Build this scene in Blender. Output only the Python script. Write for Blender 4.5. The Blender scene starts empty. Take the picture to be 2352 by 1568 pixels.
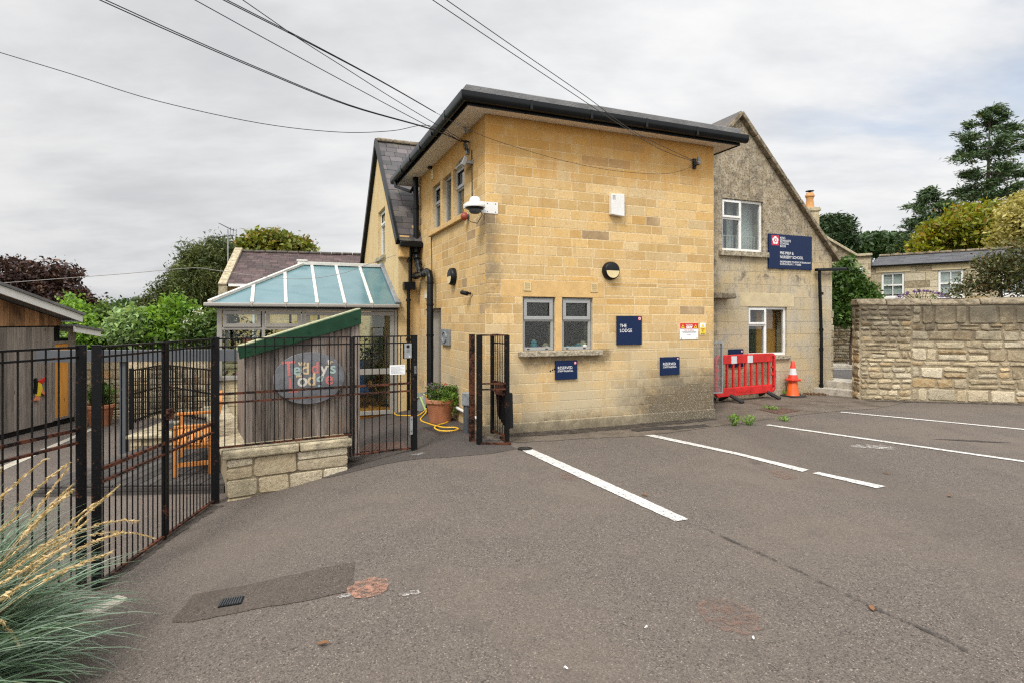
import bpy, bmesh, math, random
import numpy as np
from mathutils import Vector, Matrix
scene = bpy.context.scene
COL = scene.collection
# ------------------------------------------------------------------ camera model used to survey the place
F, CX, HY, H = 1320.0, 1176.0, 738.0, 1.7
TH = math.radians(22.3)
def S(t):
    t = max(0.0, min(1.0, t)); return t*t*(3-2*t)
def g(x): return -0.35*S((-0.9-x)/2.4)
def G(x, y):
    Y = F*H/(y-HY)
    for i in range(60):
        X = (x-CX)/F*Y
        Y = .5*Y+.5*F*(H-g(X))/(y-HY)
    X = (x-CX)/F*Y
    return Vector((X, Y, g(X)))
def At(x, y, Y): return Vector(((x-CX)/F*Y, Y, H+(HY-y)/F*Y))
class Wall:
    def __init__(s, P, a):
        s.P = Vector((P[0], P[1])); s.a = a
        s.d = Vector((math.cos(a), math.sin(a))); s.n = Vector((math.sin(a), -math.cos(a)))
    def s_at(s, x):
        k = (x-CX)/F
        return (k*s.P.y-s.P.x)/(s.d.x-k*s.d.y)
    def px(s, x, y):
        q = s.s_at(x); Y = s.P.y+q*s.d.y
        return q, H+(HY-y)/F*Y
    def pt(s, q, z=0, off=0):
        p = s.P+s.d*q+s.n*off
        return Vector((p.x, p.y, z))
    def rect(s, x0, y0, x1, y1):
        xm = (x0+x1)/2
        a = s.px(x0, y0)[0]; b = s.px(x1, y1)[0]
        zt = s.px(xm, y0)[1]; zb = s.px(xm, y1)[1]
        return a, b, zb, zt
# ------------------------------------------------------------------ objects
def tag(o, label=None, cat=None, group=None, kind=None):
    if label: o['label'] = label
    if cat: o['category'] = cat
    if group: o['group'] = group
    if kind: o['kind'] = kind
    return o
def thing(name, label, cat, loc=(0, 0, 0), rz=0, group=None):
    o = bpy.data.objects.new(name, None); COL.objects.link(o)
    o.empty_display_size = .1
    o.location = loc; o.rotation_euler = (0, 0, rz)
    return tag(o, label, cat, group)
class MB:
    def __init__(s, off=(0, 0, 0)):
        s.v = []; s.f = []; s.m = []; s.t = []; s.off = Vector(off); s.mi = 0; s.tint = (.5, .5, 0)
    def add(s, vs, fs, mi=None, tint=None):
        b = len(s.v); o = s.off
        s.v += [(p[0]-o[0], p[1]-o[1], p[2]-o[2]) for p in vs]
        for f in fs:
            s.f.append([b+i for i in f]); s.m.append(s.mi if mi is None else mi); s.t.append(tint or s.tint)
    def box(s, x0, x1, y0, y1, z0, z1, mi=None, tint=None):
        if x0 > x1: x0, x1 = x1, x0
        if y0 > y1: y0, y1 = y1, y0
        if z0 > z1: z0, z1 = z1, z0
        vs = [(x, y, z) for z in (z0, z1) for y in (y0, y1) for x in (x0, x1)]
        s.add(vs, [(0, 2, 3, 1), (4, 5, 7, 6), (0, 1, 5, 4), (2, 6, 7, 3), (0, 4, 6, 2), (1, 3, 7, 5)], mi, tint)
    def bar(s, p, q, w, h, up=(0, 0, 1), mi=None, tint=None):
        p = Vector(p); q = Vector(q); d = (q-p).normalized(); up = Vector(up)
        if abs(d.dot(up)) > .99: up = Vector((0, 1, 0))
        a = d.cross(up).normalized()*w/2; b = a.cross(d).normalized()*h/2
        vs = [p-a-b, p+a-b, p+a+b, p-a+b, q-a-b, q+a-b, q+a+b, q-a+b]
        s.add(vs, [(0, 3, 2, 1), (4, 5, 6, 7), (0, 1, 5, 4), (1, 2, 6, 5), (2, 3, 7, 6), (3, 0, 4, 7)], mi, tint)
    def cyl(s, p, q, r, r2=None, n=10, mi=None, tint=None):
        s.tube([p, q], [r, r if r2 is None else r2], n, mi, tint)
    def tube(s, pts, r, n=8, mi=None, tint=None):
        pts = [Vector(p) for p in pts]; k = len(pts)
        rs = r if isinstance(r, (list, tuple)) else [r]*k
        vs = []; up = None
        for i, p in enumerate(pts):
            d = (pts[min(i+1, k-1)]-pts[max(i-1, 0)])
            d = d.normalized() if d.length > 1e-9 else Vector((0, 0, 1))
            if up is None:
                up = Vector((0, 0, 1)) if abs(d.z) < .9 else Vector((1, 0, 0))
            a = d.cross(up).normalized(); b = a.cross(d).normalized(); up = b
            for j in range(n):
                t = 2*math.pi*j/n
                vs.append(p+(a*math.cos(t)+b*math.sin(t))*rs[i])
        fs = []
        for i in range(k-1):
            for j in range(n):
                j2 = (j+1) % n
                fs.append((i*n+j, i*n+j2, (i+1)*n+j2, (i+1)*n+j))
        fs.append(tuple(range(n))[::-1]); fs.append(tuple(range((k-1)*n, k*n)))
        s.add(vs, fs, mi, tint)
    def prism(s, poly, y0, y1, mi=None, tint=None):
        n = len(poly)
        vs = [(x, y0, z) for x, z in poly]+[(x, y1, z) for x, z in poly]
        fs = [tuple(range(n)), tuple(range(n, 2*n))[::-1]]
        fs += [(i, i+n, (i+1) % n+n, (i+1) % n) for i in range(n)]
        s.add(vs, fs, mi, tint)
    def plate(s, pts, th, mi=None, tint=None):
        pts = [Vector(p) for p in pts]; n = len(pts)
        nn = Vector((0, 0, 0))
        for i in range(n):
            nn += (pts[i]-pts[0]).cross(pts[(i+1) % n]-pts[0])
        nn = nn.normalized()*th
        vs = pts+[p-nn for p in pts]
        fs = [tuple(range(n)), tuple(range(n, 2*n))[::-1]]
        fs += [(i, i+n, (i+1) % n+n, (i+1) % n) for i in range(n)]
        s.add(vs, fs, mi, tint)
    def lathe(s, prof, c=(0, 0, 0), n=24, mi=None, tint=None, sx=1, sy=1):
        vs = []; k = len(prof)
        for r, z in prof:
            for j in range(n):
                t = 2*math.pi*j/n
                vs.append((c[0]+r*sx*math.cos(t), c[1]+r*sy*math.sin(t), c[2]+z))
        fs = []
        for i in range(k-1):
            for j in range(n):
                j2 = (j+1) % n
                fs.append((i*n+j, i*n+j2, (i+1)*n+j2, (i+1)*n+j))
        fs.append(tuple(range(n))[::-1]); fs.append(tuple(range((k-1)*n, k*n)))
        s.add(vs, fs, mi, tint)
    def disc(s, cx, cz, rx, rz, y0, y1, n=32, a0=0, a1=2*math.pi, mi=None):
        full = abs(a1-a0-2*math.pi) < 1e-6
        m = n if full else n+1
        s.prism([(cx+rx*math.cos(a0+(a1-a0)*i/n), cz+rz*math.sin(a0+(a1-a0)*i/n)) for i in range(m)], y0, y1, mi)
    def frame(s, x0, x1, z0, z1, w, y0, y1, mi=None):
        s.box(x0, x1, y0, y1, z0, z0+w, mi); s.box(x0, x1, y0, y1, z1-w, z1, mi)
        s.box(x0, x0+w, y0, y1, z0+w, z1-w, mi); s.box(x1-w, x1, y0, y1, z0+w, z1-w, mi)
    def slab(s, x0, x1, zb, top, holes, y0, y1, mi=None):
        """upright wall between x0 and x1, facing -y, any roofline, rectangular openings (a,b,z0,z1)"""
        def tz(x):
            for (xa, za), (xb, zb_) in zip(top[:-1], top[1:]):
                if xa-1e-9 <= x <= xb+1e-9:
                    return za+(zb_-za)*(x-xa)/max(1e-9, xb-xa)
            return top[-1][1]
        xs = sorted(set([round(v, 5) for v in [x0, x1]+[p[0] for p in top]+[h[0] for h in holes]+[h[1] for h in holes] if x0-1e-6 <= v <= x1+1e-6]))
        for a, b in zip(xs[:-1], xs[1:]):
            if b-a < 1e-5: continue
            m = (a+b)/2
            hs = sorted([h for h in holes if h[0] < m < h[1]], key=lambda h: h[2])
            z = zb
            segs = []
            for h in hs:
                if h[2] > z: segs.append((z, z, h[2], h[2]))
                z = h[3]
            segs.append((z, z, tz(a), tz(b)))
            for (za, zb2, zc, zd) in segs:
                vs = [(a, y0, za), (b, y0, zb2), (b, y0, zd), (a, y0, zc), (a, y1, za), (b, y1, zb2), (b, y1, zd), (a, y1, zc)]
                s.add(vs, [(0, 1, 2, 3), (5, 4, 7, 6)], mi)
            s.add([(a, y0, tz(a)), (b, y0, tz(b)), (b, y1, tz(b)), (a, y1, tz(a))], [(0, 1, 2, 3)], mi)
        for x, fl in ((x0, 0), (x1, 1)):
            s.add([(x, y0, zb), (x, y1, zb), (x, y1, tz(x)), (x, y0, tz(x))], [(0, 1, 2, 3)], mi)
        for (a, b, c, d) in holes:
            vs = [(a, y0, c), (b, y0, c), (b, y0, d), (a, y0, d), (a, y1, c), (b, y1, c), (b, y1, d), (a, y1, d)]
            fs = [(0, 4, 5, 1), (1, 5, 6, 2), (2, 6, 7, 3), (3, 7, 4, 0)]
            if c <= zb+1e-4: fs = fs[1:]
            s.add(vs, fs, mi)
    def stones(s, x0, x1, z0, z1, rng, ch=(.14, .16), cw=(.2, .46), holes=(), y=0, proud=.004, joint=.009, ins=.005, jit=0, bulge=0, mi=None, rare=.04, xform=None, skip=None):
        z = z0
        while z < z1-1e-3:
            h = rng.uniform(*ch); zt = min(z+h, z1)
            if z1-zt < .45*h: zt = z1
            cuts = sorted(set([z, zt]+[e for hh in holes for e in (hh[2], hh[3]) if z+.012 < e < zt-.012]))
            xb = []; x = x0-rng.uniform(0, cw[1])
            while x < x1:
                x += rng.uniform(*cw); xb.append(x)
            for c, d in zip(cuts[:-1], cuts[1:]):
                segs = [(x0, x1)]
                for hh in holes:
                    if hh[2] < (c+d)/2 < hh[3]:
                        ns = []
                        for a, b in segs:
                            if hh[1] <= a or hh[0] >= b: ns.append((a, b)); continue
                            if hh[0] > a: ns.append((a, hh[0]))
                            if hh[1] < b: ns.append((hh[1], b))
                        segs = ns
                for a, b in segs:
                    if b-a < .015: continue
                    bs = [a]+[q for q in xb if a+.07 < q < b-.07]+[b]
                    for p, q in zip(bs[:-1], bs[1:]):
                        if skip and skip(p, q, c, d): continue
                        if jit and rng.random() < .16 and d-c > .13 and q-p > .16:
                            mid = c+(d-c)*rng.uniform(.4, .6)
                            s.stone(p, q, c, mid, rng, y, proud, joint, ins, jit, bulge, mi, rare, xform)
                            s.stone(p, q, mid, d, rng, y, proud, joint, ins, jit, bulge, mi, rare, xform)
                        else:
                            s.stone(p, q, c, d, rng, y, proud, joint, ins, jit, bulge, mi, rare, xform)
            z = zt
    def stone(s, a, b, c, d, rng, y, proud, joint, ins, jit, bulge, mi, rare, xform):
        j = joint/2
        a += j; b -= j; c += j; d -= j
        if b-a < .012 or d-c < .012: return
        pr = proud*rng.uniform(.5, 1.3)
        J = lambda k=1: rng.uniform(-jit, jit)*k
        tint = (rng.random(), rng.random(), 1.0 if rng.random() < rare else 0.0)
        if jit:
            cr = min(.16*(b-a), .2*(d-c), .022)
            base = [(a+cr, c), (b-cr, c), (b, c+cr), (b, d-cr), (b-cr, d), (a+cr, d), (a, d-cr), (a, c+cr)]
            base = [(x+J(), z+J()) for x, z in base]
        else:
            base = [(a, c), (b, c), (b, d), (a, d)]
        mx, mz = (a+b)/2, (c+d)/2
        n = len(base)
        i0 = min(ins, .3*(b-a), .3*(d-c))
        def inn(x, z, k):
            return (x-k*(1 if x > mx else -1), z-k*(1 if z > mz else -1))
        vs = [(x, y+.003, z) for x, z in base]
        vs += [(*(lambda q: (q[0], y-pr*(1 if not jit else rng.uniform(.75, 1)), q[1]))(inn(x, z, i0)),) for x, z in base]
        fs = [(i, (i+1) % n, (i+1) % n+n, i+n) for i in range(n)]
        if bulge:
            vs += [(mx+J(), y-pr-bulge*rng.uniform(.3, 1), mz+J())]
            fs += [(i+n, (i+1) % n+n, 2*n) for i in range(n)]
        else:
            fs.append(tuple(range(n, 2*n)))
        if xform: vs = [xform(v) for v in vs]
        s.add(vs, fs, mi, tint)
    def build(s, name, mats, parent=None, smooth=False, bev=0, loc=None, rz=None, label=None, ang=.7):
        me = bpy.data.meshes.new(name)
        me.from_pydata([tuple(p) for p in s.v], [], s.f)
        if not isinstance(mats, (list, tuple)): mats = [mats]
        for m in mats: me.materials.append(m)
        if len(mats) > 1: me.polygons.foreach_set('material_index', s.m)
        at = me.attributes.new('tint', 'FLOAT_COLOR', 'FACE')
        at.data.foreach_set('color', np.array([(t[0], t[1], t[2], 1) for t in s.t], dtype=np.float32).ravel())
        bm = bmesh.new(); bm.from_mesh(me)
        bmesh.ops.recalc_face_normals(bm, faces=bm.faces[:])
        bm.to_mesh(me); bm.free()
        if smooth:
            me.polygons.foreach_set('use_smooth', [True]*len(me.polygons)); me.set_sharp_from_angle(angle=ang)
        o = bpy.data.objects.new(name, me); COL.objects.link(o)
        if parent: o.parent = parent
        if loc is not None: o.location = loc
        if rz is not None: o.rotation_euler = (0, 0, rz)
        if bev:
            b = o.modifiers.new('Bevel', 'BEVEL'); b.width = bev; b.segments = 2; b.limit_method = 'ANGLE'; b.angle_limit = .6
        if label: o['label'] = label
        return o
def text(body, size, mat, parent, x, y, z, name='lettering', ext=.001, align='LEFT', sx=1.0, mats=None, rot=0, bold=0):
    cu = bpy.data.curves.new('text', 'FONT'); cu.body = body; cu.size = size; cu.extrude = ext; cu.align_x = align
    cu.resolution_u = 3; cu.offset = bold
    to = bpy.data.objects.new('text', cu)
    me = bpy.data.meshes.new_from_object(to)
    bpy.data.objects.remove(to); bpy.data.curves.remove(cu)
    me.transform(Matrix.Translation((x, y, z)) @ Matrix.Rotation(math.pi/2, 4, 'X') @ Matrix.Rotation(rot, 4, 'Z') @ Matrix.Diagonal((sx, 1, 1, 1)))
    me.materials.clear(); me.materials.append(mat)
    o = bpy.data.objects.new(name, me); COL.objects.link(o); o.parent = parent
    return o
# ground sheets: bisected where the ground bends, so they lie on it exactly
XB = [-3.4+.1*i for i in range(27)]
def sheet(name, poly, mat, lift, kind='structure', ext=None, parent=None):
    bm = bmesh.new()
    f = bm.faces.new([bm.verts.new((p[0], p[1], 0)) for p in poly])
    for xb in XB:
        bmesh.ops.bisect_plane(bm, geom=bm.verts[:]+bm.edges[:]+bm.faces[:], plane_co=(xb, 0, 0), plane_no=(1, 0, 0), dist=1e-5)
    bmesh.ops.triangulate(bm, faces=[f for f in bm.faces if len(f.verts) > 4])
    for v in bm.verts: v.co.z = g(v.co.x)+lift
    bmesh.ops.recalc_face_normals(bm, faces=bm.faces[:])
    if bm.faces[:] and sum(f.normal.z for f in bm.faces) < 0:
        bmesh.ops.reverse_faces(bm, faces=bm.faces[:])
    me = bpy.data.meshes.new(name); bm.to_mesh(me); bm.free()
    me.materials.append(mat)
    o = bpy.data.objects.new(name, me); COL.objects.link(o)
    if kind: o['kind'] = kind
    if parent: o.parent = parent
    return o
def wobble(poly, rng, step=.08, amp=.012):
    out = []
    n = len(poly)
    for i in range(n):
        p = Vector(poly[i][:2]); q = Vector(poly[(i+1) % n][:2]); L = (q-p).length
        k = max(1, int(L/step))
        nn = Vector((-(q-p).y, (q-p).x))/max(L, 1e-6)
        for j in range(k):
            r = p+(q-p)*(j/k)
            if j: r = r+nn*rng.uniform(-amp, amp)
            out.append(r)
    return out
# ------------------------------------------------------------------ node helper
class NT:
    def __init__(s, name):
        s.mat = bpy.data.materials.new(name); s.mat.use_nodes = True
        s.t = s.mat.node_tree; s.t.nodes.clear()
        s.out = s.t.nodes.new('ShaderNodeOutputMaterial')
    def n(s, typ, **kw):
        nd = s.t.nodes.new(typ)
        for k, v in kw.items(): setattr(nd, k, v)
        return nd
    def put(s, sock, v):
        if isinstance(v, bpy.types.NodeSocket): s.t.links.new(v, sock)
        elif v is not None:
            if sock.type == 'RGBA' and len(v) == 3: v = (*v, 1)
            sock.default_value = v
    def co(s, k='Object'): return s.n('ShaderNodeTexCoord').outputs[k]
    def mapv(s, vec, scale=(1, 1, 1), loc=(0, 0, 0), rot=(0, 0, 0)):
        m = s.n('ShaderNodeMapping'); s.put(m.inputs[0], vec); m.inputs['Scale'].default_value = scale
        m.inputs['Location'].default_value = loc; m.inputs['Rotation'].default_value = rot; return m.outputs[0]
    def noise(s, scale, detail=4, rough=.6, vec=None, out=0, dist=0):
        m = s.n('ShaderNodeTexNoise'); m.inputs['Scale'].default_value = scale; m.inputs['Detail'].default_value = detail
        m.inputs['Roughness'].default_value = rough; m.inputs['Distortion'].default_value = dist
        s.put(m.inputs['Vector'], vec or s.co()); return m.outputs[out]
    def voro(s, scale, vec=None, out='Distance', feature='F1'):
        m = s.n('ShaderNodeTexVoronoi', feature=feature); m.inputs['Scale'].default_value = scale
        s.put(m.inputs['Vector'], vec or s.co()); return m.outputs[out]
    def math(s, op, a, b=None, c=None, clamp=False):
        m = s.n('ShaderNodeMath', operation=op, use_clamp=clamp)
        for i, v in enumerate((a, b, c)): s.put(m.inputs[i], v)
        return m.outputs[0]
    def mr(s, v, a, b, c=0., d=1., smooth=True):
        m = s.n('ShaderNodeMapRange', interpolation_type='SMOOTHSTEP' if smooth else 'LINEAR')
        for i, q in enumerate((v, a, b, c, d)): s.put(m.inputs[i], q)
        return m.outputs[0]
    def mix(s, f, a, b, mode='MIX'):
        m = s.n('ShaderNodeMix', data_type='RGBA', blend_type=mode)
        s.put(m.inputs[0], f); s.put(m.inputs[6], a); s.put(m.inputs[7], b); return m.outputs[2]
    def ramp(s, v, stops):
        m = s.n('ShaderNodeValToRGB'); s.put(m.inputs[0], v); e = m.color_ramp.elements
        while len(e) < len(stops): e.new(.5)
        for q, (p, c) in zip(e, stops): q.position = p; q.color = (*c, 1)
        return m.outputs[0]
    def sep(s, v):
        m = s.n('ShaderNodeSeparateXYZ'); s.put(m.inputs[0], v); return m.outputs
    def comb(s, x, y, z):
        m = s.n('ShaderNodeCombineXYZ')
        for i, q in enumerate((x, y, z)): s.put(m.inputs[i], q)
        return m.outputs[0]
    def tint(s):
        m = s.n('ShaderNodeAttribute', attribute_name='tint'); return s.sep(m.outputs['Color'])
    def bump(s, h, dist=.01, strength=1., normal=None):
        m = s.n('ShaderNodeBump'); m.inputs['Strength'].default_value = strength; m.inputs['Distance'].default_value = dist
        s.put(m.inputs['Height'], h)
        if normal: s.put(m.inputs['Normal'], normal)
        return m.outputs[0]
    def bsdf(s, col, rough=.8, normal=None, metal=0, spec=.5, **kw):
        b = s.n('ShaderNodeBsdfPrincipled'); s.put(b.inputs['Base Color'], col); s.put(b.inputs['Roughness'], rough)
        s.put(b.inputs['Metallic'], metal); s.put(b.inputs['Specular IOR Level'], spec)
        if normal: s.put(b.inputs['Normal'], normal)
        for k, v in kw.items(): s.put(b.inputs[k], v)
        return b.outputs[0]
    def done(s, sh):
        s.t.links.new(sh, s.out.inputs[0]); return s.mat
def simple(name, col, rough=.6, metal=0, var=.12, nscale=6, bump=0, bscale=60, spec=.5, dirt=None):
    m = NT(name)
    n1 = m.noise(nscale, 5)
    c = m.mix(m.mr(n1, .3, .7), tuple(x*(1-var) for x in col), tuple(min(1, x*(1+var)) for x in col))
    if dirt:
        c = m.mix(m.mr(m.noise(nscale*.7, 6, .7), .52, .72), c, dirt)
    nm = m.bump(m.noise(bscale, 4), bump) if bump else None
    return m.done(m.bsdf(c, rough, nm, metal, spec))
# ================================================================== materials
def mat_ashlar(name, side=False, joint=None):
    m = NT(name); t = m.tint(); co = m.co(); xyz = m.sep(co)
    c = m.ramp(t[0], [(0, (.51, .325, .13)), (.3, (.62, .41, .16)), (.62, (.64, .455, .22)), (.85, (.59, .345, .10)), (1, (.65, .50, .275))])
    c = m.mix(t[2], c, (.34, .235, .135))
    bri = m.mr(t[1], 0, 1, .80, 1.12, False)
    c = m.mix(1, c, m.comb(bri, bri, bri), 'MULTIPLY')
    n1 = m.noise(2.2, 6, .65); n2 = m.noise(28, 5, .7)
    if joint: c = m.mix(m.mr(n2, .35, .65), joint, tuple(q*.85 for q in joint))
    c = m.mix(m.mr(n1, .35, .7, 0, .5 if not joint else .2), c, (.63, .475, .27))
    c = m.mix(m.mr(n2, .38, .72, 0, .42), c, (.40, .245, .095))
    n5 = m.noise(11, 6, .7); c = m.mix(m.mr(n5, .52, .70, 0, .45), c, (.44, .27, .10)); c = m.mix(m.mr(n5, .46, .30, 0, .35), c, (.68, .52, .30))
    # warm iron staining near the eaves, run down in streaks
    st = m.noise(1, 5, .6, m.mapv(co, (5, 5, .5)))
    z = xyz[2]
    hot = m.math('MULTIPLY', m.mr(m.math('ADD', z, m.math('MULTIPLY', st, 1.2)), 4.3, 5.3), m.mr(n1, .25, .6, .3, .8))
    c = m.mix(hot, c, (.50, .235, .045))
    run = m.mr(m.noise(1, 6, .7, m.mapv(co, (9, 9, .4))), .54, .70); c = m.mix(m.math('MULTIPLY', run, .38), c, (.36, .22, .09))
    # pale grey lichen bloom low down, dark algae where the wall stays wet
    pale = m.math('MULTIPLY', m.mr(z, 2.1, .5, 0, 1), m.mr(m.noise(1.3, 5), .38, .62, .25, .85))
    c = m.mix(pale, c, (.45, .385, .26))
    if not side:
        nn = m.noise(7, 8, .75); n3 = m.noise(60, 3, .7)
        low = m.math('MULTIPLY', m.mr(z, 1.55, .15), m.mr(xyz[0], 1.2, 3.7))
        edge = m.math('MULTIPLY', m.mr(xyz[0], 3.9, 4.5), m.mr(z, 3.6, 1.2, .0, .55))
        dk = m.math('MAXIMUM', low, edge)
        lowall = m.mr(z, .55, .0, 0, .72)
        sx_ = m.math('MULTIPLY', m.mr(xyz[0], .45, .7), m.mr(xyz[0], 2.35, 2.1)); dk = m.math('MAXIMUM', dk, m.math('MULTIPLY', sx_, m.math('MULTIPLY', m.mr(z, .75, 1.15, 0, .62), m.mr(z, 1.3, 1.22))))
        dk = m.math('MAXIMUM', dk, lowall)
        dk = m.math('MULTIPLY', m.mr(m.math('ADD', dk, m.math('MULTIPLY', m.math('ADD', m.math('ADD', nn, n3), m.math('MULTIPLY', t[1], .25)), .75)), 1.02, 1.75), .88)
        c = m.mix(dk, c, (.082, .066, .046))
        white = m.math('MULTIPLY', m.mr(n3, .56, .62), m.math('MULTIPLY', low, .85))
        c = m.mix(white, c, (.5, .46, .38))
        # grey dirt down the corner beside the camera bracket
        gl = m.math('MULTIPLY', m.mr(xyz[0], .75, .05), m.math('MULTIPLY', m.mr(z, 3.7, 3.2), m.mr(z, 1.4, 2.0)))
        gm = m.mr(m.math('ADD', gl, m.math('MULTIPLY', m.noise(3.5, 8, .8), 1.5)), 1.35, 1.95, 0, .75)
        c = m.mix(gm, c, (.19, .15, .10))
    else:
        nn = m.noise(5, 8, .75)
        gm = m.math('MULTIPLY', m.mr(nn, .55, .75), m.mr(z, 2.2, .2, .1, .6))
        c = m.mix(gm, c, (.26, .20, .13))
    pits = m.mr(m.voro(45), .0, .12, 0, 1)
    h = m.math('ADD', m.math('MULTIPLY', n2, .6), m.math('MULTIPLY', pits, .2))
    return m.done(m.bsdf(c, .9, m.bump(h, .006, .6), 0, .2))
def mat_mortar(name, col, dark=None):
    m = NT(name); n = m.noise(9, 6, .7)
    c = m.mix(m.mr(n, .35, .65), tuple(x*.85 for x in col), col)
    if dark: c = m.mix(m.mr(m.noise(1.7, 6, .7), .45, .62), c, dark)
    return m.done(m.bsdf(c, .95, m.bump(m.noise(70, 3), .006), 0, .2))
def mat_gable(name):
    """weathered grey-brown rendered ashlar with pebbled wear, faint joints"""
    m = NT(name); co = m.co(); xyz = m.sep(co); z = xyz[2]
    br = m.n('ShaderNodeTexBrick'); br.offset = .5
    m.put(br.inputs['Vector'], m.comb(xyz[0], z, 0.))
    for k, v in (('Scale', 1.0), ('Mortar Size', .006), ('Mortar Smooth', .4), ('Brick Width', .62), ('Row Height', .28)): br.inputs[k].default_value = v
    br.inputs['Color1'].default_value = (.44, .355, .215, 1); br.inputs['Color2'].default_value = (.54, .425, .25, 1); br.inputs['Mortar'].default_value = (.36, .295, .19, 1)
    n1 = m.noise(1.6, 7, .68); n2 = m.noise(22, 6, .75); n3 = m.noise(55, 4, .8)
    c = m.mix(m.mr(n1, .38, .66), br.outputs[0], (.46, .41, .32))
    c = m.mix(m.mr(m.noise(.9, 5), .5, .7, 0, .5), c, (.52, .37, .18))
    up = m.mr(m.math('ADD', z, m.math('MULTIPLY', n1, 1.6)), 3.5, 4.6)
    c = m.mix(m.math('MULTIPLY', up, .8), c, m.mix(m.mr(m.noise(5, 6, .7), .4, .6), (.235, .18, .11), (.40, .34, .25)))
    streak = m.mr(m.noise(1, 7, .7, m.mapv(co, (7, 7, .55))), .46, .66)
    sm = m.math('MULTIPLY', streak, m.mr(m.math('ADD', z, n1), 1.6, 4.6, .12, .85))
    c = m.mix(m.math('MULTIPLY', sm, .55), c, (.125, .105, .08))
    bl = m.math('MULTIPLY', m.mr(m.noise(3.2, 8, .78), .50, .64), m.mr(m.math('ADD', z, n1), 2.2, 3.8, .2, .9))
    c = m.mix(bl, c, (.085, .066, .045))
    # black run-off under the sills
    speck = m.math('MULTIPLY', m.mr(n2, .50, .58), m.mr(up, 0, 1, .15, .8))
    c = m.mix(speck, c, (.085, .07, .052))
    wh = m.math('MULTIPLY', m.mr(n3, .55, .62), m.mr(up, 0, 1, .1, .65))
    c = m.mix(wh, c, (.58, .54, .46))
    lf = m.math('MULTIPLY', m.mr(xyz[0], -.45, -.75), m.mr(m.noise(6, 5, .7), .35, .6))
    c = m.mix(m.math('MULTIPLY', lf, .8), c, (.13, .11, .085))
    bot = m.math('MULTIPLY', m.mr(z, .5, .0), m.mr(n2, .4, .6))
    c = m.mix(m.math('MULTIPLY', bot, .6), c, (.16, .14, .10))
    hh = m.math('ADD', m.math('MULTIPLY', n2, 1.0), m.math('MULTIPLY', br.outputs['Fac'], -.5))
    return m.done(m.bsdf(c, .95, m.bump(hh, .012, .9), 0, .2))
def mat_render_gold(name):
    m = NT(name); co = m.co(); n1 = m.noise(2.2, 7, .7, m.mapv(co, (1, 1, .35))); n2 = m.noise(14, 6, .75, m.mapv(co, (1, 1, .6)))
    c = m.mix(m.mr(n1, .35, .65), (.60, .425, .195), (.63, .50, .29))
    c = m.mix(m.mr(n2, .53, .68, 0, .6), c, (.33, .235, .12))
    return m.done(m.bsdf(c, .95, m.bump(n2, .012, .8), 0, .2))
def mat_rubble(name, joint=None, top=2.1, pale=(.52, .44, .30), mid=(.44, .355, .225), org=(.47, .31, .135), lich=1.0, split=1.45):
    m = NT(name); t = m.tint(); co = m.co(); xyz = m.sep(co)
    c = m.ramp(t[0], [(0, (.32, .25, .16)), (.3, mid), (.55, pale), (.8, (.58, .51, .38)), (.9, org), (1, (.40, .34, .25))])
    bri = m.mr(t[1], 0, 1, .62, 1.15, False)
    c = m.mix(1, c, m.comb(bri, bri, bri), 'MULTIPLY')
    n1 = m.noise(1.9, 8, .72); n2 = m.noise(26, 6, .78); n3 = m.noise(9, 6, .7)
    if joint: c = m.mix(n2, tuple(q*.7 for q in joint), joint)
    c = m.mix(m.mr(n3, .42, .68, 0, .55), c, (.57, .49, .34))
    c = m.mix(m.mr(n2, .47, .62, 0, .55 if not joint else .2), c, (.22, .175, .11))
    # sooty lichen crust: thick near the coping, patchy below
    k = m.math('ADD', m.math('MULTIPLY', m.mr(xyz[2], split-1.1, split+.85, smooth=False), .9), m.math('MULTIPLY', m.math('ADD', m.math('MULTIPLY', n1, 1.6), m.math('MULTIPLY', t[1], .35)), .75))
    dk = m.math('MULTIPLY', m.mr(k, .97, 1.6, 0, .88), lich)
    c = m.mix(dk, c, (.085, .071, .052))
    c = m.mix(m.math('MULTIPLY', m.mr(n2, .62, .68), .7), c, (.62, .58, .48))
    h = m.math('ADD', n2, m.math('MULTIPLY', n3, 1.2))
    return m.done(m.bsdf(c, .95, m.bump(h, .02, .9), 0, .15))
def mat_slate(name, a, b, moss=(.16, .145, .10), rowh=.22, w=.3, axis=('x', 'y')):
    m = NT(name); co = m.co(); t = m.tint()
    n = m.noise(5, 6, .7); n2 = m.noise(1.4, 5, .7)
    c = m.mix(t[0], a, b)
    bri = m.mr(t[1], 0, 1, .7, 1.25, False)
    c = m.mix(1, c, m.comb(bri, bri, bri), 'MULTIPLY')
    c = m.mix(m.mr(n2, .48, .68, 0, .55), c, moss)
    c = m.mix(m.mr(m.noise(30, 4, .8), .66, .74), c, (.42, .40, .34))
    return m.done(m.bsdf(c, .65, m.bump(n, .01, .5), 0, .25))
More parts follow.
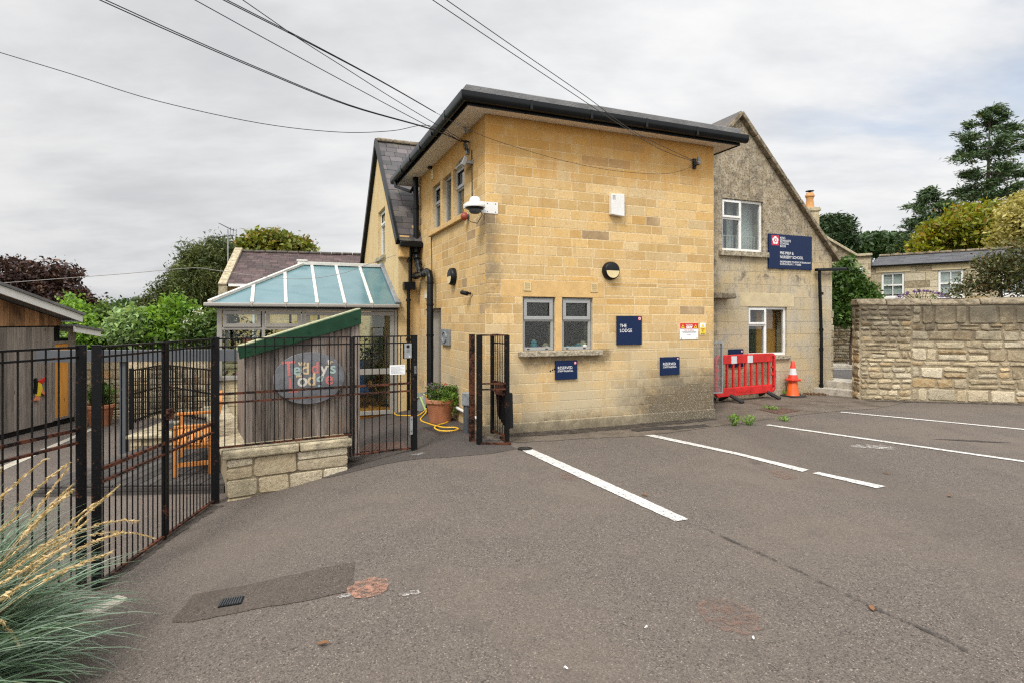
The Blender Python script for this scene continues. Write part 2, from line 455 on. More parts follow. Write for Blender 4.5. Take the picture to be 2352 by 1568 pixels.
def mat_asphalt(name, col, spk=.5, big=.16, soil=None):
    m = NT(name); co = m.co()
    f = m.noise(230, 3, .75, co); v = m.n('ShaderNodeTexVoronoi', feature='F1'); v.inputs['Scale'].default_value = 165; m.put(v.inputs['Vector'], co)
    vc = m.sep(v.outputs['Color'])[0]
    v2 = m.n('ShaderNodeTexVoronoi', feature='F1'); v2.inputs['Scale'].default_value = 105; m.put(v2.inputs['Vector'], co)
    vc2 = m.sep(v2.outputs['Color'])[1]
    c0 = tuple(x*.42 for x in col); c1 = tuple(x*1.9 for x in col)
    c = m.ramp(m.math('ADD', m.math('MULTIPLY', f, .45), m.math('ADD', m.math('MULTIPLY', vc, .33), m.math('MULTIPLY', vc2, .24))), [(.2, c0), (.52, col), (.85, c1)])
    c = m.mix(m.math('MULTIPLY', m.math('GREATER_THAN', vc, .985), spk), c, tuple(min(.6, x*4.2) for x in col))
    c = m.mix(m.math('MULTIPLY', m.math('LESS_THAN', vc2, .05), .6), c, tuple(x*.2 for x in col))
    b1 = m.noise(.5, 6, .62, co); b2 = m.noise(2.1, 7, .7, co)
    c = m.mix(m.mr(b1, .38, .66, 0, .55), c, tuple(x*y for x, y in zip(col, (1.32, 1.26, 1.2))))
    c = m.mix(m.mr(b2, .50, .72, 0, .4), c, tuple(x*.68 for x in col))
    b3 = m.noise(.9, 6, .7, m.mapv(co, (1, .35, 1), rot=(0, 0, .5)))
    c = m.mix(m.mr(b3, .55, .75, 0, .35), c, tuple(x*.62 for x in col))
    b4 = m.noise(.35, 3, .5, m.mapv(co, (1, .12, 1), rot=(0, 0, -.55))); c = m.mix(m.mr(b4, .56, .68, 0, .28), c, tuple(x*.66 for x in col))
    dr = m.voro(.9, co); c = m.mix(m.math('MULTIPLY', m.mr(dr, .10, .03), m.mr(b2, .45, .6, .0, .55)), c, tuple(x*.4 for x in col))
    if soil: c = m.mix(m.mr(b2, .4, .65, 0, .8), c, soil)
    h = m.math('ADD', m.math('MULTIPLY', v.outputs['Distance'], -1.), m.math('MULTIPLY', f, .6))
    return m.done(m.bsdf(c, .88, m.bump(h, .006, .8), 0, .25))
def mat_worn(name, col, under, thr=(.56, .66), rough=.8, alpha=False, scale=14):
    """paint or chalk worn through to the surface below"""
    m = NT(name); co = m.co()
    n = m.math('ADD', m.math('MULTIPLY', m.noise(scale, 6, .75, co), .6), m.math('MULTIPLY', m.noise(160, 3, .7, co), .4))
    w = m.mr(n, thr[0], thr[1])
    c = m.mix(m.mr(m.noise(5, 4, .6, co), .3, .7), tuple(x*.82 for x in col), col)
    sh = m.bsdf(c, rough, m.bump(m.noise(160, 2), .003))
    tr = m.n('ShaderNodeBsdfTransparent').outputs[0]
    mx = m.n('ShaderNodeMixShader'); m.put(mx.inputs[0], w); m.t.links.new(sh, mx.inputs[1]); m.t.links.new(tr, mx.inputs[2])
    return m.done(mx.outputs[0])
def mat_metal_black(name, rust=.5):
    m = NT(name); co = m.co(); n = m.noise(5, 7, .75, co); n2 = m.noise(40, 4, .7, co)
    k = m.mr(m.math('ADD', m.math('MULTIPLY', n, .75), m.math('MULTIPLY', n2, .25)), .60-.12*rust, .68-.1*rust)
    c = m.mix(k, (.006, .006, .0065), m.mix(n2, (.15, .05, .024), (.07, .028, .018)))
    c = m.mix(m.math('MULTIPLY', m.mr(n2, .68, .72), .35), c, (.35, .33, .30))
    r = m.mr(k, 0, 1, .42, .9)
    return m.done(m.bsdf(c, r, m.bump(n2, .003, .6), 0, .16))
def mat_boards(name, a, b, stain=None, grain=(18, 18, 1.2)):
    m = NT(name); t = m.tint(); co = m.co()
    gr = m.noise(1.6, 6, .72, m.mapv(co, grain), dist=.6); kn = m.voro(2.2, m.mapv(co, (2, 2, .8)))
    c = m.mix(m.mr(gr, .3, .7), a, b)
    bri = m.mr(t[1], 0, 1, .68, 1.28, False)
    c = m.mix(1, c, m.comb(bri, bri, bri), 'MULTIPLY')
    c = m.mix(m.mr(kn, .10, .05, 0, .7), c, tuple(x*.35 for x in a))
    if stain: c = m.mix(m.mr(m.noise(2.2, 5, .7, m.mapv(co, (1, 1, .5))), .5, .68, 0, .8), c, stain)
    return m.done(m.bsdf(c, .85, m.bump(gr, .004, .8), 0, .2))
def mat_glass(name, tint=(.86, .9, .88), ior=1.5, rough=0.0, refl=1.0):
    m = NT(name)
    lw = m.n('ShaderNodeLayerWeight'); lw.inputs[0].default_value = .5
    k = m.math('MULTIPLY_ADD', m.math('POWER', lw.outputs['Facing'], 4.), .85*refl, .045*refl, clamp=True)
    tr = m.n('ShaderNodeBsdfTransparent'); tr.inputs[0].default_value = (*tint, 1)
    gl = m.n('ShaderNodeBsdfGlossy'); gl.inputs['Roughness'].default_value = rough
    mx = m.n('ShaderNodeMixShader'); m.put(mx.inputs[0], k); m.t.links.new(tr.outputs[0], mx.inputs[1]); m.t.links.new(gl.outputs[0], mx.inputs[2])
    return m.done(mx.outputs[0])
def mat_obscure(name):
    """pebbled privacy glass"""
    m = NT(name); h = m.noise(75, 2, .5)
    nb = m.bump(h, .004, 1.)
    fr = m.n('ShaderNodeLayerWeight'); fr.inputs[0].default_value = .5; m.put(fr.inputs['Normal'], nb)
    tr = m.n('ShaderNodeBsdfTransparent'); tr.inputs[0].default_value = (.72, .74, .70, 1)
    gl = m.n('ShaderNodeBsdfGlossy'); gl.inputs['Roughness'].default_value = .25; m.put(gl.inputs['Normal'], nb)
    mx = m.n('ShaderNodeMixShader'); m.put(mx.inputs[0], m.math('MULTIPLY_ADD', m.math('POWER', fr.outputs['Facing'], 3.), .8, .06, clamp=True)); m.t.links.new(tr.outputs[0], mx.inputs[1]); m.t.links.new(gl.outputs[0], mx.inputs[2])
    return m.done(mx.outputs[0])
def mat_leaf(name, a, b, rare=None, rough=.5, trans=.25):
    m = NT(name); t = m.tint()
    c = m.mix(t[0], a, b)
    if rare: c = m.mix(t[2], c, rare)
    bri = m.mr(t[1], 0, 1, .6, 1.4, False)
    c = m.mix(1, c, m.comb(bri, bri, bri), 'MULTIPLY')
    sh = m.bsdf(c, rough, None, 0, .35)
    tl = m.n('ShaderNodeBsdfTranslucent'); m.put(tl.inputs[0], m.mix(1, c, (1.3, 1.25, .6), 'MULTIPLY'))
    mx = m.n('ShaderNodeMixShader'); mx.inputs[0].default_value = trans; m.t.links.new(sh, mx.inputs[1]); m.t.links.new(tl.outputs[0], mx.inputs[2])
    return m.done(mx.outputs[0])
M = {}
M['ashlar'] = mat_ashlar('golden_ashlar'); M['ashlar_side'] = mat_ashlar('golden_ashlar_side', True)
M['joint'] = mat_ashlar('pale_joint', False, (.72, .58, .36)); M['joint_side'] = mat_ashlar('pale_joint_side', True, (.72, .58, .36))
M['dress'] = simple('dressed_bath_stone', (.59, .385, .165), .9, var=.1, nscale=5, bump=.004, bscale=60, spec=.2)
M['dressgrey'] = simple('lichened_sill_stone', (.33, .285, .21), .95, var=.45, nscale=22, bump=.012, bscale=50, spec=.2, dirt=(.06, .052, .04))
M['gable'] = mat_gable('weathered_gable'); M['rgold'] = mat_render_gold('rough_golden_render')
M['dresspale'] = simple('pale_dressed_stone', (.52, .43, .27), .9, var=.1, nscale=5, bump=.004, spec=.2)
M['rubble'] = mat_rubble('rubble_stone', pale=(.58, .50, .345), mid=(.46, .37, .235)); M['rjoint_wall'] = mat_rubble('rubble_wall_mortar', (.33, .27, .18)); M['rjoint'] = mat_mortar('rubble_mortar', (.29, .235, .155), (.14, .115, .08))
M['rubble_low'] = mat_rubble('low_wall_stone', split=1.4, lich=.75); M['rubble_far'] = mat_rubble('far_rubble', split=1.9, lich=.7, pale=(.42, .36, .26), org=(.38, .22, .09))
M['rubble_yard'] = mat_rubble('yard_rubble', split=6, lich=.3, pale=(.66, .56, .38), mid=(.58, .48, .31))
M['cottage'] = mat_rubble('cottage_ashlar', split=9, lich=.3, pale=(.56, .475, .32), mid=(.50, .41, .265))
M['coping'] = simple('coping_stone', (.225, .185, .128), .95, var=.42, nscale=9, bump=.025, bscale=26, spec=.15, dirt=(.075, .062, .043))
M['copepale'] = simple('pale_coping', (.38, .325, .22), .95, var=.3, nscale=8, bump=.015, bscale=35, spec=.15, dirt=(.17, .145, .10))
M['slate'] = mat_slate('grey_slate', (.060, .058, .060), (.115, .098, .098)); M['slatep'] = mat_slate('purple_slate', (.052, .034, .033), (.092, .060, .056), (.042, .037, .030))
M['slateb'] = mat_slate('blue_slate', (.055, .056, .061), (.075, .075, .081), (.06, .06, .06))
M['asphalt'] = mat_asphalt('car_park_asphalt', (.117, .0985, .084)); M['asphalt2'] = mat_asphalt('newer_asphalt', (.066, .057, .051), .4)
M['patch'] = mat_asphalt('patched_asphalt', (.082, .067, .056), .5); M['apron'] = mat_asphalt('old_apron_surface', (.135, .112, .09), .35, soil=(.085, .068, .05))
M['roadtar'] = mat_asphalt('road_asphalt', (.085, .078, .074), .3)
M['soil'] = simple('soil', (.06, .042, .028), .95, var=.4, nscale=14, bump=.03, bscale=30)
M['earth'] = simple('grassy_earth', (.055, .075, .028), .95, var=.3, nscale=3, bump=.03)
M['line'] = mat_worn('white_line_paint', (.60, .585, .55), None, (.50, .62), scale=26); M['splat'] = mat_worn('white_splash', (.55, .53, .5), None, (.40, .54), scale=18)
M['chalk'] = mat_worn('faded_red_spot', (.36, .185, .125), None, (.40, .58), scale=16); M['chalkf'] = mat_worn('very_faded_red_spot', (.22, .125, .092), None, (.36, .54), scale=14)
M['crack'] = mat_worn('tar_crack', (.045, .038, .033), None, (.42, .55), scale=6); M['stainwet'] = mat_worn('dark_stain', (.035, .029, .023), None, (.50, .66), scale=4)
M['black'] = mat_metal_black('black_paint_rusting', .35); M['blackrust'] = mat_metal_black('black_paint_very_rusty', 1.25)
M['plastic'] = simple('black_plastic', (.009, .0095, .010), .4, var=.1, nscale=4, spec=.2); M['gutter'] = simple('gutter_black', (.006, .007, .008), .3, var=.3, nscale=2.5, spec=.22)
M['felt'] = simple('grey_roof_edge', (.15, .148, .147), .7, var=.22, nscale=2.2, bump=.01, bscale=30, dirt=(.21, .20, .19)); M['soffit'] = simple('cream_soffit', (.76, .68, .58), .7, var=.06, nscale=2)
M['grey'] = simple('grey_window_frame', (.30, .305, .30), .38, var=.04); M['beige'] = simple('warm_grey_frame', (.285, .268, .238), .42, var=.05)
M['white'] = simple('white_frame', (.74, .735, .71), .4, var=.05, dirt=(.6, .57, .5)); M['whitebox'] = simple('white_enamel', (.70, .69, .66), .4, var=.04)
M['blind'] = simple('white_blind', (.70, .70, .68), .8, var=.03); M['room'] = simple('room_plaster', (.42, .39, .33), .9, var=.08); M['roomdark'] = simple('dark_room', (.09, .085, .075), .9)
M['glass'] = mat_glass('clear_glass'); M['glassroom'] = mat_glass('window_glass', (.8, .84, .83), 1.52, refl=1.25); M['obscure'] = mat_obscure('pebbled_glass')
M['gboards'] = mat_boards('weathered_grey_boards', (.15, .125, .105), (.30, .265, .23)); M['bboards'] = mat_boards('store_boards', (.095, .076, .063), (.28, .238, .205), (.21, .155, .12))
M['oboards'] = mat_boards('orange_brown_boards', (.28, .135, .06), (.40, .235, .125), (.07, .035, .02)); M['orange'] = mat_boards('oiled_orange_wood', (.60, .245, .035), (.72, .34, .075), None, (10, 10, 1))
M['bench'] = mat_boards('bench_hardwood', (.42, .155, .035), (.55, .24, .07), None, (6, 6, 6)); M['deck'] = mat_boards('wet_decking', (.045, .04, .036), (.085, .077, .07), None, (3, 3, 3))
M['green'] = simple('dark_green_trim', (.009, .040, .018), .5, var=.18, nscale=9, dirt=(.012, .05, .024), spec=.2); M['greentop'] = simple('mossy_trim_top', (.33, .33, .2), .9, var=.3, nscale=20)
M['slateboard'] = simple('slate_grey_board', (.155, .155, .165), .5, var=.2, nscale=9)
M['navy'] = simple('navy_sign', (.007, .018, .060), .35, var=.06, nscale=3, spec=.18); M['signwhite'] = simple('sign_white', (.78, .78, .77), .5, var=.02); M['crimson'] = simple('crimson', (.47, .02, .055), .4, var=.04)
M['red'] = simple('barrier_red', (.55, .018, .016), .45, var=.2, nscale=5, dirt=(.38, .03, .025)); M['orangep'] = simple('cone_orange', (.72, .105, .012), .42, var=.16, nscale=7, dirt=(.45, .08, .02)); M['redcone'] = simple('cone_red', (.66, .045, .02), .42, var=.12, nscale=7)
M['rubber'] = simple('black_rubber', (.018, .017, .016), .8, var=.3, bump=.004); M['sleeve'] = simple('grey_white_sleeve', (.62, .62, .63), .4, var=.08)
M['yellow'] = simple('yellow_paint', (.75, .55, .03), .5, var=.05); M['hose'] = simple('yellow_hose', (.72, .41, .02), .42, var=.1, nscale=12)
M['terra'] = simple('terracotta', (.42, .165, .08), .85, var=.2, nscale=7, bump=.004, dirt=(.36, .2, .12)); M['reelgreen'] = simple('hose_reel_green', (.42, .55, .22), .45, var=.06); M['reelgrey'] = simple('hose_reel_grey', (.22, .23, .22), .5)
M['galv'] = simple('galvanised_steel', (.36, .37, .37), .45, .7, var=.15, nscale=14); M['greypaint'] = simple('grey_painted_post', (.065, .072, .08), .45, var=.08); M['pewter'] = simple('grey_plaque', (.20, .215, .225), .5, var=.2, nscale=20)
M['lampface'] = simple('cream_diffuser', (.66, .54, .29), .45, var=.06); M['vent'] = simple('buff_vent', (.62, .49, .26), .6, var=.08); M['whitebar'] = simple('white_roof_bar', (.56, .55, .51), .5, var=.12, nscale=7, dirt=(.36, .35, .31)); M['redbell'] = simple('red_bell', (.26, .045, .025), .45, var=.2)
M['rustplate'] = simple('rusty_iron', (.10, .055, .038), .8, var=.35, nscale=18, bump=.006, bscale=60); M['iron'] = simple('drain_iron', (.05, .055, .06), .5, .4, var=.25, nscale=20); M['concrete'] = simple('pale_concrete', (.40, .365, .30), .9, var=.2, nscale=7, bump=.008, dirt=(.24, .215, .175))
M['lead'] = simple('lead_flashing', (.22, .235, .25), .5, .3, var=.2, nscale=8); M['leather'] = simple('brown_leather', (.045, .022, .016), .42, var=.3, nscale=9); M['cable'] = simple('cable_black', (.018, .02, .024), .5); M['cablegrey'] = simple('cable_grey', (.22, .2, .18), .6)
M['pink'] = simple('pink_cloth', (.65, .22, .48), .8); M['cyan'] = simple('blue_plastic', (.06, .42, .62), .5); M['teal'] = simple('turquoise_cloth', (.07, .48, .50), .7); M['cream'] = simple('cream_plastic', (.66, .62, .52), .5)
M['blue'] = simple('blue_upholstery', (.03, .12, .33), .8); M['paleorange'] = simple('orange_flag', (.66, .22, .10), .8); M['paper'] = simple('paper', (.76, .76, .75), .6, var=.02)
M['tan'] = simple('dry_seed_head', (.52, .39, .20), .85, var=.25, nscale=30); M['bark'] = simple('bark', (.075, .05, .036), .95, var=.35, nscale=12, bump=.02); M['barkgrey'] = simple('grey_bark', (.105, .09, .075), .95, var=.3, nscale=12, bump=.02)
M['chim'] = simple('clay_pot', (.52, .26, .09), .8, var=.15, nscale=9); M['teddypink'] = simple('letter_pink', (.52, .17, .155), .6); M['teddycream'] = simple('letter_cream', (.60, .46, .27), .6); M['teddymint'] = simple('letter_mint', (.34, .45, .42), .6); M['teddywhite'] = simple('letter_white', (.60, .57, .50), .6)
def mat_roofglass():
    m = NT('blue_solar_panel'); co = m.co(); w = m.n('ShaderNodeTexWave', wave_type='BANDS', bands_direction='Z'); w.inputs['Scale'].default_value = 12; m.put(w.inputs['Vector'], co)
    c = m.mix(m.mr(m.noise(2.5, 4), .3, .7), (.070, .142, .160), (.096, .176, .192))
    c = m.mix(m.math('MULTIPLY', w.outputs[0], .2), c, (.13, .27, .30))
    return m.done(m.bsdf(m.mix(m.mr(m.noise(9, 6, .75), .56, .72, 0, .35), c, (.16, .17, .13)), .16, None, 0, .4))
M['roofglass'] = mat_roofglass()
M['plinth'] = mat_ashlar('plinth_stone', False, (.50, .42, .28))
M['dirt'] = mat_worn('wall_foot_dirt_shade', (.045, .035, .026), None, (.42, .60), scale=8)  # dark brown for wall feet: dirt with contact shade painted in
M['ridgedark'] = simple('dark_ridge_tile', (.10, .085, .07), .9, var=.35, nscale=9)
# ================================================================== survey of the main planes
C = G(1115, 1000)
LF = Wall(C, TH)                       # lodge, wall facing the car park
LS = Wall(C, TH-math.pi/2)             # lodge, wall facing the entrance (runs towards the camera)
U = LF.d; V = Vector((-U.y, U.x))
def W(s, t, z=0):
    p = Vector((C.x, C.y))+U*s+V*t
    return Vector((p.x, p.y, z))
def loc_st(P):
    d = Vector((P[0]-C.x, P[1]-C.y)); return d.dot(U), d.dot(V)
L = LF.s_at(1639); T = -LS.s_at(963)
ZT = 4.79
OF = Wall(W(0, T), TH); KS = OF.s_at(915)            # front of the old house, its left corner
GL = Wall(W(KS, T), TH-math.pi/2)
GR = Wall(G(1878, 903), TH); RS0, RT = loc_st(GR.P)     # right gable plane
rng = random.Random(11)
def mount(wall, name, label, cat, x0, y0, x1, y1, group=None):
    a, b, zb, zt = wall.rect(x0, y0, x1, y1)
    r = thing(name, label, cat, wall.pt((a+b)/2, zb), wall.a, group)
    return r, (b-a)/2, zt-zb
# ------------------------------------------------------------------ window makers (local: x right, -y out, z up)
def casement(parent, x0, x1, z0, z1, y, mat, glass, fan=.4, w=.05, slots=False, top_open=True, glass2=None):
    mb = MB(); mb.frame(x0, x1, z0, z1, w, y, y+.06)
    zt = z1-(z1-z0)*fan
    mb.box(x0+w, x1-w, y, y+.06, zt-.02, zt+.02)
    o = mb.build('window', mat, parent, bev=.004)
    s = MB(); s.frame(x0+.022, x1-.022, zt+.008, z1-.022, .055, y-.022, y-.002); s.build('sash', mat, o, bev=.004)
    p = MB(); p.box(x0+w, x1-w, y+.03, y+.036, z0+w, zt-.02); p.build('pane', glass, o)
    p = MB(); p.box(x0+.05, x1-.05, y+.012, y+.018, zt+.02, z1-w); p.build('pane', glass2 or glass, o)
    if slots:
        for k in (.2, .78):
            d = MB(); xx = x0+(x1-x0)*k; d.box(xx-.022, xx+.022, y-.004, y-.001, z0+.016, z0+.03)
            d.build('drain_slot', M['plastic'], o)
    return o
def slates(mb, x0, x1, ye, ze, yr, zr, rng, h=.2, w=.3, skip=None):
    d = Vector((yr-ye, zr-ze)); n = d.length; d /= n; nn = Vector((-d.y, d.x))
    if nn.y < 0: nn = -nn
    def xf(v): return (v[0], ye+d.x*v[2]-nn.x*v[1], ze+d.y*v[2]-nn.y*v[1])
    mb.stones(x0, x1, 0, n, rng, (h*.97, h*1.03), (w*.85, w*1.15), y=0, proud=.012, joint=.006, ins=.002, xform=xf, skip=skip)
# ================================================================== lodge
lodge = thing('lodge_building', 'two storey golden stone block with flat roof, black gutter and twin grey windows', 'building', C, TH)
HB = .16
wh = [LF.rect(1200.5, 683, 1276, 805), LF.rect(1291, 683, 1362, 804)]
zlo = (wh[0][2]+wh[1][2])/2; zhi = (wh[0][3]+wh[1][3])/2
holes = [(a, b, zlo, zhi) for a, b, _, _ in wh]
la, lb, lz0, lz1 = LF.rect(1150, 645, 1388, 681)
lint = (la, lb, zhi, lz1)
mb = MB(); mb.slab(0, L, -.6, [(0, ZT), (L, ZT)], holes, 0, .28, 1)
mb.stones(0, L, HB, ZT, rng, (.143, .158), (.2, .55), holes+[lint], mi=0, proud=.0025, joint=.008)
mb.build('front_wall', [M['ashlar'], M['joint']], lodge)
mb = MB(); mb.box(la+.004, lb-.004, -.004, .2, zhi+.001, lz1-.004)
mb.box(holes[0][1]+.004, holes[1][0]-.004, -.003, .2, zlo, zhi); mb.build('lintel', M['dress'], lodge, bev=.004)
mb = MB(); mb.box(-.03, L+.02, -.035, .1, -.6, HB); mb.build('plinth', M['plinth'], lodge, bev=.012)
sa, sb, sz0, sz1 = LF.rect(1190, 806, 1379, 822)
mb = MB(); mb.box(sa, sb, -.09, .14, zlo-.085, zlo-.004); mb.build('window_sill', M['dressgrey'], lodge, bev=.012)
for a, b, c, d in holes:
    casement(lodge, a+.008, b-.012, c+.004, d-.012, .05, M['grey'], M['obscure'], .43, .05, True)
# side wall, facing the entrance path
side = thing('lodge_side', None, None)
bpy.data.objects.remove(side)
def sx(x, y): return LS.px(x, y)
t3 = sx(1062.8, 372.5)[1]; b3 = sx(1067, 491.7)[1]
sh = [(sx(993.4, 0)[0], sx(1011.9, 0)[0], b3, t3), (sx(1016.5, 0)[0], sx(1037, 0)[0], b3, t3), (sx(1041, 0)[0], sx(1066.3, 0)[0], b3, t3)]
dz = sx(990, 709)[1]
door = (sx(977, 0)[0], sx(1013, 0)[0], -.6, dz)
mb = MB(); mb.slab(-T, -.28, -.6, [(-T, ZT), (-.28, ZT)], sh+[door], 0, .28, 1)
mb.stones(-T, -.006, .0, ZT, rng, (.143, .158), (.19, .47), sh+[door], mi=0, proud=.0025, joint=.008)
mb.build('side_wall', [M['ashlar_side'], M['joint_side']], lodge, rz=-math.pi/2)
for h0, h1 in ((sh[0], sh[1]), (sh[1], sh[2])):
    mb = MB(); mb.box(h0[1]+.002, h1[0]-.002, -.006, .2, b3, t3); mb.build('mullion', M['dress'], lodge, rz=-math.pi/2, bev=.004)
mb = MB(); mb.box(sh[0][0]-.1, sh[2][1]+.06, -.07, .14, b3-.09, b3-.004); mb.build('window_sill', M['dress'], lodge, rz=-math.pi/2, bev=.01)
for i, (a, b, c, d) in enumerate(sh):
    o = casement(lodge, a+.004, b-.004, c+.004, d-.004, .07, M['grey'], M['glassroom'], .42, .045) if i != 1 else None
    if o is None:
        mm = MB(); mm.frame(a+.004, b-.004, c+.004, d-.004, .045, .07, .13); o = mm.build('window', M['grey'], lodge, bev=.004)
        mm = MB(); mm.box(a+.05, b-.05, .1, .106, c+.05, d-.05); mm.build('pane', M['glassroom'], o)
    o.rotation_euler = (0, 0, -math.pi/2)
    mm = MB(); k0 = .03 if i == 0 else .3
    if i: mm.box(a+(b-a)*k0, b-.01, .135, .14, c+.02, d-.01); mm.build('blind', M['blind'], o)
mb = MB(); a, b, _, d = door
mb.frame(a+.003, b-.003, -.25, d-.003, .06, .12, .19); mb.box(a+.063, b-.063, .135, .175, -.2, d-.063)
dr = mb.build('door', M['beige'], lodge, rz=-math.pi/2, bev=.004)
mb = MB(); xm = a+.2; mb.tube([(xm, .1, 1.02), (xm, .07, 1.04), (xm, .06, 1.15), (xm, .07, 1.26), (xm, .1, 1.28)], .018); mb.build('handle', M['whitebox'], dr, True)
# hidden walls, floor and rooms inside
mb = MB(); mb.box(L-.28, L, .28, T, -.6, ZT); mb.box(.28, L-.28, T-.2, T, -.6, ZT); mb.build('back_wall', M['ashlar_side'], lodge)
mb = MB(); mb.box(.28, L-.28, .28, T-.2, -.05, .02); mb.box(.28, L-.28, .28, T-.2, 2.42, 2.56); mb.box(2.3, 2.36, .28, T-.2, .02, 2.42); mb.box(1.9, 1.96, .28, T-.2, 2.56, ZT)
mb.build('inner_floor', M['roomdark'], lodge)
# flat roof
oL, oF, oR, oB = .36, .26, .33, .75
mb = MB(); mb.box(-oL, L+oR, -oF, T+oB, ZT+.002, ZT+.03); mb.build('soffit', M['soffit'], lodge)
mb = MB(); mb.box(-oL-.012, L+oR+.012, -oF-.012, T+oB+.012, ZT+.0, ZT+.15, 0)
mb2 = MB(); mb2.box(-oL-.035, L+oR+.03, -oF-.035, T+oB+.03, ZT+.15, ZT+.272); mb2.build('roof', M['felt'], lodge, bev=.012)
mb = MB(); e = .012
mb.box(-oL-e, L+oR+e, -oF-e, -oF, ZT-.02, ZT+.149); mb.box(-oL-e, -oL, -oF, T+oB, ZT-.02, ZT+.149); mb.box(L+oR, L+oR+e, -oF, T+oB, ZT-.02, ZT+.149)
mb.build('fascia', M['gutter'], lodge)
gp = [(-.055*math.cos(q), -.055*math.sin(q)*1.15) for q in [math.pi*k/8 for k in range(9)]]
gp = [(-.058, .012)]+gp[0:]+[(.058, .012), (.05, .006), (-.05, .006)]
gp = [(x, z) for x, z in [(-.06, .045), (-.062, -.01), (-.048, -.06), (-.015, -.085), (.02, -.085), (.045, -.06), (.062, -.01), (.06, .045)]]
mb = MB(); zg = ZT+.10; yo = -oF-.075; xo = -oL-.075
vs = []; runs = [(xo, T+oB+.02, 0), (xo, yo, 1), (L+oR+.1, yo, 2)]
for x, y, k in runs:
    for a, z in gp:
        vs.append((x+a, y, zg+z) if k == 0 else ((x+a, y+a, zg+z) if k == 1 else (x, y+a, zg+z)))
n = len(gp); fs = []
for i in range(2):
    for j in range(n): fs.append((i*n+j, i*n+(j+1) % n, (i+1)*n+(j+1) % n, (i+1)*n+j))
fs += [tuple(range(n)), tuple(range(2*n, 3*n))]
mb.add(vs, fs)
for k in range(1, 5):
    q = xo+(L+oR-xo)*k/5; mb.prism([(0, 0)]*0 or [(q-.02, zg+.048), (q+.02, zg+.048), (q+.02, zg-.088), (q-.02, zg-.088)], yo-.065, yo+.055)
for k in range(1, 6):
    q = yo+(T+oB)*k/6; mb.box(xo-.065, xo+.055, q-.02, q+.02, zg-.088, zg+.048)
mb.build('gutter', M['gutter'], lodge, True)
# drain pipes on the side wall
def lsp(x, y, off): q, z = LS.px(x, y); return (-off, -q, z)
mb = MB(); r = .06
mb.tube([lsp(966, 398, .11), lsp(967, 480, .11), lsp(968, 583, .11)], r, 12)
for y in (478, 581): mb.cyl(lsp(967, y-4, .11), lsp(967, y+4, .11), r*1.25, n=12)
mb.tube([lsp(968, 583, .11), lsp(971, 600, .12), lsp(977, 616, .13), lsp(978, 628, .13)], r*1.05, 12)
for x, y in ((970, 594), (974, 608), (977, 622)): mb.cyl(lsp(x, y-3, .12), lsp(x+1, y+3, .12), r*1.28, n=12)
mb.tube([lsp(969, 634, .13), lsp(980, 632, .13), lsp(990, 628, .13)], r, 12)
mb.cyl(lsp(967, 635, .13), lsp(971, 634, .13), r*1.25, n=12); mb.cyl(lsp(985, 631, .13), lsp(989, 629, .13), r*1.2, n=12)
q, zz = LS.px(1003, 640)
mb.tube([lsp(988, 629, .13), lsp(996, 624, .13), lsp(1001, 628, .13), lsp(1003, 640, .13), (-.13, -q, -.25)], r*1.08, 12)
for y in (650, 700, 770): mb.cyl(lsp(1003, y-2, .13), lsp(1003, y+2, .13), r*1.25, n=12)
mb.tube([(xo, T+.45, zg-.06), (xo, T+.42, zg-.2), (-.22, T-.15, zg-.42), lsp(966, 425, .11)], .035, 10)
mb.build('drain_pipe', M['gutter'], lodge, True)
mb = MB()
mb.tube([lsp(1085, 345, .015), lsp(1086, 420, .015), lsp(1087, 466, .02)], .008, 6)
mb.tube([lsp(992, 545, .012), lsp(993, 600, .012), lsp(993, 630, .012)], .008, 6)
mb.tube([lsp(992, 545, .012), lsp(1000, 538, .012), lsp(1068, 500, .012)], .007, 6)
mb.build('wall_cable', M['cable'], lodge)
mb = MB(); q, z = LS.px(1056, 965); mb.tube([(-.05, -q-1.2, .22), (-.05, -q+.5, .25)], .025, 10); mb.build('waste_pipe', M['whitebox'], lodge, True)
def louvre(parent, a, b, c, d, y, rz=None, mats='vent'):
    mb = MB(); mb.frame(a, b, c, d, .015, y-.012, y)
    for k in range(3):
        z = c+.015+(d-c-.03)*(k+.1)/3; hh = (d-c-.03)/3*.8
        mb.add([(a+.015, y-.004, z), (b-.015, y-.004, z), (b-.015, y-.011, z+hh), (a+.015, y-.011, z+hh), (a+.015, y, z), (b-.015, y, z), (b-.015, y, z+hh), (a+.015, y, z+hh)],
               [(0, 1, 2, 3), (4, 7, 6, 5), (0, 4, 5, 1), (3, 2, 6, 7), (0, 3, 7, 4), (1, 5, 6, 2)])
    return mb.build('air_vent', M[mats], parent, rz=rz)
for r4 in ((1202.5, 648, 1219, 668), (1356, 651, 1371.5, 671)):
    a, b, c, d = LF.rect(*r4); louvre(lodge, a, b, c, d, -.004)
a, b, c, d = LS.rect(991, 488-50, 998, 505-50)
a, b, c, d = LS.rect(991, 460-70, 996.5, 475-62); louvre(lodge, a, b, c, d, -.004, -math.pi/2)
mb = MB()
for x, y in ((1264, 851), (1269, 849), (1273, 847)):
    q, z = LF.px(x, y); mb.disc(q, z, .012, .012, -.007, -.003, 10)
mb.build('fixing_hole', M['plastic'], lodge)
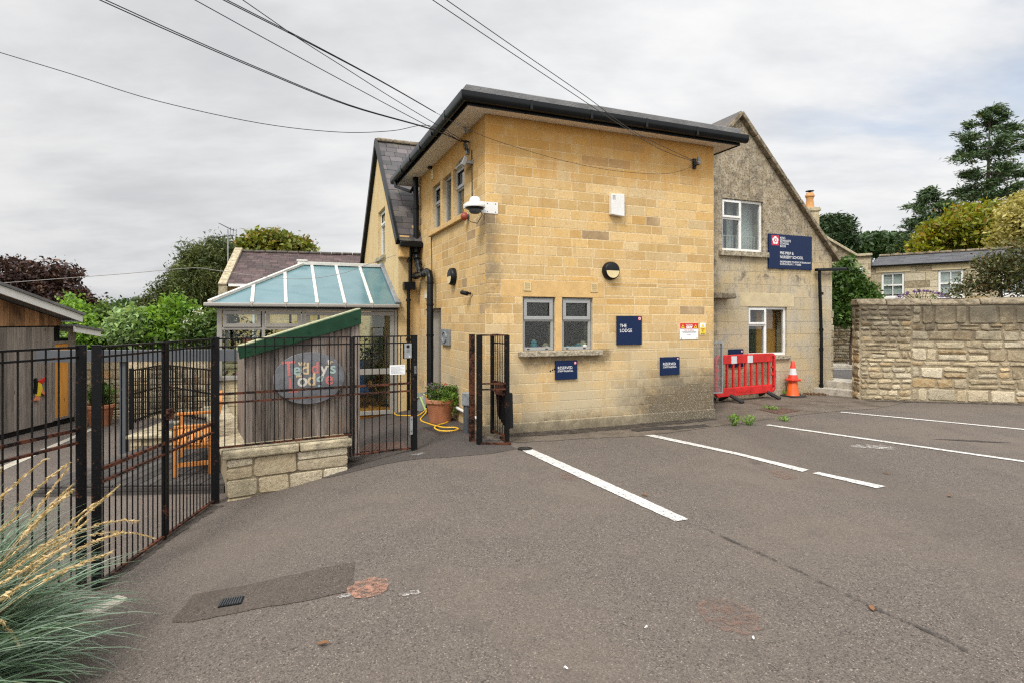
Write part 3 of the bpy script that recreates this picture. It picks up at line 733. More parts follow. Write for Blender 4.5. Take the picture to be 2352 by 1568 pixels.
# ================================================================== old house behind
ez = GL.px(915, 527)[1]; HW = -GL.s_at(870); rz_ = GL.px(870, 327)[1]
ob = W(KS, T)
old = thing('old_stone_house', 'old gabled stone house with grey slate roof behind the flat roofed block', 'building', ob, TH)
off = (KS, T, 0); t0, t1, tr = T, T+2*HW, T+HW
mb = MB(off); mb.slab(KS+.3, L+.5, -.7, [(KS+.3, ez+.1), (L+.5, ez+.1)], [], T, T+.3); mb.build('front_wall', M['ashlar_side'], old)
# gable facing the conservatory: built along -t, then turned
gw = [GL.s_at(868.5), GL.s_at(884.5)]; gz0 = GL.px(876, 590)[1]; gz1 = GL.px(880, 478)[1]
mb = MB(); mb.slab(-2*HW, 0, -.7, [(-2*HW, ez), (-HW, rz_-.05), (0, ez)], [(gw[0], gw[1], gz0, gz1)], 0, .3); mb.build('gable_wall', M['rgold'], old, rz=-math.pi/2)
o = casement(old, gw[0]+.004, gw[1]-.004, gz0+.004, gz1-.004, .09, M['white'], M['glassroom'], .3, .05); o.rotation_euler = (0, 0, -math.pi/2)
mb = MB(); mb.box(gw[0]-.12, gw[1]+.12, -.07, .12, gz0-.1, gz0-.004); mb.build('window_sill', M['copepale'], old, rz=-math.pi/2, bev=.01)
mb = MB(off); mb.box(KS+.4, KS+3, tr-1, tr+1, 2.6, 2.7); mb.box(KS+1.8, KS+1.85, T+.4, t1-.4, 2.7, 5.2); mb.build('inner_room', M['room'], old)
sl = (rz_-ez)/HW; eo = .3
mb = MB(off); slates(mb, KS-.05, L+3, T-eo, ez-eo*sl+.02, tr, rz_+.03, rng, .21, .3)
slates(mb, KS-.05, L+3, t1+eo, ez-eo*sl+.02, tr, rz_+.03, rng, .21, .3)
ro = mb.build('roof', M['slate'], old)
mb = MB(off); d = .025
dd_ = .03
mb.plate([(KS-.06, T-eo, ez-eo*sl-dd_), (L+3, T-eo, ez-eo*sl-dd_), (L+3, tr, rz_-dd_), (KS-.06, tr, rz_-dd_)], .03); mb.plate([(KS-.06, t1+eo, ez-eo*sl-dd_), (KS-.06, tr, rz_-dd_), (L+3, tr, rz_-dd_), (L+3, t1+eo, ez-eo*sl-dd_)], .03)
mb.build('roof_deck', M['plastic'], old)
mb = MB(off)
for k in range(14):
    x = KS-.07+k*.42; mb.prism([(x, 0), (x+.415, 0)]*0 or [(x, rz_+.0), (x+.415, rz_+.0), (x+.415, rz_+.09), (x, rz_+.09)], tr-.11, tr+.11)
mb.build('ridge', M['coping'], old, bev=.03)
mb = MB(off)
for sgn in (1, -1):
    mb.bar((KS-.08, tr, rz_+.02), (KS-.08, tr-sgn*(HW+eo), ez-eo*sl-.0), .05, .16)
mb.build('verge', M['plastic'], old)
mb = MB(off); mb.box(KS-.04, 0-.0, T-eo-.09, T-eo+.03, ez-eo*sl-.11, ez-eo*sl-.0); mb.build('gutter', M['gutter'], old, bev=.02)
mb = MB(off); mb.prism([(KS-.02, ez-.62), (KS+.2, ez-.62), (KS+.2, ez-.16), (KS-.02, ez-.16)], T-.22, T+.0); mb.build('kneeler', M['dress'], old, bev=.02)
def ofp(x, y, o_): q, z = OF.px(x, y); return (q-KS, -o_, z)
mb = MB(); mb.tube([ofp(951, 535, .2), ofp(950, 545, .18), ofp(943, 560, .1), ofp(941, 575, .09), ofp(940, 652, .09)], .04, 10)
a = ofp(937, 660, .09); mb.box(a[0]-.12, a[0]+.12, -.2, -.02, a[2]-.06, a[2]+.1)
b = ofp(936, 700, .09); mb.tube([(b[0], -.09, a[2]-.05), b, (b[0], -.09, -.28)], .036, 10)
for y in (600, 690, 780, 850): c_ = ofp(938, y, .09); mb.cyl((c_[0] if y < 650 else b[0], -.09, c_[2]-.03), (c_[0] if y < 650 else b[0], -.09, c_[2]+.03), .052, n=10)
mb.build('drain_pipe', M['gutter'], old, True)
# right gable, facing the car park
ap = loc_st(GR.pt(GR.s_at(1697)))[0]; az = GR.px(1697, 270)[1]
rx = loc_st(GR.pt(GR.s_at(1911)))[0]; vx, vz = loc_st(GR.pt(GR.s_at(1919)))[0], GR.px(1919, 604)[1]
slr = (az-vz)/(vx-ap); rz2 = az-slr*(rx-ap); hwl = rx-ap
def grr(*r4):
    a, b, c, d = GR.rect(*r4); return (a+RS0, b+RS0, c, d)
w1 = grr(1658.5, 459.5, 1753, 578); w2 = grr(1719, 705, 1808, 816)
mb = MB(off); mb.slab(ap-hwl, rx, -.4, [(ap-hwl, rz2), (ap, az), (rx, rz2)], [w1, w2], RT, RT+.3)
mb.build('gable_wall', M['gable'], old)
offg = (ap, RT, 0)
gobj = old.children[-1]
for ch in old.children:
    if ch.name.startswith('gable_wall.'):
        # keep its own coordinates centred on the apex so the weathering falls in the right places
        for v in ch.data.vertices: v.co.x += KS-ap; v.co.y += T-RT
        ch.location = (ap-KS, RT-T, 0)
def bigwin(a, b, c, d, split, openlight, rail):
    y = RT+.05; mb = MB(off); w = .055
    mb.frame(a+.004, b-.004, c+.004, d-.004, w, y, y+.07); xm = a+(b-a)*split
    mb.box(xm-.035, xm+.035, y, y+.07, c+w+.004, d-w-.004); zt = d-(d-c)*.37
    mb.box(a+w+.004, xm-.035, y, y+.07, zt-.03, zt+.03)
    o = mb.build('window', M['white'], old, bev=.004)
    s = MB(off); s.frame(a+.03, xm-.012, zt+.012, d-.03, .045, y-.03, y-.003)
    so = s.build('sash', M['white'], o, bev=.003)
    p = MB(off)
    p.box(xm+.035, b-w, y+.03, y+.036, c+w, d-w); p.build('pane', M['glassroom'], o)
    p = MB(off); p.box(a+w, xm-.035, y+.03, y+.036, c+w, zt-.03); p.build('pane', M['glassroom'], o)
    p = MB(off); p.box(a+w, xm-.035, y-.015, y-.01, zt+.03, d-w); p.build('pane', M['glassroom'], o)
    if rail:
        rb = MB(off); zr = c+(d-c)*.32
        rb.cyl((a+.03, y+.16, zr), (b-.03, y+.16, zr), .011, n=6)
        for k in range(13):
            x = a+.06+(b-a-.12)*k/12; rb.cyl((x, y+.16, c+.02), (x, y+.16, zr), .008, n=6)
        rb.build('guard_rail', M['whitebox'], o)
    return o
bigwin(*w1, .47, True, True); bigwin(*w2, .47, False, False)
mb = MB(off); mb.box(w1[0]-.1, w1[1]+.1, RT-.09, RT+.1, w1[2]-.12, w1[2]-.003); mb.build('window_sill', M['dressgrey'], old, bev=.012)
mb = MB(off); mb.box(w2[0]+.02, w2[1]+.06, RT-.06, RT+.1, w2[2]-.09, w2[2]-.003); mb.build('window_sill', M['dressgrey'], old, bev=.012)
q = grr(1700, 674, 1823, 704)
mb = MB(off); mb.box(q[0], q[1], RT-.006, RT+.1, w2[3]+.002, q[3]); mb.build('lintel', M['dresspale'], old, bev=.004)
mb = MB(off)
for (a, b, c, d) in (w1, w2):
    mb.box(a-.4, b+.4, RT+1.1, RT+1.15, c-.3, d+.4); mb.box(a-.4, b+.4, RT+.32, RT+1.7, c-.34, c-.3); mb.box(a-.4, b+.4, RT+.32, RT+1.7, d+.4, d+.44)
    mb.box(a-.42, a-.38, RT+.32, RT+1.7, c-.3, d+.4); mb.box(b+.3, b+.34, RT+.32, RT+1.7, c-.3, d+.4)
mb.build('inner_room', M['blind'], old)
mb = MB(off); mb.box(w1[0]+(w1[1]-w1[0])*.66, w1[1]+.02, RT+.33, RT+.35, w1[2]-.1, w1[3]+.1); mb.box(w1[0]+(w1[1]-w1[0])*.5, w1[0]+(w1[1]-w1[0])*.655, RT+.5, RT+.52, w1[2]-.1, w1[3]+.1); mb.build('inner_partition', M['blind'], old)
mb = MB(off); mb.box(w2[0]+(w2[1]-w2[0])*.5, w2[1], RT+.34, RT+.37, w2[2]-.2, w2[3]+.2); mb.build('cupboard', M['orange'], old)
mb = MB(off); mb.slab(rx-.3, rx, -.4, [(rx-.3, rz2), (rx, rz2)], [], RT+.3, t1); mb.build('side_wall', M['gable'], old)
# roughly broken quoins at the corner next to the gap
mb = MB(off); rr = random.Random(3)
zz = .1
while zz < 1.9:
    h = rr.uniform(.1, .2); mb.box(rx-.03, rx+rr.uniform(.02, .07), RT-.012, RT+.25, zz, zz+h-.012); zz += h
mb.build('quoin', M['copepale'], old, bev=.012)
mb = MB(off); e = .16
slates(mb, 0, 1, 0, 0, 0, 1, rr) if False else None
mb.plate([(ap, RT-.1, az+.06), (ap, t1, az+.06), (vx+.02, t1, vz+.03), (vx+.02, RT-.1, vz+.03)], .06); mb.plate([(ap, RT-.1, az+.06), (ap-hwl-.1, RT-.1, az+.06-slr*(hwl+.1)), (ap-hwl-.1, t1, az+.06-slr*(hwl+.1)), (ap, t1, az+.06)], .06)
mb.build('roof', M['slate'], old)
mb = MB(off)
for sg, ln in ((1, vx-ap+.03), (-1, hwl+.1)):
    n = 7
    for k in range(n):
        a0, a1 = ln*k/n, ln*(k+1)/n-.012
        wd = .17 if sg > 0 else .62; yc = RT-.12+wd/2
        mb.bar((ap+sg*a0, yc, az+.075-slr*a0), (ap+sg*a1, yc, az+.075-slr*a1), wd, .085, up=(0, 0, 1))
mb.build('gable_coping', M['coping'], old, bev=.012)
def grp(x, y, o_): q, z = GR.px(x, y); return (q+RS0-KS, RT-T-o_, z)
mb = MB(); a = grp(1866, 621, .1); b = grp(1933, 621, .1)
mb.bar((a[0], a[1], a[2]), (b[0]+.0, b[1]+.0, b[2]+.02), .1, .07); mb.build('gutter', M['gutter'], old, bev=.02)
mb = MB(); a = grp(1874, 624, .1); b = grp(1879, 903, .09)
mb.tube([a, (a[0]+.01, b[1], a[2]-.12), (b[0], b[1], 1.3), (b[0], b[1], .02)], .036, 10)
for z in (2.35, 1.5, 1.05, .2): mb.cyl((b[0]-.006, b[1], z-.03), (b[0]-.006, b[1], z+.03), .05, n=10)
mb.build('drain_pipe', M['gutter'], old, True)
a = grr(1630, 674, 1672, 690)
mb = MB(off); mb.box(L+.02, a[1], RT-.25, RT-.002, a[2]+.03, a[3]); mb.prism([(L+.02, a[2]-.18), (L+.14, a[2]-.1), (L+.26, a[2]+.028), (L+.02, a[2]+.028)], RT-.2, RT-.08); mb.build('door_hood', M['coping'], old, bev=.02)
# ================================================================== conservatory
CWp = W(KS, T); cw = Wall(CWp, TH)
con = thing('conservatory', 'lean-to conservatory with hipped blue glass roof and warm grey frames', 'conservatory', CWp, TH)
xl = cw.s_at(498); hr = -GL.s_at(881); gb = -.45
ez2 = cw.px(905, 700)[1]; rz3 = ez2+.95
xr = Wall(GL.pt(-hr), TH).s_at(696)
zs = cw.px(530, 868)[1]
fr = MB(); fy0, fy1 = .0, .07
P1, P2, P3 = cw.s_at(605), cw.s_at(697), -.02
zt = ez2-.1; z1 = cw.px(560, 709)[1]; z2 = cw.px(560, 752)[1]
fr.box(xl, xl+.09, 0, .09, gb, zt); fr.box(P1-.03, P1+.03, fy0, fy1, zs, zt); fr.box(P2-.03, P2+.03, fy0, fy1, gb, zt); fr.box(P3-.06, P3, fy0, fy1, gb, zt)
fr.box(xl+.09, P1-.03, fy0, fy1, zt-.05, zt); fr.box(P1+.03, P2-.03, fy0, fy1, zt-.05, zt); fr.box(P2+.03, P3-.06, fy0, fy1, zt-.05, zt)
fr.box(xl+.09, P1-.03, fy0, fy1, zs, zs+.05); fr.box(P1+.03, P2-.03, fy0, fy1, zs, zs+.05)
fr.box(xl+.09, P1-.03, fy0, fy1, z2-.05, z2); fr.box(P1+.03, P2-.03, fy0, fy1, z2-.05, z2)
# side and back frames
for yy in (hr, 2*hr-.09): fr.box(xl, xl+.07, yy, yy+.09, zs, zt)
fr.box(xl, xl+.07, .09, 2*hr-.09, zt-.06, zt); fr.box(xl, xl+.07, .09, 2*hr-.09, z2-.05, z2); fr.box(xl, xl+.07, .09, 2*hr-.09, zs, zs+.05)
for k in range(1, 5): x = xl+(-xl)*k/5; fr.box(x-.03, x+.03, 2*hr-.07, 2*hr, zs, zt)
fr.box(xl+.07, 0, 2*hr-.07, 2*hr, zt-.06, zt); fr.box(xl+.07, 0, 2*hr-.07, 2*hr, zs, zs+.05)
fr.build('frame', M['beige'], con, bev=.006)
for a, b in ((xl+.09, P1-.03), (P1+.03, P2-.03)):
    s = MB(); s.frame(a+.015, b-.015, z2+.004, zt-.055, .07, -.02, .05); so = s.build('window', M['beige'], con, bev=.006)
    p = MB(); p.box(a+.08, b-.08, .01, .016, z2+.07, zt-.12); p.build('pane', M['glass'], so)
    p = MB(); p.box(a, b, .03, .036, zs+.05, z2-.05); p.build('pane', M['glass'], con)
dm = (P2+P3)/2; dz0 = gb+.18
for a, b in ((P2+.03, dm-.003), (dm+.003, P3-.06)):
    s = MB(); s.frame(a+.01, b-.01, dz0, zt-.055, .085, .0, .06); zm = cw.px(850, 853)[1]; s.box(a+.095, b-.095, 0, .06, zm-.06, zm+.06)
    do = s.build('door', M['beige'], con, bev=.006)
    p = MB(); p.box(a+.095, b-.095, .03, .036, dz0+.085, zm-.06); p.box(a+.095, b-.095, .03, .036, zm+.06, zt-.14); p.build('pane', M['glass'], do)
    h = MB(); xx = a+.05; h.tube([(xx, -.01, zm+.12), (xx, -.05, zm+.12), (xx, -.05, zm+.3), (xx, -.01, zm+.3)], .012); h.build('handle', M['galv'], do, True)
p = MB(); p.box(xl+.03, xl+.036, .09, 2*hr-.09, zs+.05, zt-.06); p.box(xl+.07, -.02, 2*hr-.04, 2*hr-.034, zs+.05, zt-.06); p.build('side_pane', M['glass'], con)
mb = MB(); mb.slab(xl, P2-.03, gb-.3, [(xl, zs-.004), (P2-.03, zs-.004)], [], .01, .2, 1); mb.stones(xl, P2-.03, gb, zs-.01, rng, (.16, .18), (.3, .5), y=.01, mi=0)
mb.box(xl, xl+.2, .2, 2*hr, gb-.3, zs-.004, 1); mb.box(xl+.2, 0, 2*hr-.2, 2*hr, gb-.3, zs-.004, 1); mb.build('dwarf_wall', [M['dresspale'], M['joint']], con)
mb = MB(); mb.box(xl-.04, P2-.03, -.05, .0, zs-.03, zs+.02); mb.build('window_sill', M['beige'], con)
mb = MB(); mb.box(xl+.2, -.01, .07, 2*hr-.2, gb+.1, gb+.17); mb.build('floor', M['orange'], con)
# roof
oh = .12
def yz(k): return (-oh+(hr+oh)*k, ez2+(rz3-ez2)*k)
rafx = [cw.s_at(x) for x in (579.5, 656.6, 727.9, 791, 852.6)]
def ktop(x): return 1. if x >= xr else max(0, (x-(xl-oh))/(xr-xl+oh))
edges = [xl-oh+.02]+rafx+[-.03]
for a, b in zip(edges[:-1], edges[1:]):
    pl = [(a, *yz(.0)), (b, *yz(.0)), (b, *yz(ktop(b)))]
    if a < xr < b: pl.append((xr, *yz(1)))
    if ktop(a) > .01: pl.append((a, *yz(ktop(a))))
    mb = MB(); mb.plate(pl, .025); mb.build('roof_panel', M['roofglass'], con)
mb = MB(); hb = 2*hr+oh
mb.plate([(xl-oh, -oh, ez2), (xr, hr, rz3), (xl-oh, hb, ez2)], .025); mb.plate([(xl-oh, hb, ez2), (xr, hr, rz3), (-.03, hr, rz3), (-.03, hb, ez2)], .025); mb.build('rear_roof_panel', M['roofglass'], con)
for x in rafx:
    mb = MB(); k = ktop(x); mb.bar((x, *yz(0)), (x, *yz(k-.01)), .065, .05, up=(0, -.4, 1)); ra = mb.build('rafter', M['whitebar'], con, bev=.006)
    mb = MB(); q = yz(0); mb.bar((x, q[0]-.03, q[1]-.015), (x, q[0]+.0, q[1]), .08, .075); mb.build('end_cap', M['beige'], ra, bev=.01)
mb = MB(); mb.bar((xl-oh, -oh, ez2+.02), (xr, hr, rz3+.03), .085, .06); mb.bar((xl-oh, hb, ez2+.02), (xr, hr, rz3+.03), .085, .06); mb.box(xr-.12, 0, hr-.05, hr+.05, rz3+.0, rz3+.08); mb.box(xr-.14, xr+.1, hr-.06, hr+.06, rz3+.08, rz3+.12)
mb.build('ridge', M['whitebar'], con, bev=.008)
mb = MB(); mb.bar((-.03, -oh, ez2+.03), (-.03, hr+.05, rz3+.1), .12, .05, up=(0, -.4, 1)); mb.build('flashing', M['lead'], con, bev=.008)
mb = MB(); mb.box(xl-oh, -.02, -oh+.01, .07, ez2-.1, ez2-.03); mb.build('eaves_beam', M['plastic'], con)
mb = MB(); mb.box(xl-oh-.04, .0, -oh-.09, -oh+.005, ez2-.075, ez2-.0); mb.box(xl-oh-.09, xl-oh, -oh-.09, hb, ez2-.075, ez2-.0)
for x in rafx: mb.box(x-.02, x+.02, -oh-.1, -oh+.006, ez2-.083, ez2+.008)
mb.build('gutter', M['beige'], con, bev=.02)
# ================================================================== wall mounted things on the lodge
def rose(parent, cx, cz, s, y, ring=True):
    """square crimson badge with a white five petal rose"""
    mb = MB(); mb.box(cx-s, cx+s, y-.002, y, cz-s, cz+s); e = mb.build('emblem', M['crimson'], parent)
    mb = MB()
    for k in range(5):
        q = math.pi/2+2*math.pi*k/5; mb.disc(cx+.45*s*math.cos(q), cz+.45*s*math.sin(q), .38*s, .38*s, y-.004, y-.0025, 14)
    mb.build('rose', M['signwhite'], e)
    mb = MB(); mb.disc(cx, cz, .36*s, .36*s, y-.006, y-.0045, 16); mb.build('rose_centre', M['crimson'], e)
    mb = MB(); mb.disc(cx, cz, .19*s, .19*s, y-.008, y-.0065, 12); mb.build('rose_eye', M['signwhite'], e)
def sign(wall, r4, label, lines, logo=None, group=None, name='wall_sign', cat='sign'):
    r, hw, h = mount(wall, name, label, cat, *r4, group=group)
    mb = MB(); mb.box(-hw, hw, -.035, -.004, 0, h); mb.build('board', M['navy'], r, bev=.003)
    for body, x, z, size in lines: text(body, size*h*1.12, M['signwhite'], r, -hw+2*hw*x, -.036, h*z, sx=.92)
    if logo: rose(r, -hw+2*hw*logo[0], h*logo[1], logo[2]*h, -.0352)
    return r
sign(LF, (1415, 726, 1471.5, 791), 'square navy sign with white capitals reading THE LODGE on the golden wall', [('THE', .1, .60, .15), ('LODGE', .1, .43, .15)], (.9, .91, .06))
sign(LF, (1274, 827, 1323.5, 870), 'navy reserved staff parking sign under the twin grey windows', [('RESERVED', .09, .55, .19), ('STAFF PARKING', .09, .40, .125)], (.9, .86, .07), 'reserved staff parking signs')
sign(LF, (1515, 819, 1558, 860), 'navy reserved staff parking sign low on the golden wall near the blackened corner', [('RESERVED', .1, .55, .19), ('STAFF PARKING', .1, .40, .125)], (.9, .9, .05), 'reserved staff parking signs')
sign(GR, (1672, 801, 1705, 842), 'navy reserved staff parking sign half hidden behind the red plastic barrier', [('RESERVED', .1, .56, .19), ('STAFF PARKING', .1, .41, .125)], (.88, .86, .06), 'reserved staff parking signs')
sign(GR, (1763, 541, 1862, 619), 'large navy school sign with a white rose emblem on the weathered gable',
     [('KING', .25, .865, .085), ('EDWARD\'S', .25, .785, .085), ('SCHOOL', .25, .705, .085), ('BATH', .25, .625, .085), ('PRE-PREP &', .25, .42, .105), ('NURSERY SCHOOL', .25, .305, .105),
      ('INDEPENDENT CO-EDUCATIONAL DAY', .25, .18, .066), ('SCHOOL FROM 3 - 7 YEARS', .25, .11, .066)], (.145, .815, .145))
# camera warning signs
r, hw, h = mount(LF, 'warning_sign', 'white and red CCTV warning sign at the right end of the golden wall', 'sign', 1561, 742.5, 1602.5, 779.5)
mb = MB(); mb.box(-hw, hw, -.012, -.004, 0, h); mb.build('board', M['signwhite'], r)
mb = MB(); mb.box(-hw, hw, -.014, -.012, h*.66, h); mb.build('red_band', M['red'], r)
text('CCTV', .17*h, M['signwhite'], r, 0, -.015, h*.70, align='CENTER', bold=.006); text('High Definition', .085*h, M['signwhite'], r, 0, -.015, h*.88, align='CENTER')
text('Video Surveillance', .1*h, M['red'], r, 0, -.013, h*.54, align='CENTER')
for k, (zz, ww) in enumerate(((.46, .8), (.41, .7), (.28, .2))):
    mb = MB(); mb.box(-hw*ww, hw*ww, -.0125, -.012, h*zz, h*zz+.006); mb.build('small_print', M['greypaint'], r)
for sg in (-1, 1):
    mb = MB(); x = sg*hw*.7; mb.prism([(x-.035, h*.70), (x+.035, h*.70), (x, h*.93)], -.016, -.014); tr_ = mb.build('triangle', M['yellow'], r)
    mb = MB(); mb.bar((x-.014, -.017, h*.76), (x+.01, -.017, h*.80), .012, .002, up=(0, 1, 0)); mb.build('camera_symbol', M['plastic'], tr_)
    mb = MB(); mb.disc(sg*hw*.86, h*.07, .009, .009, -.016, -.012, 10); mb.build('screw', M['greypaint'], r)
r, hw, h = mount(LF, 'warning_sign', 'small white and yellow camera warning sign beside the red CCTV sign', 'sign', 1607, 742, 1619.5, 769)
mb = MB(); mb.box(-hw, hw, -.012, -.004, 0, h); mb.build('board', M['signwhite'], r)
mb = MB(); mb.box(-hw*.96, hw*.96, -.013, -.012, h*.02, h*.62); mb.build('yellow_panel', M['yellow'], r)
mb = MB(); mb.prism([(-.035, h*.68), (.035, h*.68), (0, h*.94)], -.014, -.012); mb.build('triangle', M['yellow'], r)
for body, zz in (('Warning', .48), ('CCTV', .33), ('in', .21), ('operation', .07)): text(body, .13*h, M['red'] if zz > .4 else M['plastic'], r, 0, -.014, h*zz, align='CENTER', sx=.8)
# bulkhead lamps
def bulkhead(wall, r4, label):
    r, hw, h = mount(wall, 'wall_lamp', label, 'lamp', *r4, group='round bulkhead lamps')
    mb = MB(); k = 36; R0 = h/2; R1 = R0
    prof = [(R1, 0), (R1, -.05), (R1*.93, -.085), (R1*.8, -.1)]
    vs = []
    for rr_, y in prof:
        for j in range(k): q = 2*math.pi*j/k; vs.append((rr_*math.cos(q), y, R0+rr_*math.sin(q)))
    fs = [(i*k+j, i*k+(j+1) % k, (i+1)*k+(j+1) % k, (i+1)*k+j) for i in range(3) for j in range(k)]+[tuple(range(3*k, 4*k))]
    mb.add(vs, fs); mb.build('housing', M['plastic'], r, True)
    mb = MB(); mb.prism([(R1*.8*math.cos(q), R0+R1*.8*math.sin(q)) for q in [math.pi+math.pi*i/18 for i in range(19)]], -.103, -.1); mb.build('diffuser', M['lampface'], r, bev=.002)
bulkhead(LF, (1381, 602, 1419.5, 644), 'round black bulkhead wall lamp above the navy lodge sign')
bulkhead(LS, (1035, 616, 1053, 656), 'round black bulkhead wall lamp beside the tall black drain pipe')
# alarm box
r, hw, h = mount(LF, 'alarm_box', 'white alarm siren box high on the golden front wall', 'alarm', 1398, 447, 1428, 499)
mb = MB(); mb.prism([(-hw, h*.06), (hw, 0), (hw, h), (-hw, h*.96)], -.09, -.004); mb.build('cover', M['whitebox'], r, bev=.01)
mb = MB()
for k in range(4): mb.box(-hw+.02, -hw+.075, -.092, -.089, h*(.72+.05*k), h*(.735+.05*k))
mb.build('sounder_slot', M['plastic'], r)
# dome camera on corner bracket
r, hw, h = mount(LF, 'dome_camera', 'white dome security camera on a bracket at the lodge corner', 'camera', 1113, 465, 1143.5, 491.5)
mb = MB(); mb.box(-hw, hw, -.012, -.004, 0, h); mb.box(-hw-.16, -hw, -.014, -.002, 0, h); mb.box(-hw-.3, -hw-.1, -.1, .1, h*.35, h*.75); mb.build('bracket', M['whitebox'], r, bev=.003)
mb = MB()
for a in (-.6, .6):
    for b in (.15, .85): mb.disc(hw*a, h*b, .008, .008, -.016, -.012, 8)
mb.build('bolt', M['greypaint'], r)
q, z = LF.px(1095, 480); dx = q-LF.px(1128, 480)[0]-.05; dy = -.06
mb = MB(); mb.lathe([(.001, .13), (.055, .12), (.075, .1), (.085, .045), (.145, .01), (.155, -.02), (.15, -.035), (.10, -.04)], (dx, dy, h*.55), 28); mb.build('housing', M['whitebox'], r, True)
mb = MB(); mb.lathe([(.135, -.036), (.13, -.055), (.1, -.062)], (dx, dy, h*.55), 28); mb.build('ring', M['plastic'], r, True)
mb = MB(); mb.lathe([(.095, -.06), (.09, -.09), (.06, -.12), (.01, -.13)], (dx, dy, h*.55), 24); mb.build('dome', M['greypaint'], r, True)
mb = MB(); mb.tube([(dx+.08, dy, h*.2), (dx+.12, dy+.02, h*-.2), (dx+.05, dy+.04, -.16), (dx-.06, dy+.06, -.14)], .007, 6); mb.build('cable', M['cable'], r)
# red bell
r, hw, h = mount(LS, 'alarm_bell', 'red alarm bell under the white dome camera', 'bell', 1071, 489, 1083, 508)
mb = MB(); k = 20
prof = [(h*.5, -.05), (h*.5, -.075), (h*.42, -.11), (h*.22, -.13), (.005, -.135)]
vs = [(a*math.cos(2*math.pi*j/k), y, h/2+a*math.sin(2*math.pi*j/k)) for a, y in prof for j in range(k)]
mb.add(vs, [(i*k+j, i*k+(j+1) % k, (i+1)*k+(j+1) % k, (i+1)*k+j) for i in range(4) for j in range(k)]); mb.build('gong', M['redbell'], r, True)
mb = MB(); mb.disc(0, h/2, h*.3, h*.3, -.055, -.004, 16); mb.build('backplate', M['greypaint'], r)
# floodlight
r, hw, h = mount(LS, 'floodlight', 'small grey halogen floodlight under the eaves at the corner', 'light', 1072, 363, 1091, 387)
mb = MB(); p = [(-hw, -.20, .02), (hw*.6, -.20, .02), (hw*.6, -.14, h*.95), (-hw, -.14, h*.95)]; mb.plate(p, .07); mb.build('housing', M['galv'], r, bev=.006)
mb = MB(); p = [(-hw+.015, -.2025, .04), (hw*.6-.015, -.2025, .04), (hw*.6-.015, -.146, h*.87), (-hw+.015, -.146, h*.87)]; mb.plate(p, -.004); mb.build('lens', M['glassroom'], r)
mb = MB(); mb.box(hw*.2, hw*.5, -.14, -.004, h*.3, h*.5); mb.box(hw*.1, hw*.7, -.03, -.004, h*.2, h*.6); mb.build('arm', M['galv'], r)
# junction box and insulators where the overhead wires land
r, hw, h = mount(LS, 'wire_bracket', 'tangled cable bracket and junction box where overhead wires meet the lodge', 'bracket', 1073, 325, 1083, 352)
mb = MB(); mb.box(-.05, .02, -.05, -.004, -.02, h*.35); mb.build('junction_box', M['pewter'], r, bev=.004)
mb = MB(); rr = random.Random(5)
for k in range(7):
    x = rr.uniform(-.04, .06); mb.tube([(x, -.07, h), (x+rr.uniform(-.06, .06), -.08, h*.7), (x+rr.uniform(-.05, .05), -.06, h*.35), (rr.uniform(-.04, .04), -.03, 0)], .006, 5)
mb.cyl((0, -.004, h*.95), (0, -.14, h*.95), .015, n=8); mb.build('wire_loop', M['cable'], r)
mb = MB(); q, z = LS.px(1088, 315); mb.cyl((.12, -.004, h+.12), (.12, -.12, h+.12), .012, n=8); mb.cyl((.12, -.12, h+.07), (.12, -.12, h+.17), .02, n=8); mb.build('hook', M['galv'], r)
r, hw, h = mount(LF, 'wire_bracket', 'black insulator bracket for overhead wires near the right end of the wall', 'bracket', 1584, 366, 1602, 389)
mb = MB(); mb.box(-.03, .03, -.04, -.004, 0, h); mb.cyl((0, -.03, h*.3), (0, -.14, h*.3), .014, n=8); mb.build('arm', M['plastic'], r)
mb = MB(); mb.lathe([(.03, 0), (.035, .03), (.022, .05), (.03, .07), (.03, .11), (.01, .13)], (0, -.13, h*.3), 14); mb.build('insulator', M['pewter'], r, True)
# small black camera on side wall, plaque, brick vent, call box
r, hw, h = mount(LS, 'bullet_camera', 'tiny black bullet camera on the side wall near the corner', 'camera', 1076, 667, 1088, 682)
mb = MB(); mb.disc(hw*.4, h*.5, .045, .045, -.012, -.004, 16); mb.build('base', M['dress'], r)
mb = MB(); mb.cyl((hw*.3, -.012, h*.5), (hw*.1, -.06, h*.5), .02, n=10); mb.cyl((hw*.4, -.08, h*.45), (-hw*.6, -.13, h*.68), .035, n=12); mb.build('barrel', M['plastic'], r, True)
r, hw, h = mount(LS, 'plaque', 'square grey plaque with a raised wreath on the side wall', 'plaque', 1018, 756, 1036, 792)
mb = MB(); mb.box(-hw, hw, -.05, -.004, 0, h); mb.build('board', M['pewter'], r, bev=.004)
mb = MB(); mb.tube([(hw*.5*math.cos(q), -.055, h*.5+h*.33*math.sin(q)) for q in [2*math.pi*k/20 for k in range(20)]], .012, 6); mb.build('wreath', M['galv'], r, True)
r, hw, h = mount(LS, 'junction_box', 'cream electrical box above the side door', 'box', 980, 668, 991, 687)
mb = MB(); mb.box(-hw, hw, -.05, -.004, 0, h); mb.build('case', M['dresspale'], r, bev=.004)
mb = MB(); mb.box(-hw*.7, hw*.7, -.058, -.05, h*.1, h*.6); mb.build('lid', M['cream'], r)
r, hw, h = mount(LS, 'security_sensor', 'small black sensor tucked under the eaves of the side wall', 'sensor', 988, 371, 996, 389)
mb = MB(); mb.box(-.05, .05, -.08, -.004, 0, h); mb.build('case', M['plastic'], r, bev=.015)
mb = MB(); mb.box(-.04, .04, -.083, -.08, .02, h*.4); mb.build('lens', M['glassroom'], r)
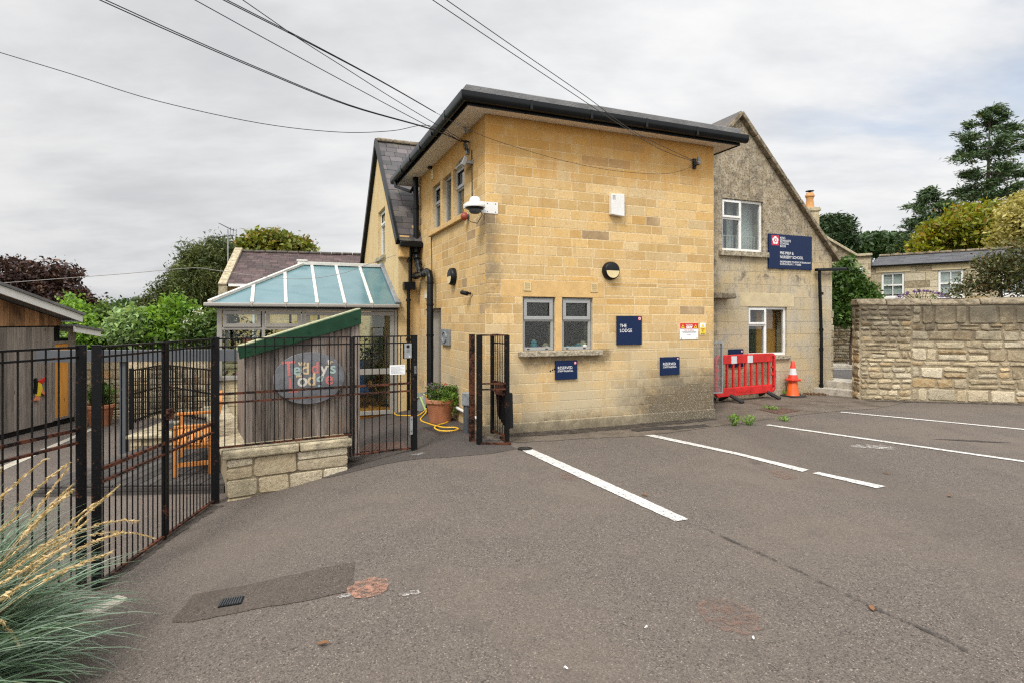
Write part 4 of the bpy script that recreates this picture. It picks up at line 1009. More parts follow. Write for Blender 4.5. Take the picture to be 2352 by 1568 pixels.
# things on the sills behind the pebbled glass
def sillthing(name, label, cat, hole, fx, y, fn, group=None):
    a, b, c, d = holes[hole]; p = W(a+(b-a)*fx, .145); p.z = c+.001
    r = thing(name, label, cat, p, TH, group); fn(r); return r
mb = MB(); mb.box(.3, 2.2, .285, .45, zlo-.06, zlo); mb.build('inner_sill', M['room'], lodge)
def cloth(mat):
    def f(r):
        mb = MB(); rr = random.Random(len(mat))
        for k in range(9): mb.lathe([(.0, 0), (.06, 0), (.055, .02), (.025, .035+.03*rr.random()), (.0, .05+.03*rr.random())], (-.16+.04*k, rr.uniform(-.01, .01), 0), 9, sy=.5)
        o = mb.build('folds', M[mat], r, True)
    return f
def tub(mat, rad, hh):
    def f(r):
        mb = MB(); mb.lathe([(rad*.8, 0), (rad, .03), (rad, hh*.6), (rad*.8, hh*.7), (rad*.9, hh*.85), (rad*.55, hh)], (0, 0, 0), 16); mb.build('body', M[mat], r, True)
        mb = MB(); mb.lathe([(rad*.5, hh), (rad*.5, hh+.015), (.01, hh+.015)], (0, 0, 0), 14); mb.build('lid', M['cream'], r)
    return f
sillthing('cloth', 'pink crumpled cloth behind the left pebbled window', 'cloth', 0, .33, .21, cloth('pink'))
sillthing('pot', 'light blue pot on the sill behind the left pebbled window', 'pot', 0, .45, .2, tub('cyan', .055, .15))
sillthing('pot', 'cream tub at the right of the left pebbled window sill', 'pot', 0, .82, .2, tub('cream', .065, .1))
sillthing('cloth', 'turquoise cloth behind the right pebbled window', 'cloth', 1, .25, .2, cloth('teal'))
sillthing('pot', 'blue box on the sill behind the right pebbled window', 'pot', 1, .66, .2, tub('cyan', .06, .09))
sillthing('pot', 'cream pot at the right of the right pebbled window sill', 'pot', 1, .82, .22, tub('cream', .075, .12))
# ================================================================== ground
gr = MB(); gr.box(-260, 260, -60, 420, -1.6, -.9); gr.build('ground', M['earth'])['kind'] = 'structure'
sheet('car_park', [(-14, -7), (16, -7), (16, 13.2), (7.2, 14.6), (-3, 21), (-14, 21)], M['asphalt'], 0)
gpx = lambda pts: [G(*p) for p in pts]
sheet('entrance_path', wobble(gpx([(752, 1097), (790, 1088), (880, 1066), (1010, 1051), (1130, 1041), (1190, 1030), (1128, 1004), (1000, 890), (900, 880), (600, 905), (480, 960), (520, 1060)])[0:12], rng, .12, .008), M['asphalt2'], .004)
ap_px = [(1040, 960), (1122, 1008), (1200, 1016), (1330, 1007), (1480, 1001), (1600, 985), (1720, 968), (1840, 952), (1930, 943), (2010, 938), (2090, 921), (1985, 914), (1890, 898), (1650, 900), (1640, 950), (1400, 975), (1150, 990)]
sheet('old_apron', wobble(gpx(ap_px), rng, .1, .02), M['apron'], .005)
sheet('asphalt_patch', wobble(gpx([(560, 1440), (618, 1363), (700, 1352), (830, 1325), (1040, 1298), (1118, 1282), (1115, 1370), (1030, 1387), (900, 1402), (720, 1432)][0:2]+[(700, 1356), (905, 1318), (1098, 1284), (1112, 1290), (1105, 1366), (940, 1394), (700, 1436)]) if False else gpx([(394, 1428), (446, 1364), (560, 1345), (680, 1318), (816, 1290), (808, 1358), (690, 1382), (560, 1404), (440, 1428)]), rng, .05, .006), M['patch'], .004)
bpy.data.objects['asphalt_patch'].data.transform(Matrix.Identity(4))
def line(pts, lab=None):
    P = gpx(pts); sheet('parking_line', wobble(P, rng, .07, .004), M['line'], .008)
line([(1199, 1035), (1223, 1032), (1400, 1110), (1581, 1193), (1551, 1198), (1370, 1115)])
line([(1480, 999.5), (1503, 998.5), (1700, 1041), (1858, 1079), (1843, 1083.5), (1690, 1044)])
line([(1866, 1087), (1880, 1084), (2034, 1117), (2014, 1121.5)])
def longline(p, q, k, w):
    P, Q = G(*p), G(*q); d = (Q-P).normalized(); E = P+d*k; nrm = Vector((-d.y, d.x, 0))*w/2
    sheet('parking_line', wobble([P-nrm, E-nrm, E+nrm, P+nrm], rng, .08, .004), M['line'], .008)
longline((1762, 975.5), (2340, 1058), 5.6, .1); longline((1931, 946), (2352, 986), 5.6, .1)
def blob(name, c, rx, ry, mat, lift, n=26, amp=.1, rot=0):
    P = G(*c); rr = random.Random(int(c[0])); pts = []
    for k in range(n):
        q = 2*math.pi*k/n; a = 1+rr.uniform(-amp, amp); x, y = rx*a*math.cos(q), ry*a*math.sin(q)
        pts.append((P.x+x*math.cos(rot)-y*math.sin(rot), P.y+x*math.sin(rot)+y*math.cos(rot)))
    return sheet(name, pts, mat, lift)
blob('red_spot', (846, 1350), .13, .14, M['chalk'], .009); blob('red_spot', (1677, 1413), .165, .2, M['chalkf'], .006); blob('red_spot', (1800, 1090), .12, .2, M['chalkf'], .006); blob('red_spot', (1308, 1093), .12, .16, M['chalkf'], .006)
blob('white_splash', (2010, 1026), .3, .13, M['splat'], .006, amp=.4, rot=-.2); blob('white_splash', (790, 1369), .04, .025, M['splat'], .009, amp=.4, rot=.3); blob('white_splash', (952, 1361), .04, .03, M['splat'], .008, amp=.3, rot=.2); blob('white_splash', (928, 1366), .03, .02, M['splat'], .008, amp=.3)
blob('white_splash', (960, 1043), .1, .06, M['splat'], .009, amp=.4)
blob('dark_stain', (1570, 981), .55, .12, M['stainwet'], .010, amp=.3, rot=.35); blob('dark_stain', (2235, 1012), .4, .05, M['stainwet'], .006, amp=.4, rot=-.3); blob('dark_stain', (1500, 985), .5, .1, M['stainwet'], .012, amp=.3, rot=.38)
P = gpx([(1577, 1199), (1640, 1226), (1800, 1298), (1962, 1378), (2153, 1463), (2335, 1558), (2342, 1556), (2159, 1459), (1967, 1374), (1805, 1295), (1644, 1223), (1580, 1197)])
sheet('tar_crack', wobble(P, rng, .06, .008), M['crack'], .006)
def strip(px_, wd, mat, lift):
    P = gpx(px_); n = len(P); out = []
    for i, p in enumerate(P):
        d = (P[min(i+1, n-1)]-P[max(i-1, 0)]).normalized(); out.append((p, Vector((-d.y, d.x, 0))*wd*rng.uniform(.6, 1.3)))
    sheet('dirt_shade_strip', wobble([p-q for p, q in out]+[p+q for p, q in reversed(out)], rng, .06, .02), mat, lift)  # dirty band that also paints the contact shade along the foot
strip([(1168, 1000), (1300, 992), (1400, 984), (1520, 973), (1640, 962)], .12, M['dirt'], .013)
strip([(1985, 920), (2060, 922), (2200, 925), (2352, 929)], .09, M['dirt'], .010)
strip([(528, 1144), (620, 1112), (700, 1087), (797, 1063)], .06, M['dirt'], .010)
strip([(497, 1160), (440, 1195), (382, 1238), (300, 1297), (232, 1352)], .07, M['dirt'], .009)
sheet('drain_channel', gpx([(0, 1083), (0, 1072), (120, 1021), (228, 975), (240, 975), (130, 1024)]), M['concrete'], .006)
# covers and drains
def cover(name, label, cat, px4, mat, slat, rim=.02, bars=8, along=0):
    P = gpx(px4); c = sum(P, Vector())/4; r = thing(name, label, cat, c)
    p = [q-c for q in P]; up = Vector((0, 0, .012))
    mb = MB(); mb.plate([q+up for q in p], .03); mb.build('plate', M[mat], r)
    mb = MB()
    A, B, C_, D = p if not along else (p[1], p[2], p[3], p[0])
    for k in range(bars):
        f0 = (k+.22)/bars; f1 = (k+.78)/bars
        mb.plate([A.lerp(B, f0)*.96+up*1.5, A.lerp(B, f1)*.96+up*1.5, D.lerp(C_, f1)*.96+up*1.5, D.lerp(C_, f0)*.96+up*1.5], .006)
    mb.build('ribs', M[slat], r)
    return r
cover('drain_grate', 'small black slotted drain grate in the dark asphalt patch', 'drain', [(500, 1397), (554, 1388), (561, 1371), (510, 1379)], 'plastic', 'iron', bars=9)
cover('manhole_cover', 'rusty ribbed iron cover in the path beside the flower pot', 'cover', [(965, 983), (1010, 1000), (1063, 988), (1020, 975)], 'rustplate', 'iron', bars=12, along=1)
cover('manhole_cover', 'rusty chequered cover in the old surface before the gable', 'cover', [(1742, 941), (1790, 952), (1838, 944), (1790, 935)], 'rustplate', 'rustplate', bars=6)
cover('manhole_cover', 'rusty red grating in the path inside the small gate', 'cover', [(815, 1040), (935, 1030), (925, 1014), (845, 1020)], 'rustplate', 'rustplate', bars=10)
P = G(1206, 1030.5); r = thing('gate_stop', 'round black iron socket set in the asphalt at the head of the first white line', 'cover', P)
mb = MB(); mb.lathe([(.10, 0), (.10, .014), (.075, .014), (.07, .008), (.0, .008)], (0, 0, 0), 22); mb.build('rim', M['plastic'], r, True)
mb = MB(); mb.box(-.05, .05, -.012, .012, .008, .016); mb.build('slot_bar', M['iron'], r)
# ================================================================== steps, road, boundary wall
RWa, RWb = G(1977, 917), G(2352, 926)
RW = Wall(RWa, math.atan2(RWb.y-RWa.y, RWb.x-RWa.x))
ztop = (RW.px(1990, 692)[1]+RW.px(2340, 678)[1])/2
rw = thing('boundary_wall', 'tall weathered stone boundary wall with dark lichened coping beside the parking bays', 'wall', RW.pt(0), RW.a)
rr = random.Random(21)
mb = MB(); mb.slab(-.02, 9, -.5, [(-.02, ztop-.14), (9, ztop-.14)], [], .02, .42, 1)
mb.stones(0, 1.0, .0, ztop-.16, rr, (.08, .17), (.12, .36), y=.02, proud=.026, joint=.024, ins=.013, jit=.014, bulge=.01, mi=0, rare=0)
mb.stones(1.0, 9, .0, ztop-.16, rr, (.10, .29), (.16, .58), y=.02, proud=.028, joint=.03, ins=.014, jit=.017, bulge=.01, mi=0, rare=0)
mb.stones(-.42, 0, .0, ztop-.16, rr, (.12, .2), (.2, .4), y=0, proud=.02, joint=.02, ins=.02, jit=.012, bulge=.02, mi=0, rare=0, xform=lambda v: (v[1]-.02, -v[0], v[2]))
mb.build('masonry', [M['rubble'], M['rjoint_wall']], rw)
mb = MB(); x = -.06
while x < 9:
    w = rr.uniform(.5, 1.1); z = ztop-.145+rr.uniform(-.012, .012); hh = rr.uniform(.12, .15)
    pr = [(.0, 0), (.44, 0), (.44, .06), (.36, hh), (.07, hh), (.0, .05)]
    vs = [(x, a, z+b) for a, b in pr]+[(x+w-.014, a+rr.uniform(-.01, .01), z+b) for a, b in pr]
    mb.add(vs, [(i, (i+1) % 6, (i+1) % 6+6, i+6) for i in range(6)]+[tuple(range(6)), tuple(range(6, 12))], tint=(rr.random(), rr.random(), 0)); x += w
mb.build('coping', M['coping'], rw, bev=.02)
# steps up to the road
sa_, sb_ = G(1884, 905), G(1980, 914); d = (sb_-sa_); ln = d.length; ang = math.atan2(d.y, d.x)
st = thing('stone_steps', 'two worn stone steps up from the car park to the road', 'steps', sa_, ang)
for k in range(2):
    mb = MB(); mb.box(-.5, ln-.03, .0+.34*k, .34*k+.34+(.5 if k else .002), -.1, .15*(k+1)-.0); mb.build('step', M['concrete'], st, bev=.012)
pv = MB(); pz = .27
A = st.matrix_basis @ Vector((-.5, .7, 0)); B = st.matrix_basis @ Vector((ln+.2, .7, 0))
def flat(name, pts, z, mat, th=.5):
    mb = MB(); mb.plate([(p[0], p[1], z) for p in pts], th); o = mb.build(name, mat); o['kind'] = 'structure'; return o
flat('pavement', [(6.2, 14.2), (9.0, 14.5), (8.3, 13.8), (24, 10.2), (24, 12.6), (5.5, 15.6)] if False else [(6.5, 14.45), (8.6, 14.2), (26, 9.8), (26, 11.6), (5.5, 16.0)], pz+.02, M['roadtar'])
flat('road', [(4, 16.2), (26, 11.2), (60, 4), (60, 16), (26, 17.5), (4, 20.5)], pz-.07, M['roadtar'], .3)
kb = At(1905, 838, 18.9)
flat('kerb', [(4, 19.3), (28, 16.3), (28, 17.3), (4, 20.3)], pz+.03, M['concrete'], .4)
flat('verge', [(4, 20.3), (28, 17.3), (60, 14), (60, 60), (4, 60)], pz-.02, M['earth'], .5)
mb = MB(); mb.plate([(6, 18.62, pz-.064), (26, 15.9, pz-.064), (26, 16.0, pz-.064), (6, 18.72, pz-.064)], .002); o = mb.build('road_line', M['line']); o['kind'] = 'structure'
# far rubble wall with upright coping stones
FWp = At(1890, 832, 19.9); fw = Wall((FWp.x, FWp.y), math.radians(-7))
r = thing('rubble_wall', 'mossy rubble wall with upright stone coping across the road', 'wall', fw.pt(-1.5), fw.a)
ztp = 1.6
mb = MB(); mb.slab(0, 9, 0, [(0, ztp), (9, ztp)], [], .02, .4, 1); mb.stones(0, 9, .2, ztp, rr, (.07, .15), (.14, .4), y=.02, proud=.03, joint=.02, ins=.02, jit=.015, bulge=.02, rare=.1)
mb.build('masonry', [M['rubble_far'], M['rjoint']], r)
mb = MB(); x = 0
while x < 9:
    w = rr.uniform(.14, .3); h_ = rr.uniform(.16, .27)
    mb.lathe([(w*.4, 0), (w*.52, h_*.4), (w*.45, h_*.8), (w*.2, h_)], (x+w/2, .2, ztp), 9, sy=1.2, tint=(rr.random(), rr.random(), 0)); x += w*.98
mb.build('coping', M['rubble_far'], r, True, ang=1.2)
# ================================================================== cottage across the road
Hp = At(1998, 607, 24.5); hwl_ = Wall((Hp.x, Hp.y), math.radians(-40))
cot = thing('cottage', 'long low stone cottage with blue slate roof and white sash windows across the road', 'house', (Hp.x, Hp.y, .2), hwl_.a)
HZ = hwl_.px(2000, 611)[1]-.2
def hr4(*r4): a, b, c, d = hwl_.rect(*r4); return (a, b, c-.2, d-.2)
cw1, cw2, cw3 = hr4(2024, 626, 2077, 684), hr4(2154.5, 618, 2208, 684), hr4(2302, 607, 2352, 684)
dz_ = (cw1[2]+cw2[2])/2; ww = cw1[1]-cw1[0]; wz = cw1[3]
cws = [(cw1[0], cw1[1], cw1[2], wz), (cw2[0], cw2[0]+ww, cw1[2], wz), (cw2[0]*2-cw1[0], cw2[0]*2-cw1[0]+ww, cw1[2], wz)]
mb = MB(); mb.slab(0, 12, 0, [(0, HZ), (12, HZ)], cws, .02, .3, 1)
mb.stones(0, 12, .0, HZ-.12, rr, (.24, .34), (.5, .95), cws, y=.02, proud=.008, joint=.015, ins=.008, mi=0, rare=0); mb.box(0, 12, 4, 4.2, 0, HZ, 1); mb.box(11.8, 12, .3, 4, 0, HZ, 1)
mb.build('wall', [M['cottage'], M['rjoint']], cot)
mb = MB(); mb.box(0, 12, -.1, .02, HZ-.1, HZ-.01)
for a, b, c, d in cws: mb.box(a-.2, b+.2, -.012, .05, d+.004, d+.22)
mb.build('cornice', M['dresspale'], cot, bev=.01)
for i, (a, b, c, d) in enumerate(cws):
    mb = MB(); mb.frame(a+.004, b-.004, c+.004, d-.004, .075, .06, .14); zm = (c+d)/2; mb.box(a+.08, b-.08, .06, .13, zm-.03, zm+.03); xm = (a+b)/2
    mb.box(xm-.014, xm+.014, .07, .12, c+.08, zm-.03); mb.box(xm-.014, xm+.014, .07, .12, zm+.03, d-.08); o = mb.build('window', M['white'], cot)
    mb = MB(); mb.box(a+.08, b-.08, .1, .104, c+.08, d-.08); mb.build('pane', M['glassroom'], o)
    mb = MB()
    for k in range(5):
        z0 = c+.14+(d-c-.2)*k/5; mb.box(a+.08, b-.08, .15+.012*(k % 2), .175, z0, z0+(d-c-.2)/5-.006)
    mb.build('blind', M['blind'], o)
    mb = MB(); mb.box(a-.03, b+.03, -.04, .1, c-.07, c-.001); mb.build('window_sill', M['white'], o)
rpy, rpz = 2.6, HZ+.60
mb = MB(); slates(mb, -.02, 12, -.16, HZ-.02, rpy, rpz, rr, .24, .42); mb.build('roof', M['slateb'], cot)
mb = MB(); mb.plate([(0, -.16, HZ-.04), (12, -.16, HZ-.04), (12, rpy, rpz-.02), (0, rpy, rpz-.02)], .05); mb.plate([(0, 5.3, HZ-.04), (0, rpy, rpz-.02), (12, rpy, rpz-.02), (12, 5.3, HZ-.04)], .05); mb.build('roof_deck', M['plastic'], cot)
mb = MB(); x = 0
while x < 12: mb.box(x, x+.43, rpy-.12, rpy+.12, rpz-.0, rpz+.1, tint=(rr.random(), rr.random(), 0)); x += .45
mb.build('ridge', M['coping'], cot, bev=.03)
mb = MB(); mb.box(-.26, .1, -.22, -.02, HZ-.42+.4, HZ+.35); mb.tube([(-.12, -.08, HZ+.02), (-.12, -.08, .1)], .06, 10); mb.build('drain_pipe', M['greypaint'], cot)
# taller creeper clad gable joined to it
gwl = Wall((At(1880, 600, 23.6).x, 23.6), math.radians(-3)); gp_ = [gwl.px(x, y) for x, y in ((1820, 470), (1877, 529), (1894, 546), (1966, 588), (2001, 586))]
gp_ = [(a, b) for a, b in gp_]
ghs = thing('creeper_gable', 'stone gable end laced with bare creeper stems beside the cottage', 'house', gwl.pt(0, .2), gwl.a)
gl = [(a, b-.2) for a, b in gp_]
mb = MB(); mb.slab(gl[0][0], gl[-1][0], 0, gl, [], .02, 3, 1)
def topz(x):
    for (xa, za), (xb, zb) in zip(gl[:-1], gl[1:]):
        if xa <= x <= xb: return za+(zb-za)*(x-xa)/(xb-xa)
    return 0
mb.stones(gl[0][0], gl[-1][0], 0, 6, rr, (.22, .3), (.35, .7), y=.02, proud=.006, joint=.012, ins=.006, skip=lambda p, q, c, d: d > min(topz(p+.01), topz(q-.01))-.02)
mb.build('wall', [M['cottage'], M['rjoint']], ghs)
mb = MB()
for (xa, za), (xb, zb) in zip(gl[:-1], gl[1:]): mb.bar((xa, .15, za+.02), (xb, .15, zb+.02), .5, .1)
mb.build('coping', M['copepale'], ghs, bev=.015)
mb = MB()
for k in range(46):
    x = rr.uniform(gl[1][0], gl[-1][0]-.1); z = rr.uniform(1.6, topz(x)-.1); pts = [Vector((x, -.02, z))]; a = rr.uniform(0, 6.28)
    for j in range(7):
        a += rr.uniform(-.5, .5); q = pts[-1]+Vector((math.cos(a)*.13, 0, math.sin(a)*.09))
        if gl[0][0] < q.x < gl[-1][0] and q.z < topz(q.x)-.05: pts.append(q)
    if len(pts) > 2: mb.tube(pts, .009, 4)
mb.build('creeper_stem', M['bark'], ghs)
a, b = gwl.px(1968, 635); mb = MB(); mb.box(a-.16, a+.16, -.16, .016, b-.45, b+.15); mb.build('alarm_box', M['whitebox'], ghs, bev=.02)
# chimney stack standing behind the gable
cp = At(1860, 560, 24.6); chp = thing('chimney_stack', 'stone chimney stack with an orange clay pot rising behind the gable slope', 'chimney', (cp.x, cp.y, .2), math.radians(-8))
zt_ = At(1860, 488, 24.6).z-.2
mb = MB(); mb.box(-.28, .28, -.28, .28, 0, zt_); mb.stones(-.28, .28, 2, zt_, rr, (.22, .28), (.28, .4), y=-.28, proud=.006, joint=.012, ins=.005); mb.build('stack', M['cottage'], chp)
mb = MB(); mb.box(-.34, .34, -.34, .34, zt_, zt_+.09); mb.box(-.31, .31, -.31, .31, zt_+.09, zt_+.16); mb.build('cap', M['copepale'], chp, bev=.015)
mb = MB(); mb.lathe([(.19, 0), (.17, .1), (.135, .38), (.15, .42), (.15, .46), (.19, .5), (.19, .56), (.15, .6), (.14, .66), (.1, .66)], (0, 0, zt_+.16), 20); mb.build('pot', M['chim'], chp, True)
mb = MB(); mb.lathe([(.05, .62), (.05, .72), (.17, .73), (.17, .75), (.02, .76)], (0, 0, zt_+.16), 16); mb.build('cowl', M['plastic'], chp)
# ================================================================== purple slate house at the left
fp = At(520, 640, 22.5); fh = Wall((fp.x, fp.y), math.radians(14)); fz = fh.px(600, 652)[1]
far = thing('slate_house', 'low golden house with a lichened purple slate roof behind the conservatory', 'house', (fp.x, fp.y, -.5), fh.a)
fz += .5; fl = 9; ry = 2.6; rzf = At(540, 580, 25.2).z+.5
mb = MB(); mb.box(0, fl, 0, 5.2, 0, fz); mb.stones(0, fl, 1.5, fz, rr, (.16, .2), (.3, .5), y=0, proud=.004, joint=.01); mb.prism([(0, 0)]*0 or [(0, 0), (.001, 0), (.001, .001)], 0, .001)
mb.add([(0, 0, fz), (0, 5.2, fz), (0, ry, rzf)], [(0, 1, 2)]); mb.build('wall', M['ashlar_side'], far)
mb = MB(); slates(mb, .0, fl, -.25, fz-.05, ry, rzf, rr, .2, .32); mb.plate([(0, -.25, fz-.06), (fl, -.25, fz-.06), (fl, ry, rzf-.02), (0, ry, rzf-.02)], .03); mb.plate([(0, 5.45, fz-.06), (0, ry, rzf-.02), (fl, ry, rzf-.02), (fl, 5.45, fz-.06)], .03); mb.build('roof', M['slatep'], far)
mb = MB(); x = .1
while x < fl: mb.box(x, x+.44, ry-.1, ry+.1, rzf-.01, rzf+.09); x += .46
mb.build('ridge', M['ridgedark'], far, bev=.03)
mb = MB(); mb.bar((-.08, -.32, fz-.1), (-.08, ry, rzf+.12), .3, .14); mb.bar((-.08, 5.5, fz-.1), (-.08, ry, rzf+.12), .3, .14); mb.box(-.22, .1, -.3, -.02, fz-.5, fz-.14); mb.build('coping', M['copepale'], far, bev=.02)
mb = MB(); mb.box(.15, fl, -.36, -.25, fz-.14, fz-.04); mb.tube([(1.0, -.3, fz-.14), (1.0, -.3, fz-.3), (1.0, -.05, fz-.5), (1.0, -.05, 0)], .05, 8); mb.build('gutter', M['whitebox'], far)
fw_ = fh.rect(541, 677, 552, 700)
mb = MB(); mb.box(.5, .9, -.03, .1, fz-.75, fz-.35); mb.build('window', M['dresspale'], far)
ta = At(523.5, 560, 24.0); aer = thing('tv_aerial', 'spindly television aerial on a pole above the purple slate roof', 'aerial', (ta.x, ta.y, 2.2))
za = At(523, 541, 24).z-2.2
mb = MB(); mb.cyl((0, 0, 0), (0, 0, za+.25), .025, n=6); mb.build('mast', M['galv'], aer)
mb = MB(); mb.cyl((.25, 0, za), (-.85, 0, za-.12), .014, n=5)
for k in range(8): x = .1-.12*k; mb.cyl((x, -.18, za-.02-.012*k), (x, .18, za-.02-.012*k), .009, n=4)
for zz in (-.2, .2):
    mb.cyl((.2, -.25, za+zz*.6+.12), (.2, .25, za+zz*.6+.12), .01, n=4)
    for y in (-.25, 0, .25): mb.cyl((.2, y, za-.1), (.24, y, za+.3), .009, n=4)
mb.cyl((-.35, 0, za+.5), (.25, 0, za+.2), .011, n=4); mb.cyl((-.3, -.2, za+.48), (.2, -.2, za+.22), .009, n=4)
mb.build('antenna', M['cable'], aer)
# ================================================================== shed at the left
sA, sB = G(0, 1010), G(172, 966)
SH = Wall(sB, math.atan2(sB.y-sA.y, sB.x-sA.x)); gz = -.35
shed = thing('timber_shed', 'weathered timber shed with white fascia and orange door at the left edge', 'shed', SH.pt(0, gz), SH.a)
zl = SH.px(2, 690)[1]-gz; s0 = SH.px(2, 690)[0]; zr_ = SH.px(137, 735)[1]-gz; sr = SH.px(137, 735)[0]
slp = (zr_-zl)/(sr-s0); sL = s0-2.5
zj = SH.px(60, 752)[1]-gz
dA, dB, dC, dD = SH.rect(121, 789, 153, 958); dC -= gz; dD -= gz
def roofz(s): return zl+slp*(s-s0)
rs = random.Random(8)
mb = MB(); x = sL
while x < 0:
    w = min(.145, -x); tint = (rs.random(), rs.random(), 0)
    if not (dA-.02 < x+w/2 < dB+.02): mb.prism([(x, .1), (x+w-.008, .1), (x+w-.008, min(zj, roofz(x+w))), (x, min(zj, roofz(x)))], -.022, 0, tint=tint)
    x += w
mb.build('lower_boards', M['gboards'], shed)
mb = MB(); x = sL
while x < sr:
    w = .12; tint = (rs.random(), rs.random(), 0)
    if roofz(x) > zj+.02: mb.prism([(x, zj+.025), (x+w-.007, zj+.025), (x+w-.007, max(zj+.03, roofz(x+w))), (x, roofz(x))], -.035, -.005, tint=tint)
    x += w
mb.build('upper_boards', M['oboards'], shed)
zb2 = SH.px(180, 775)[1]-gz
mb = MB(); mb.prism([(sL, -.1), (0, -.1), (0, min(zb2, zj)), (sr, zb2), (sr, zr_), (sL, roofz(sL))], .0, .12)
mb.build('frame_wall', M['plastic'], shed)
mb = MB(); mb.box(-.1, 0, .12, 3, -.1, zb2); mb.build('end_boards', M['gboards'], shed)
mb = MB(); th = .17
def fas(x0, x1, za, zb_, y0=-.32, h=.135): mb.prism([(x0, za), (x1, zb_), (x1, zb_+h), (x0, za+h)], y0, y0+.03)
fas(sL, sr+.18, roofz(sL), roofz(sr+.18)); mb.prism([(sr+.15, roofz(sr+.15)-.0), (sr+.18, roofz(sr+.18)), (sr+.18, roofz(sr+.18)+.135), (sr+.15, roofz(sr+.15)+.135)], -.29, 3)
mb.build('fascia', M['whitebox'], shed)
mb = MB(); mb.prism([(sL, roofz(sL)+.137), (sr+.22, roofz(sr+.22)+.137), (sr+.22, roofz(sr+.22)+.185), (sL, roofz(sL)+.185)], -.35, 3.2); mb.prism([(sL, roofz(sL)+.02), (sr+.14, roofz(sr+.14)+.02), (sr+.14, roofz(sr+.14)+.125), (sL, roofz(sL)+.125)], -.287, 3); mb.build('roof', M['felt'], shed)
a, b, c, d = SH.rect(136, 755, 194, 772); c -= gz; d -= gz
mb = MB(); mb.prism([(sr-.02, d-.06), (b+.05, c-.02), (b+.05, c+.09), (sr-.02, d+.05)], -.3, -.27); mb.build('low_fascia', M['whitebox'], shed)
mb = MB(); mb.prism([(sr-.02, d+.052), (b+.1, c+.092), (b+.1, c+.13), (sr-.02, d+.09)], -.33, 3); mb.build('low_roof', M['felt'], shed)
mb = MB(); mb.box(dA, dB, -.03, -.0, dC, dD); dd = mb.build('door', M['orange'], shed); mb = MB(); mb.frame(dA-.05, dB+.05, dC-.03, dD+.05, .048, -.045, -.0); mb.build('door_frame', M['gboards'], dd)
vp = SH.px(42, 665)[0]-.0; mb = MB(); zz = roofz(vp)+.2; mb.cyl((vp, .5, zz-.1), (vp, .5, zz+.22), .07, n=14); mb.lathe([(.085, 0), (.085, .1), (.06, .13), (.0, .14)], (vp, .5, zz+.22), 14); mb.build('vent_pipe', M['cream'], shed, True)
# painted wooden bird on the boards
r, hw, h = mount(SH, 'wooden_bird', 'painted wooden bird with a red head fixed to the grey shed boards', 'ornament', 68, 866, 102, 918)
e = lambda pts, y0=-.055, y1=-.03: [(hw*2*(x-.5), h*z) for x, z in pts]
mb = MB(); mb.prism(e([(.25, .2), (.5, .16), (.68, .5), (.6, .72), (.42, .8), (.3, .62), (.2, .4)]), -.055, -.03); mb.build('body', M['yellow'], r, bev=.004)
mb = MB(); mb.prism(e([(.42, .8), (.4, .86), (.62, .9), (.9, .98), (.78, .78), (.62, .7)]), -.06, -.028); mb.build('head', M['red'], r, bev=.004)
mb = MB(); mb.prism(e([(.1, .35), (.25, .3), (.32, .75), (.25, 1), (.14, .95), (.18, .7)]), -.065, -.032); mb.build('wing', M['plastic'], r)
mb = MB(); mb.prism(e([(.15, .02), (.45, .0), (.5, .12), (.25, .2)]), -.06, -.03); mb.prism(e([(.6, .3), (.95, .12), (.9, .22), (.66, .45)]), -.06, -.03); mb.build('foot', M['paleorange'], r)
# ================================================================== yard
yA, yB = G(205, 963), G(520, 958); yA = Vector((-9.3, 12.4, 0)); yB = Vector((-5.2, 12.9, 0))
YW = Wall(G(196, 963), math.radians(8))
r = thing('yard_wall', 'pale rubble stone wall at the back of the yard', 'wall', YW.pt(-.4, -.4), YW.a)
mb = MB(); zt2 = 1.3; mb.slab(0, 4.2, 0, [(0, zt2), (4.2, zt2)], [], .02, .4, 1); mb.stones(0, 4.2, .0, zt2, rs, (.1, .2), (.18, .42), y=.02, proud=.014, joint=.016, ins=.01, jit=.01, bulge=.004, rare=0)
mb.build('masonry', [M['rubble_yard'], M['rjoint']], r)
mb = MB(); mb.box(-.02, 4.2, -.04, .46, zt2, zt2+.08); mb.build('coping', M['copepale'], r, bev=.02)
# grey canopy on a steel post
cpost = G(285, 1040); r = thing('yard_canopy', 'low flat canopy with a dark grey edge on a slim grey post in the yard', 'canopy', cpost, math.radians(6))
zc0 = At(285, 829, cpost.y).z-cpost.z; zc1 = At(285, 803, cpost.y).z-cpost.z; xe = 1.95
mb = MB(); mb.box(-1.2, xe, -.1, -.06, zc0, zc1); mb.build('fascia', M['greypaint'], r)
mb = MB(); mb.box(-1.2, xe, -.06, .25, zc1-.06, zc1-.01); mb.build('roof', M['felt'], r)
mb = MB(); mb.box(-.045, .045, -.045, .045, 0, zc1-.06); mb.build('post', M['greypaint'], r, bev=.006)
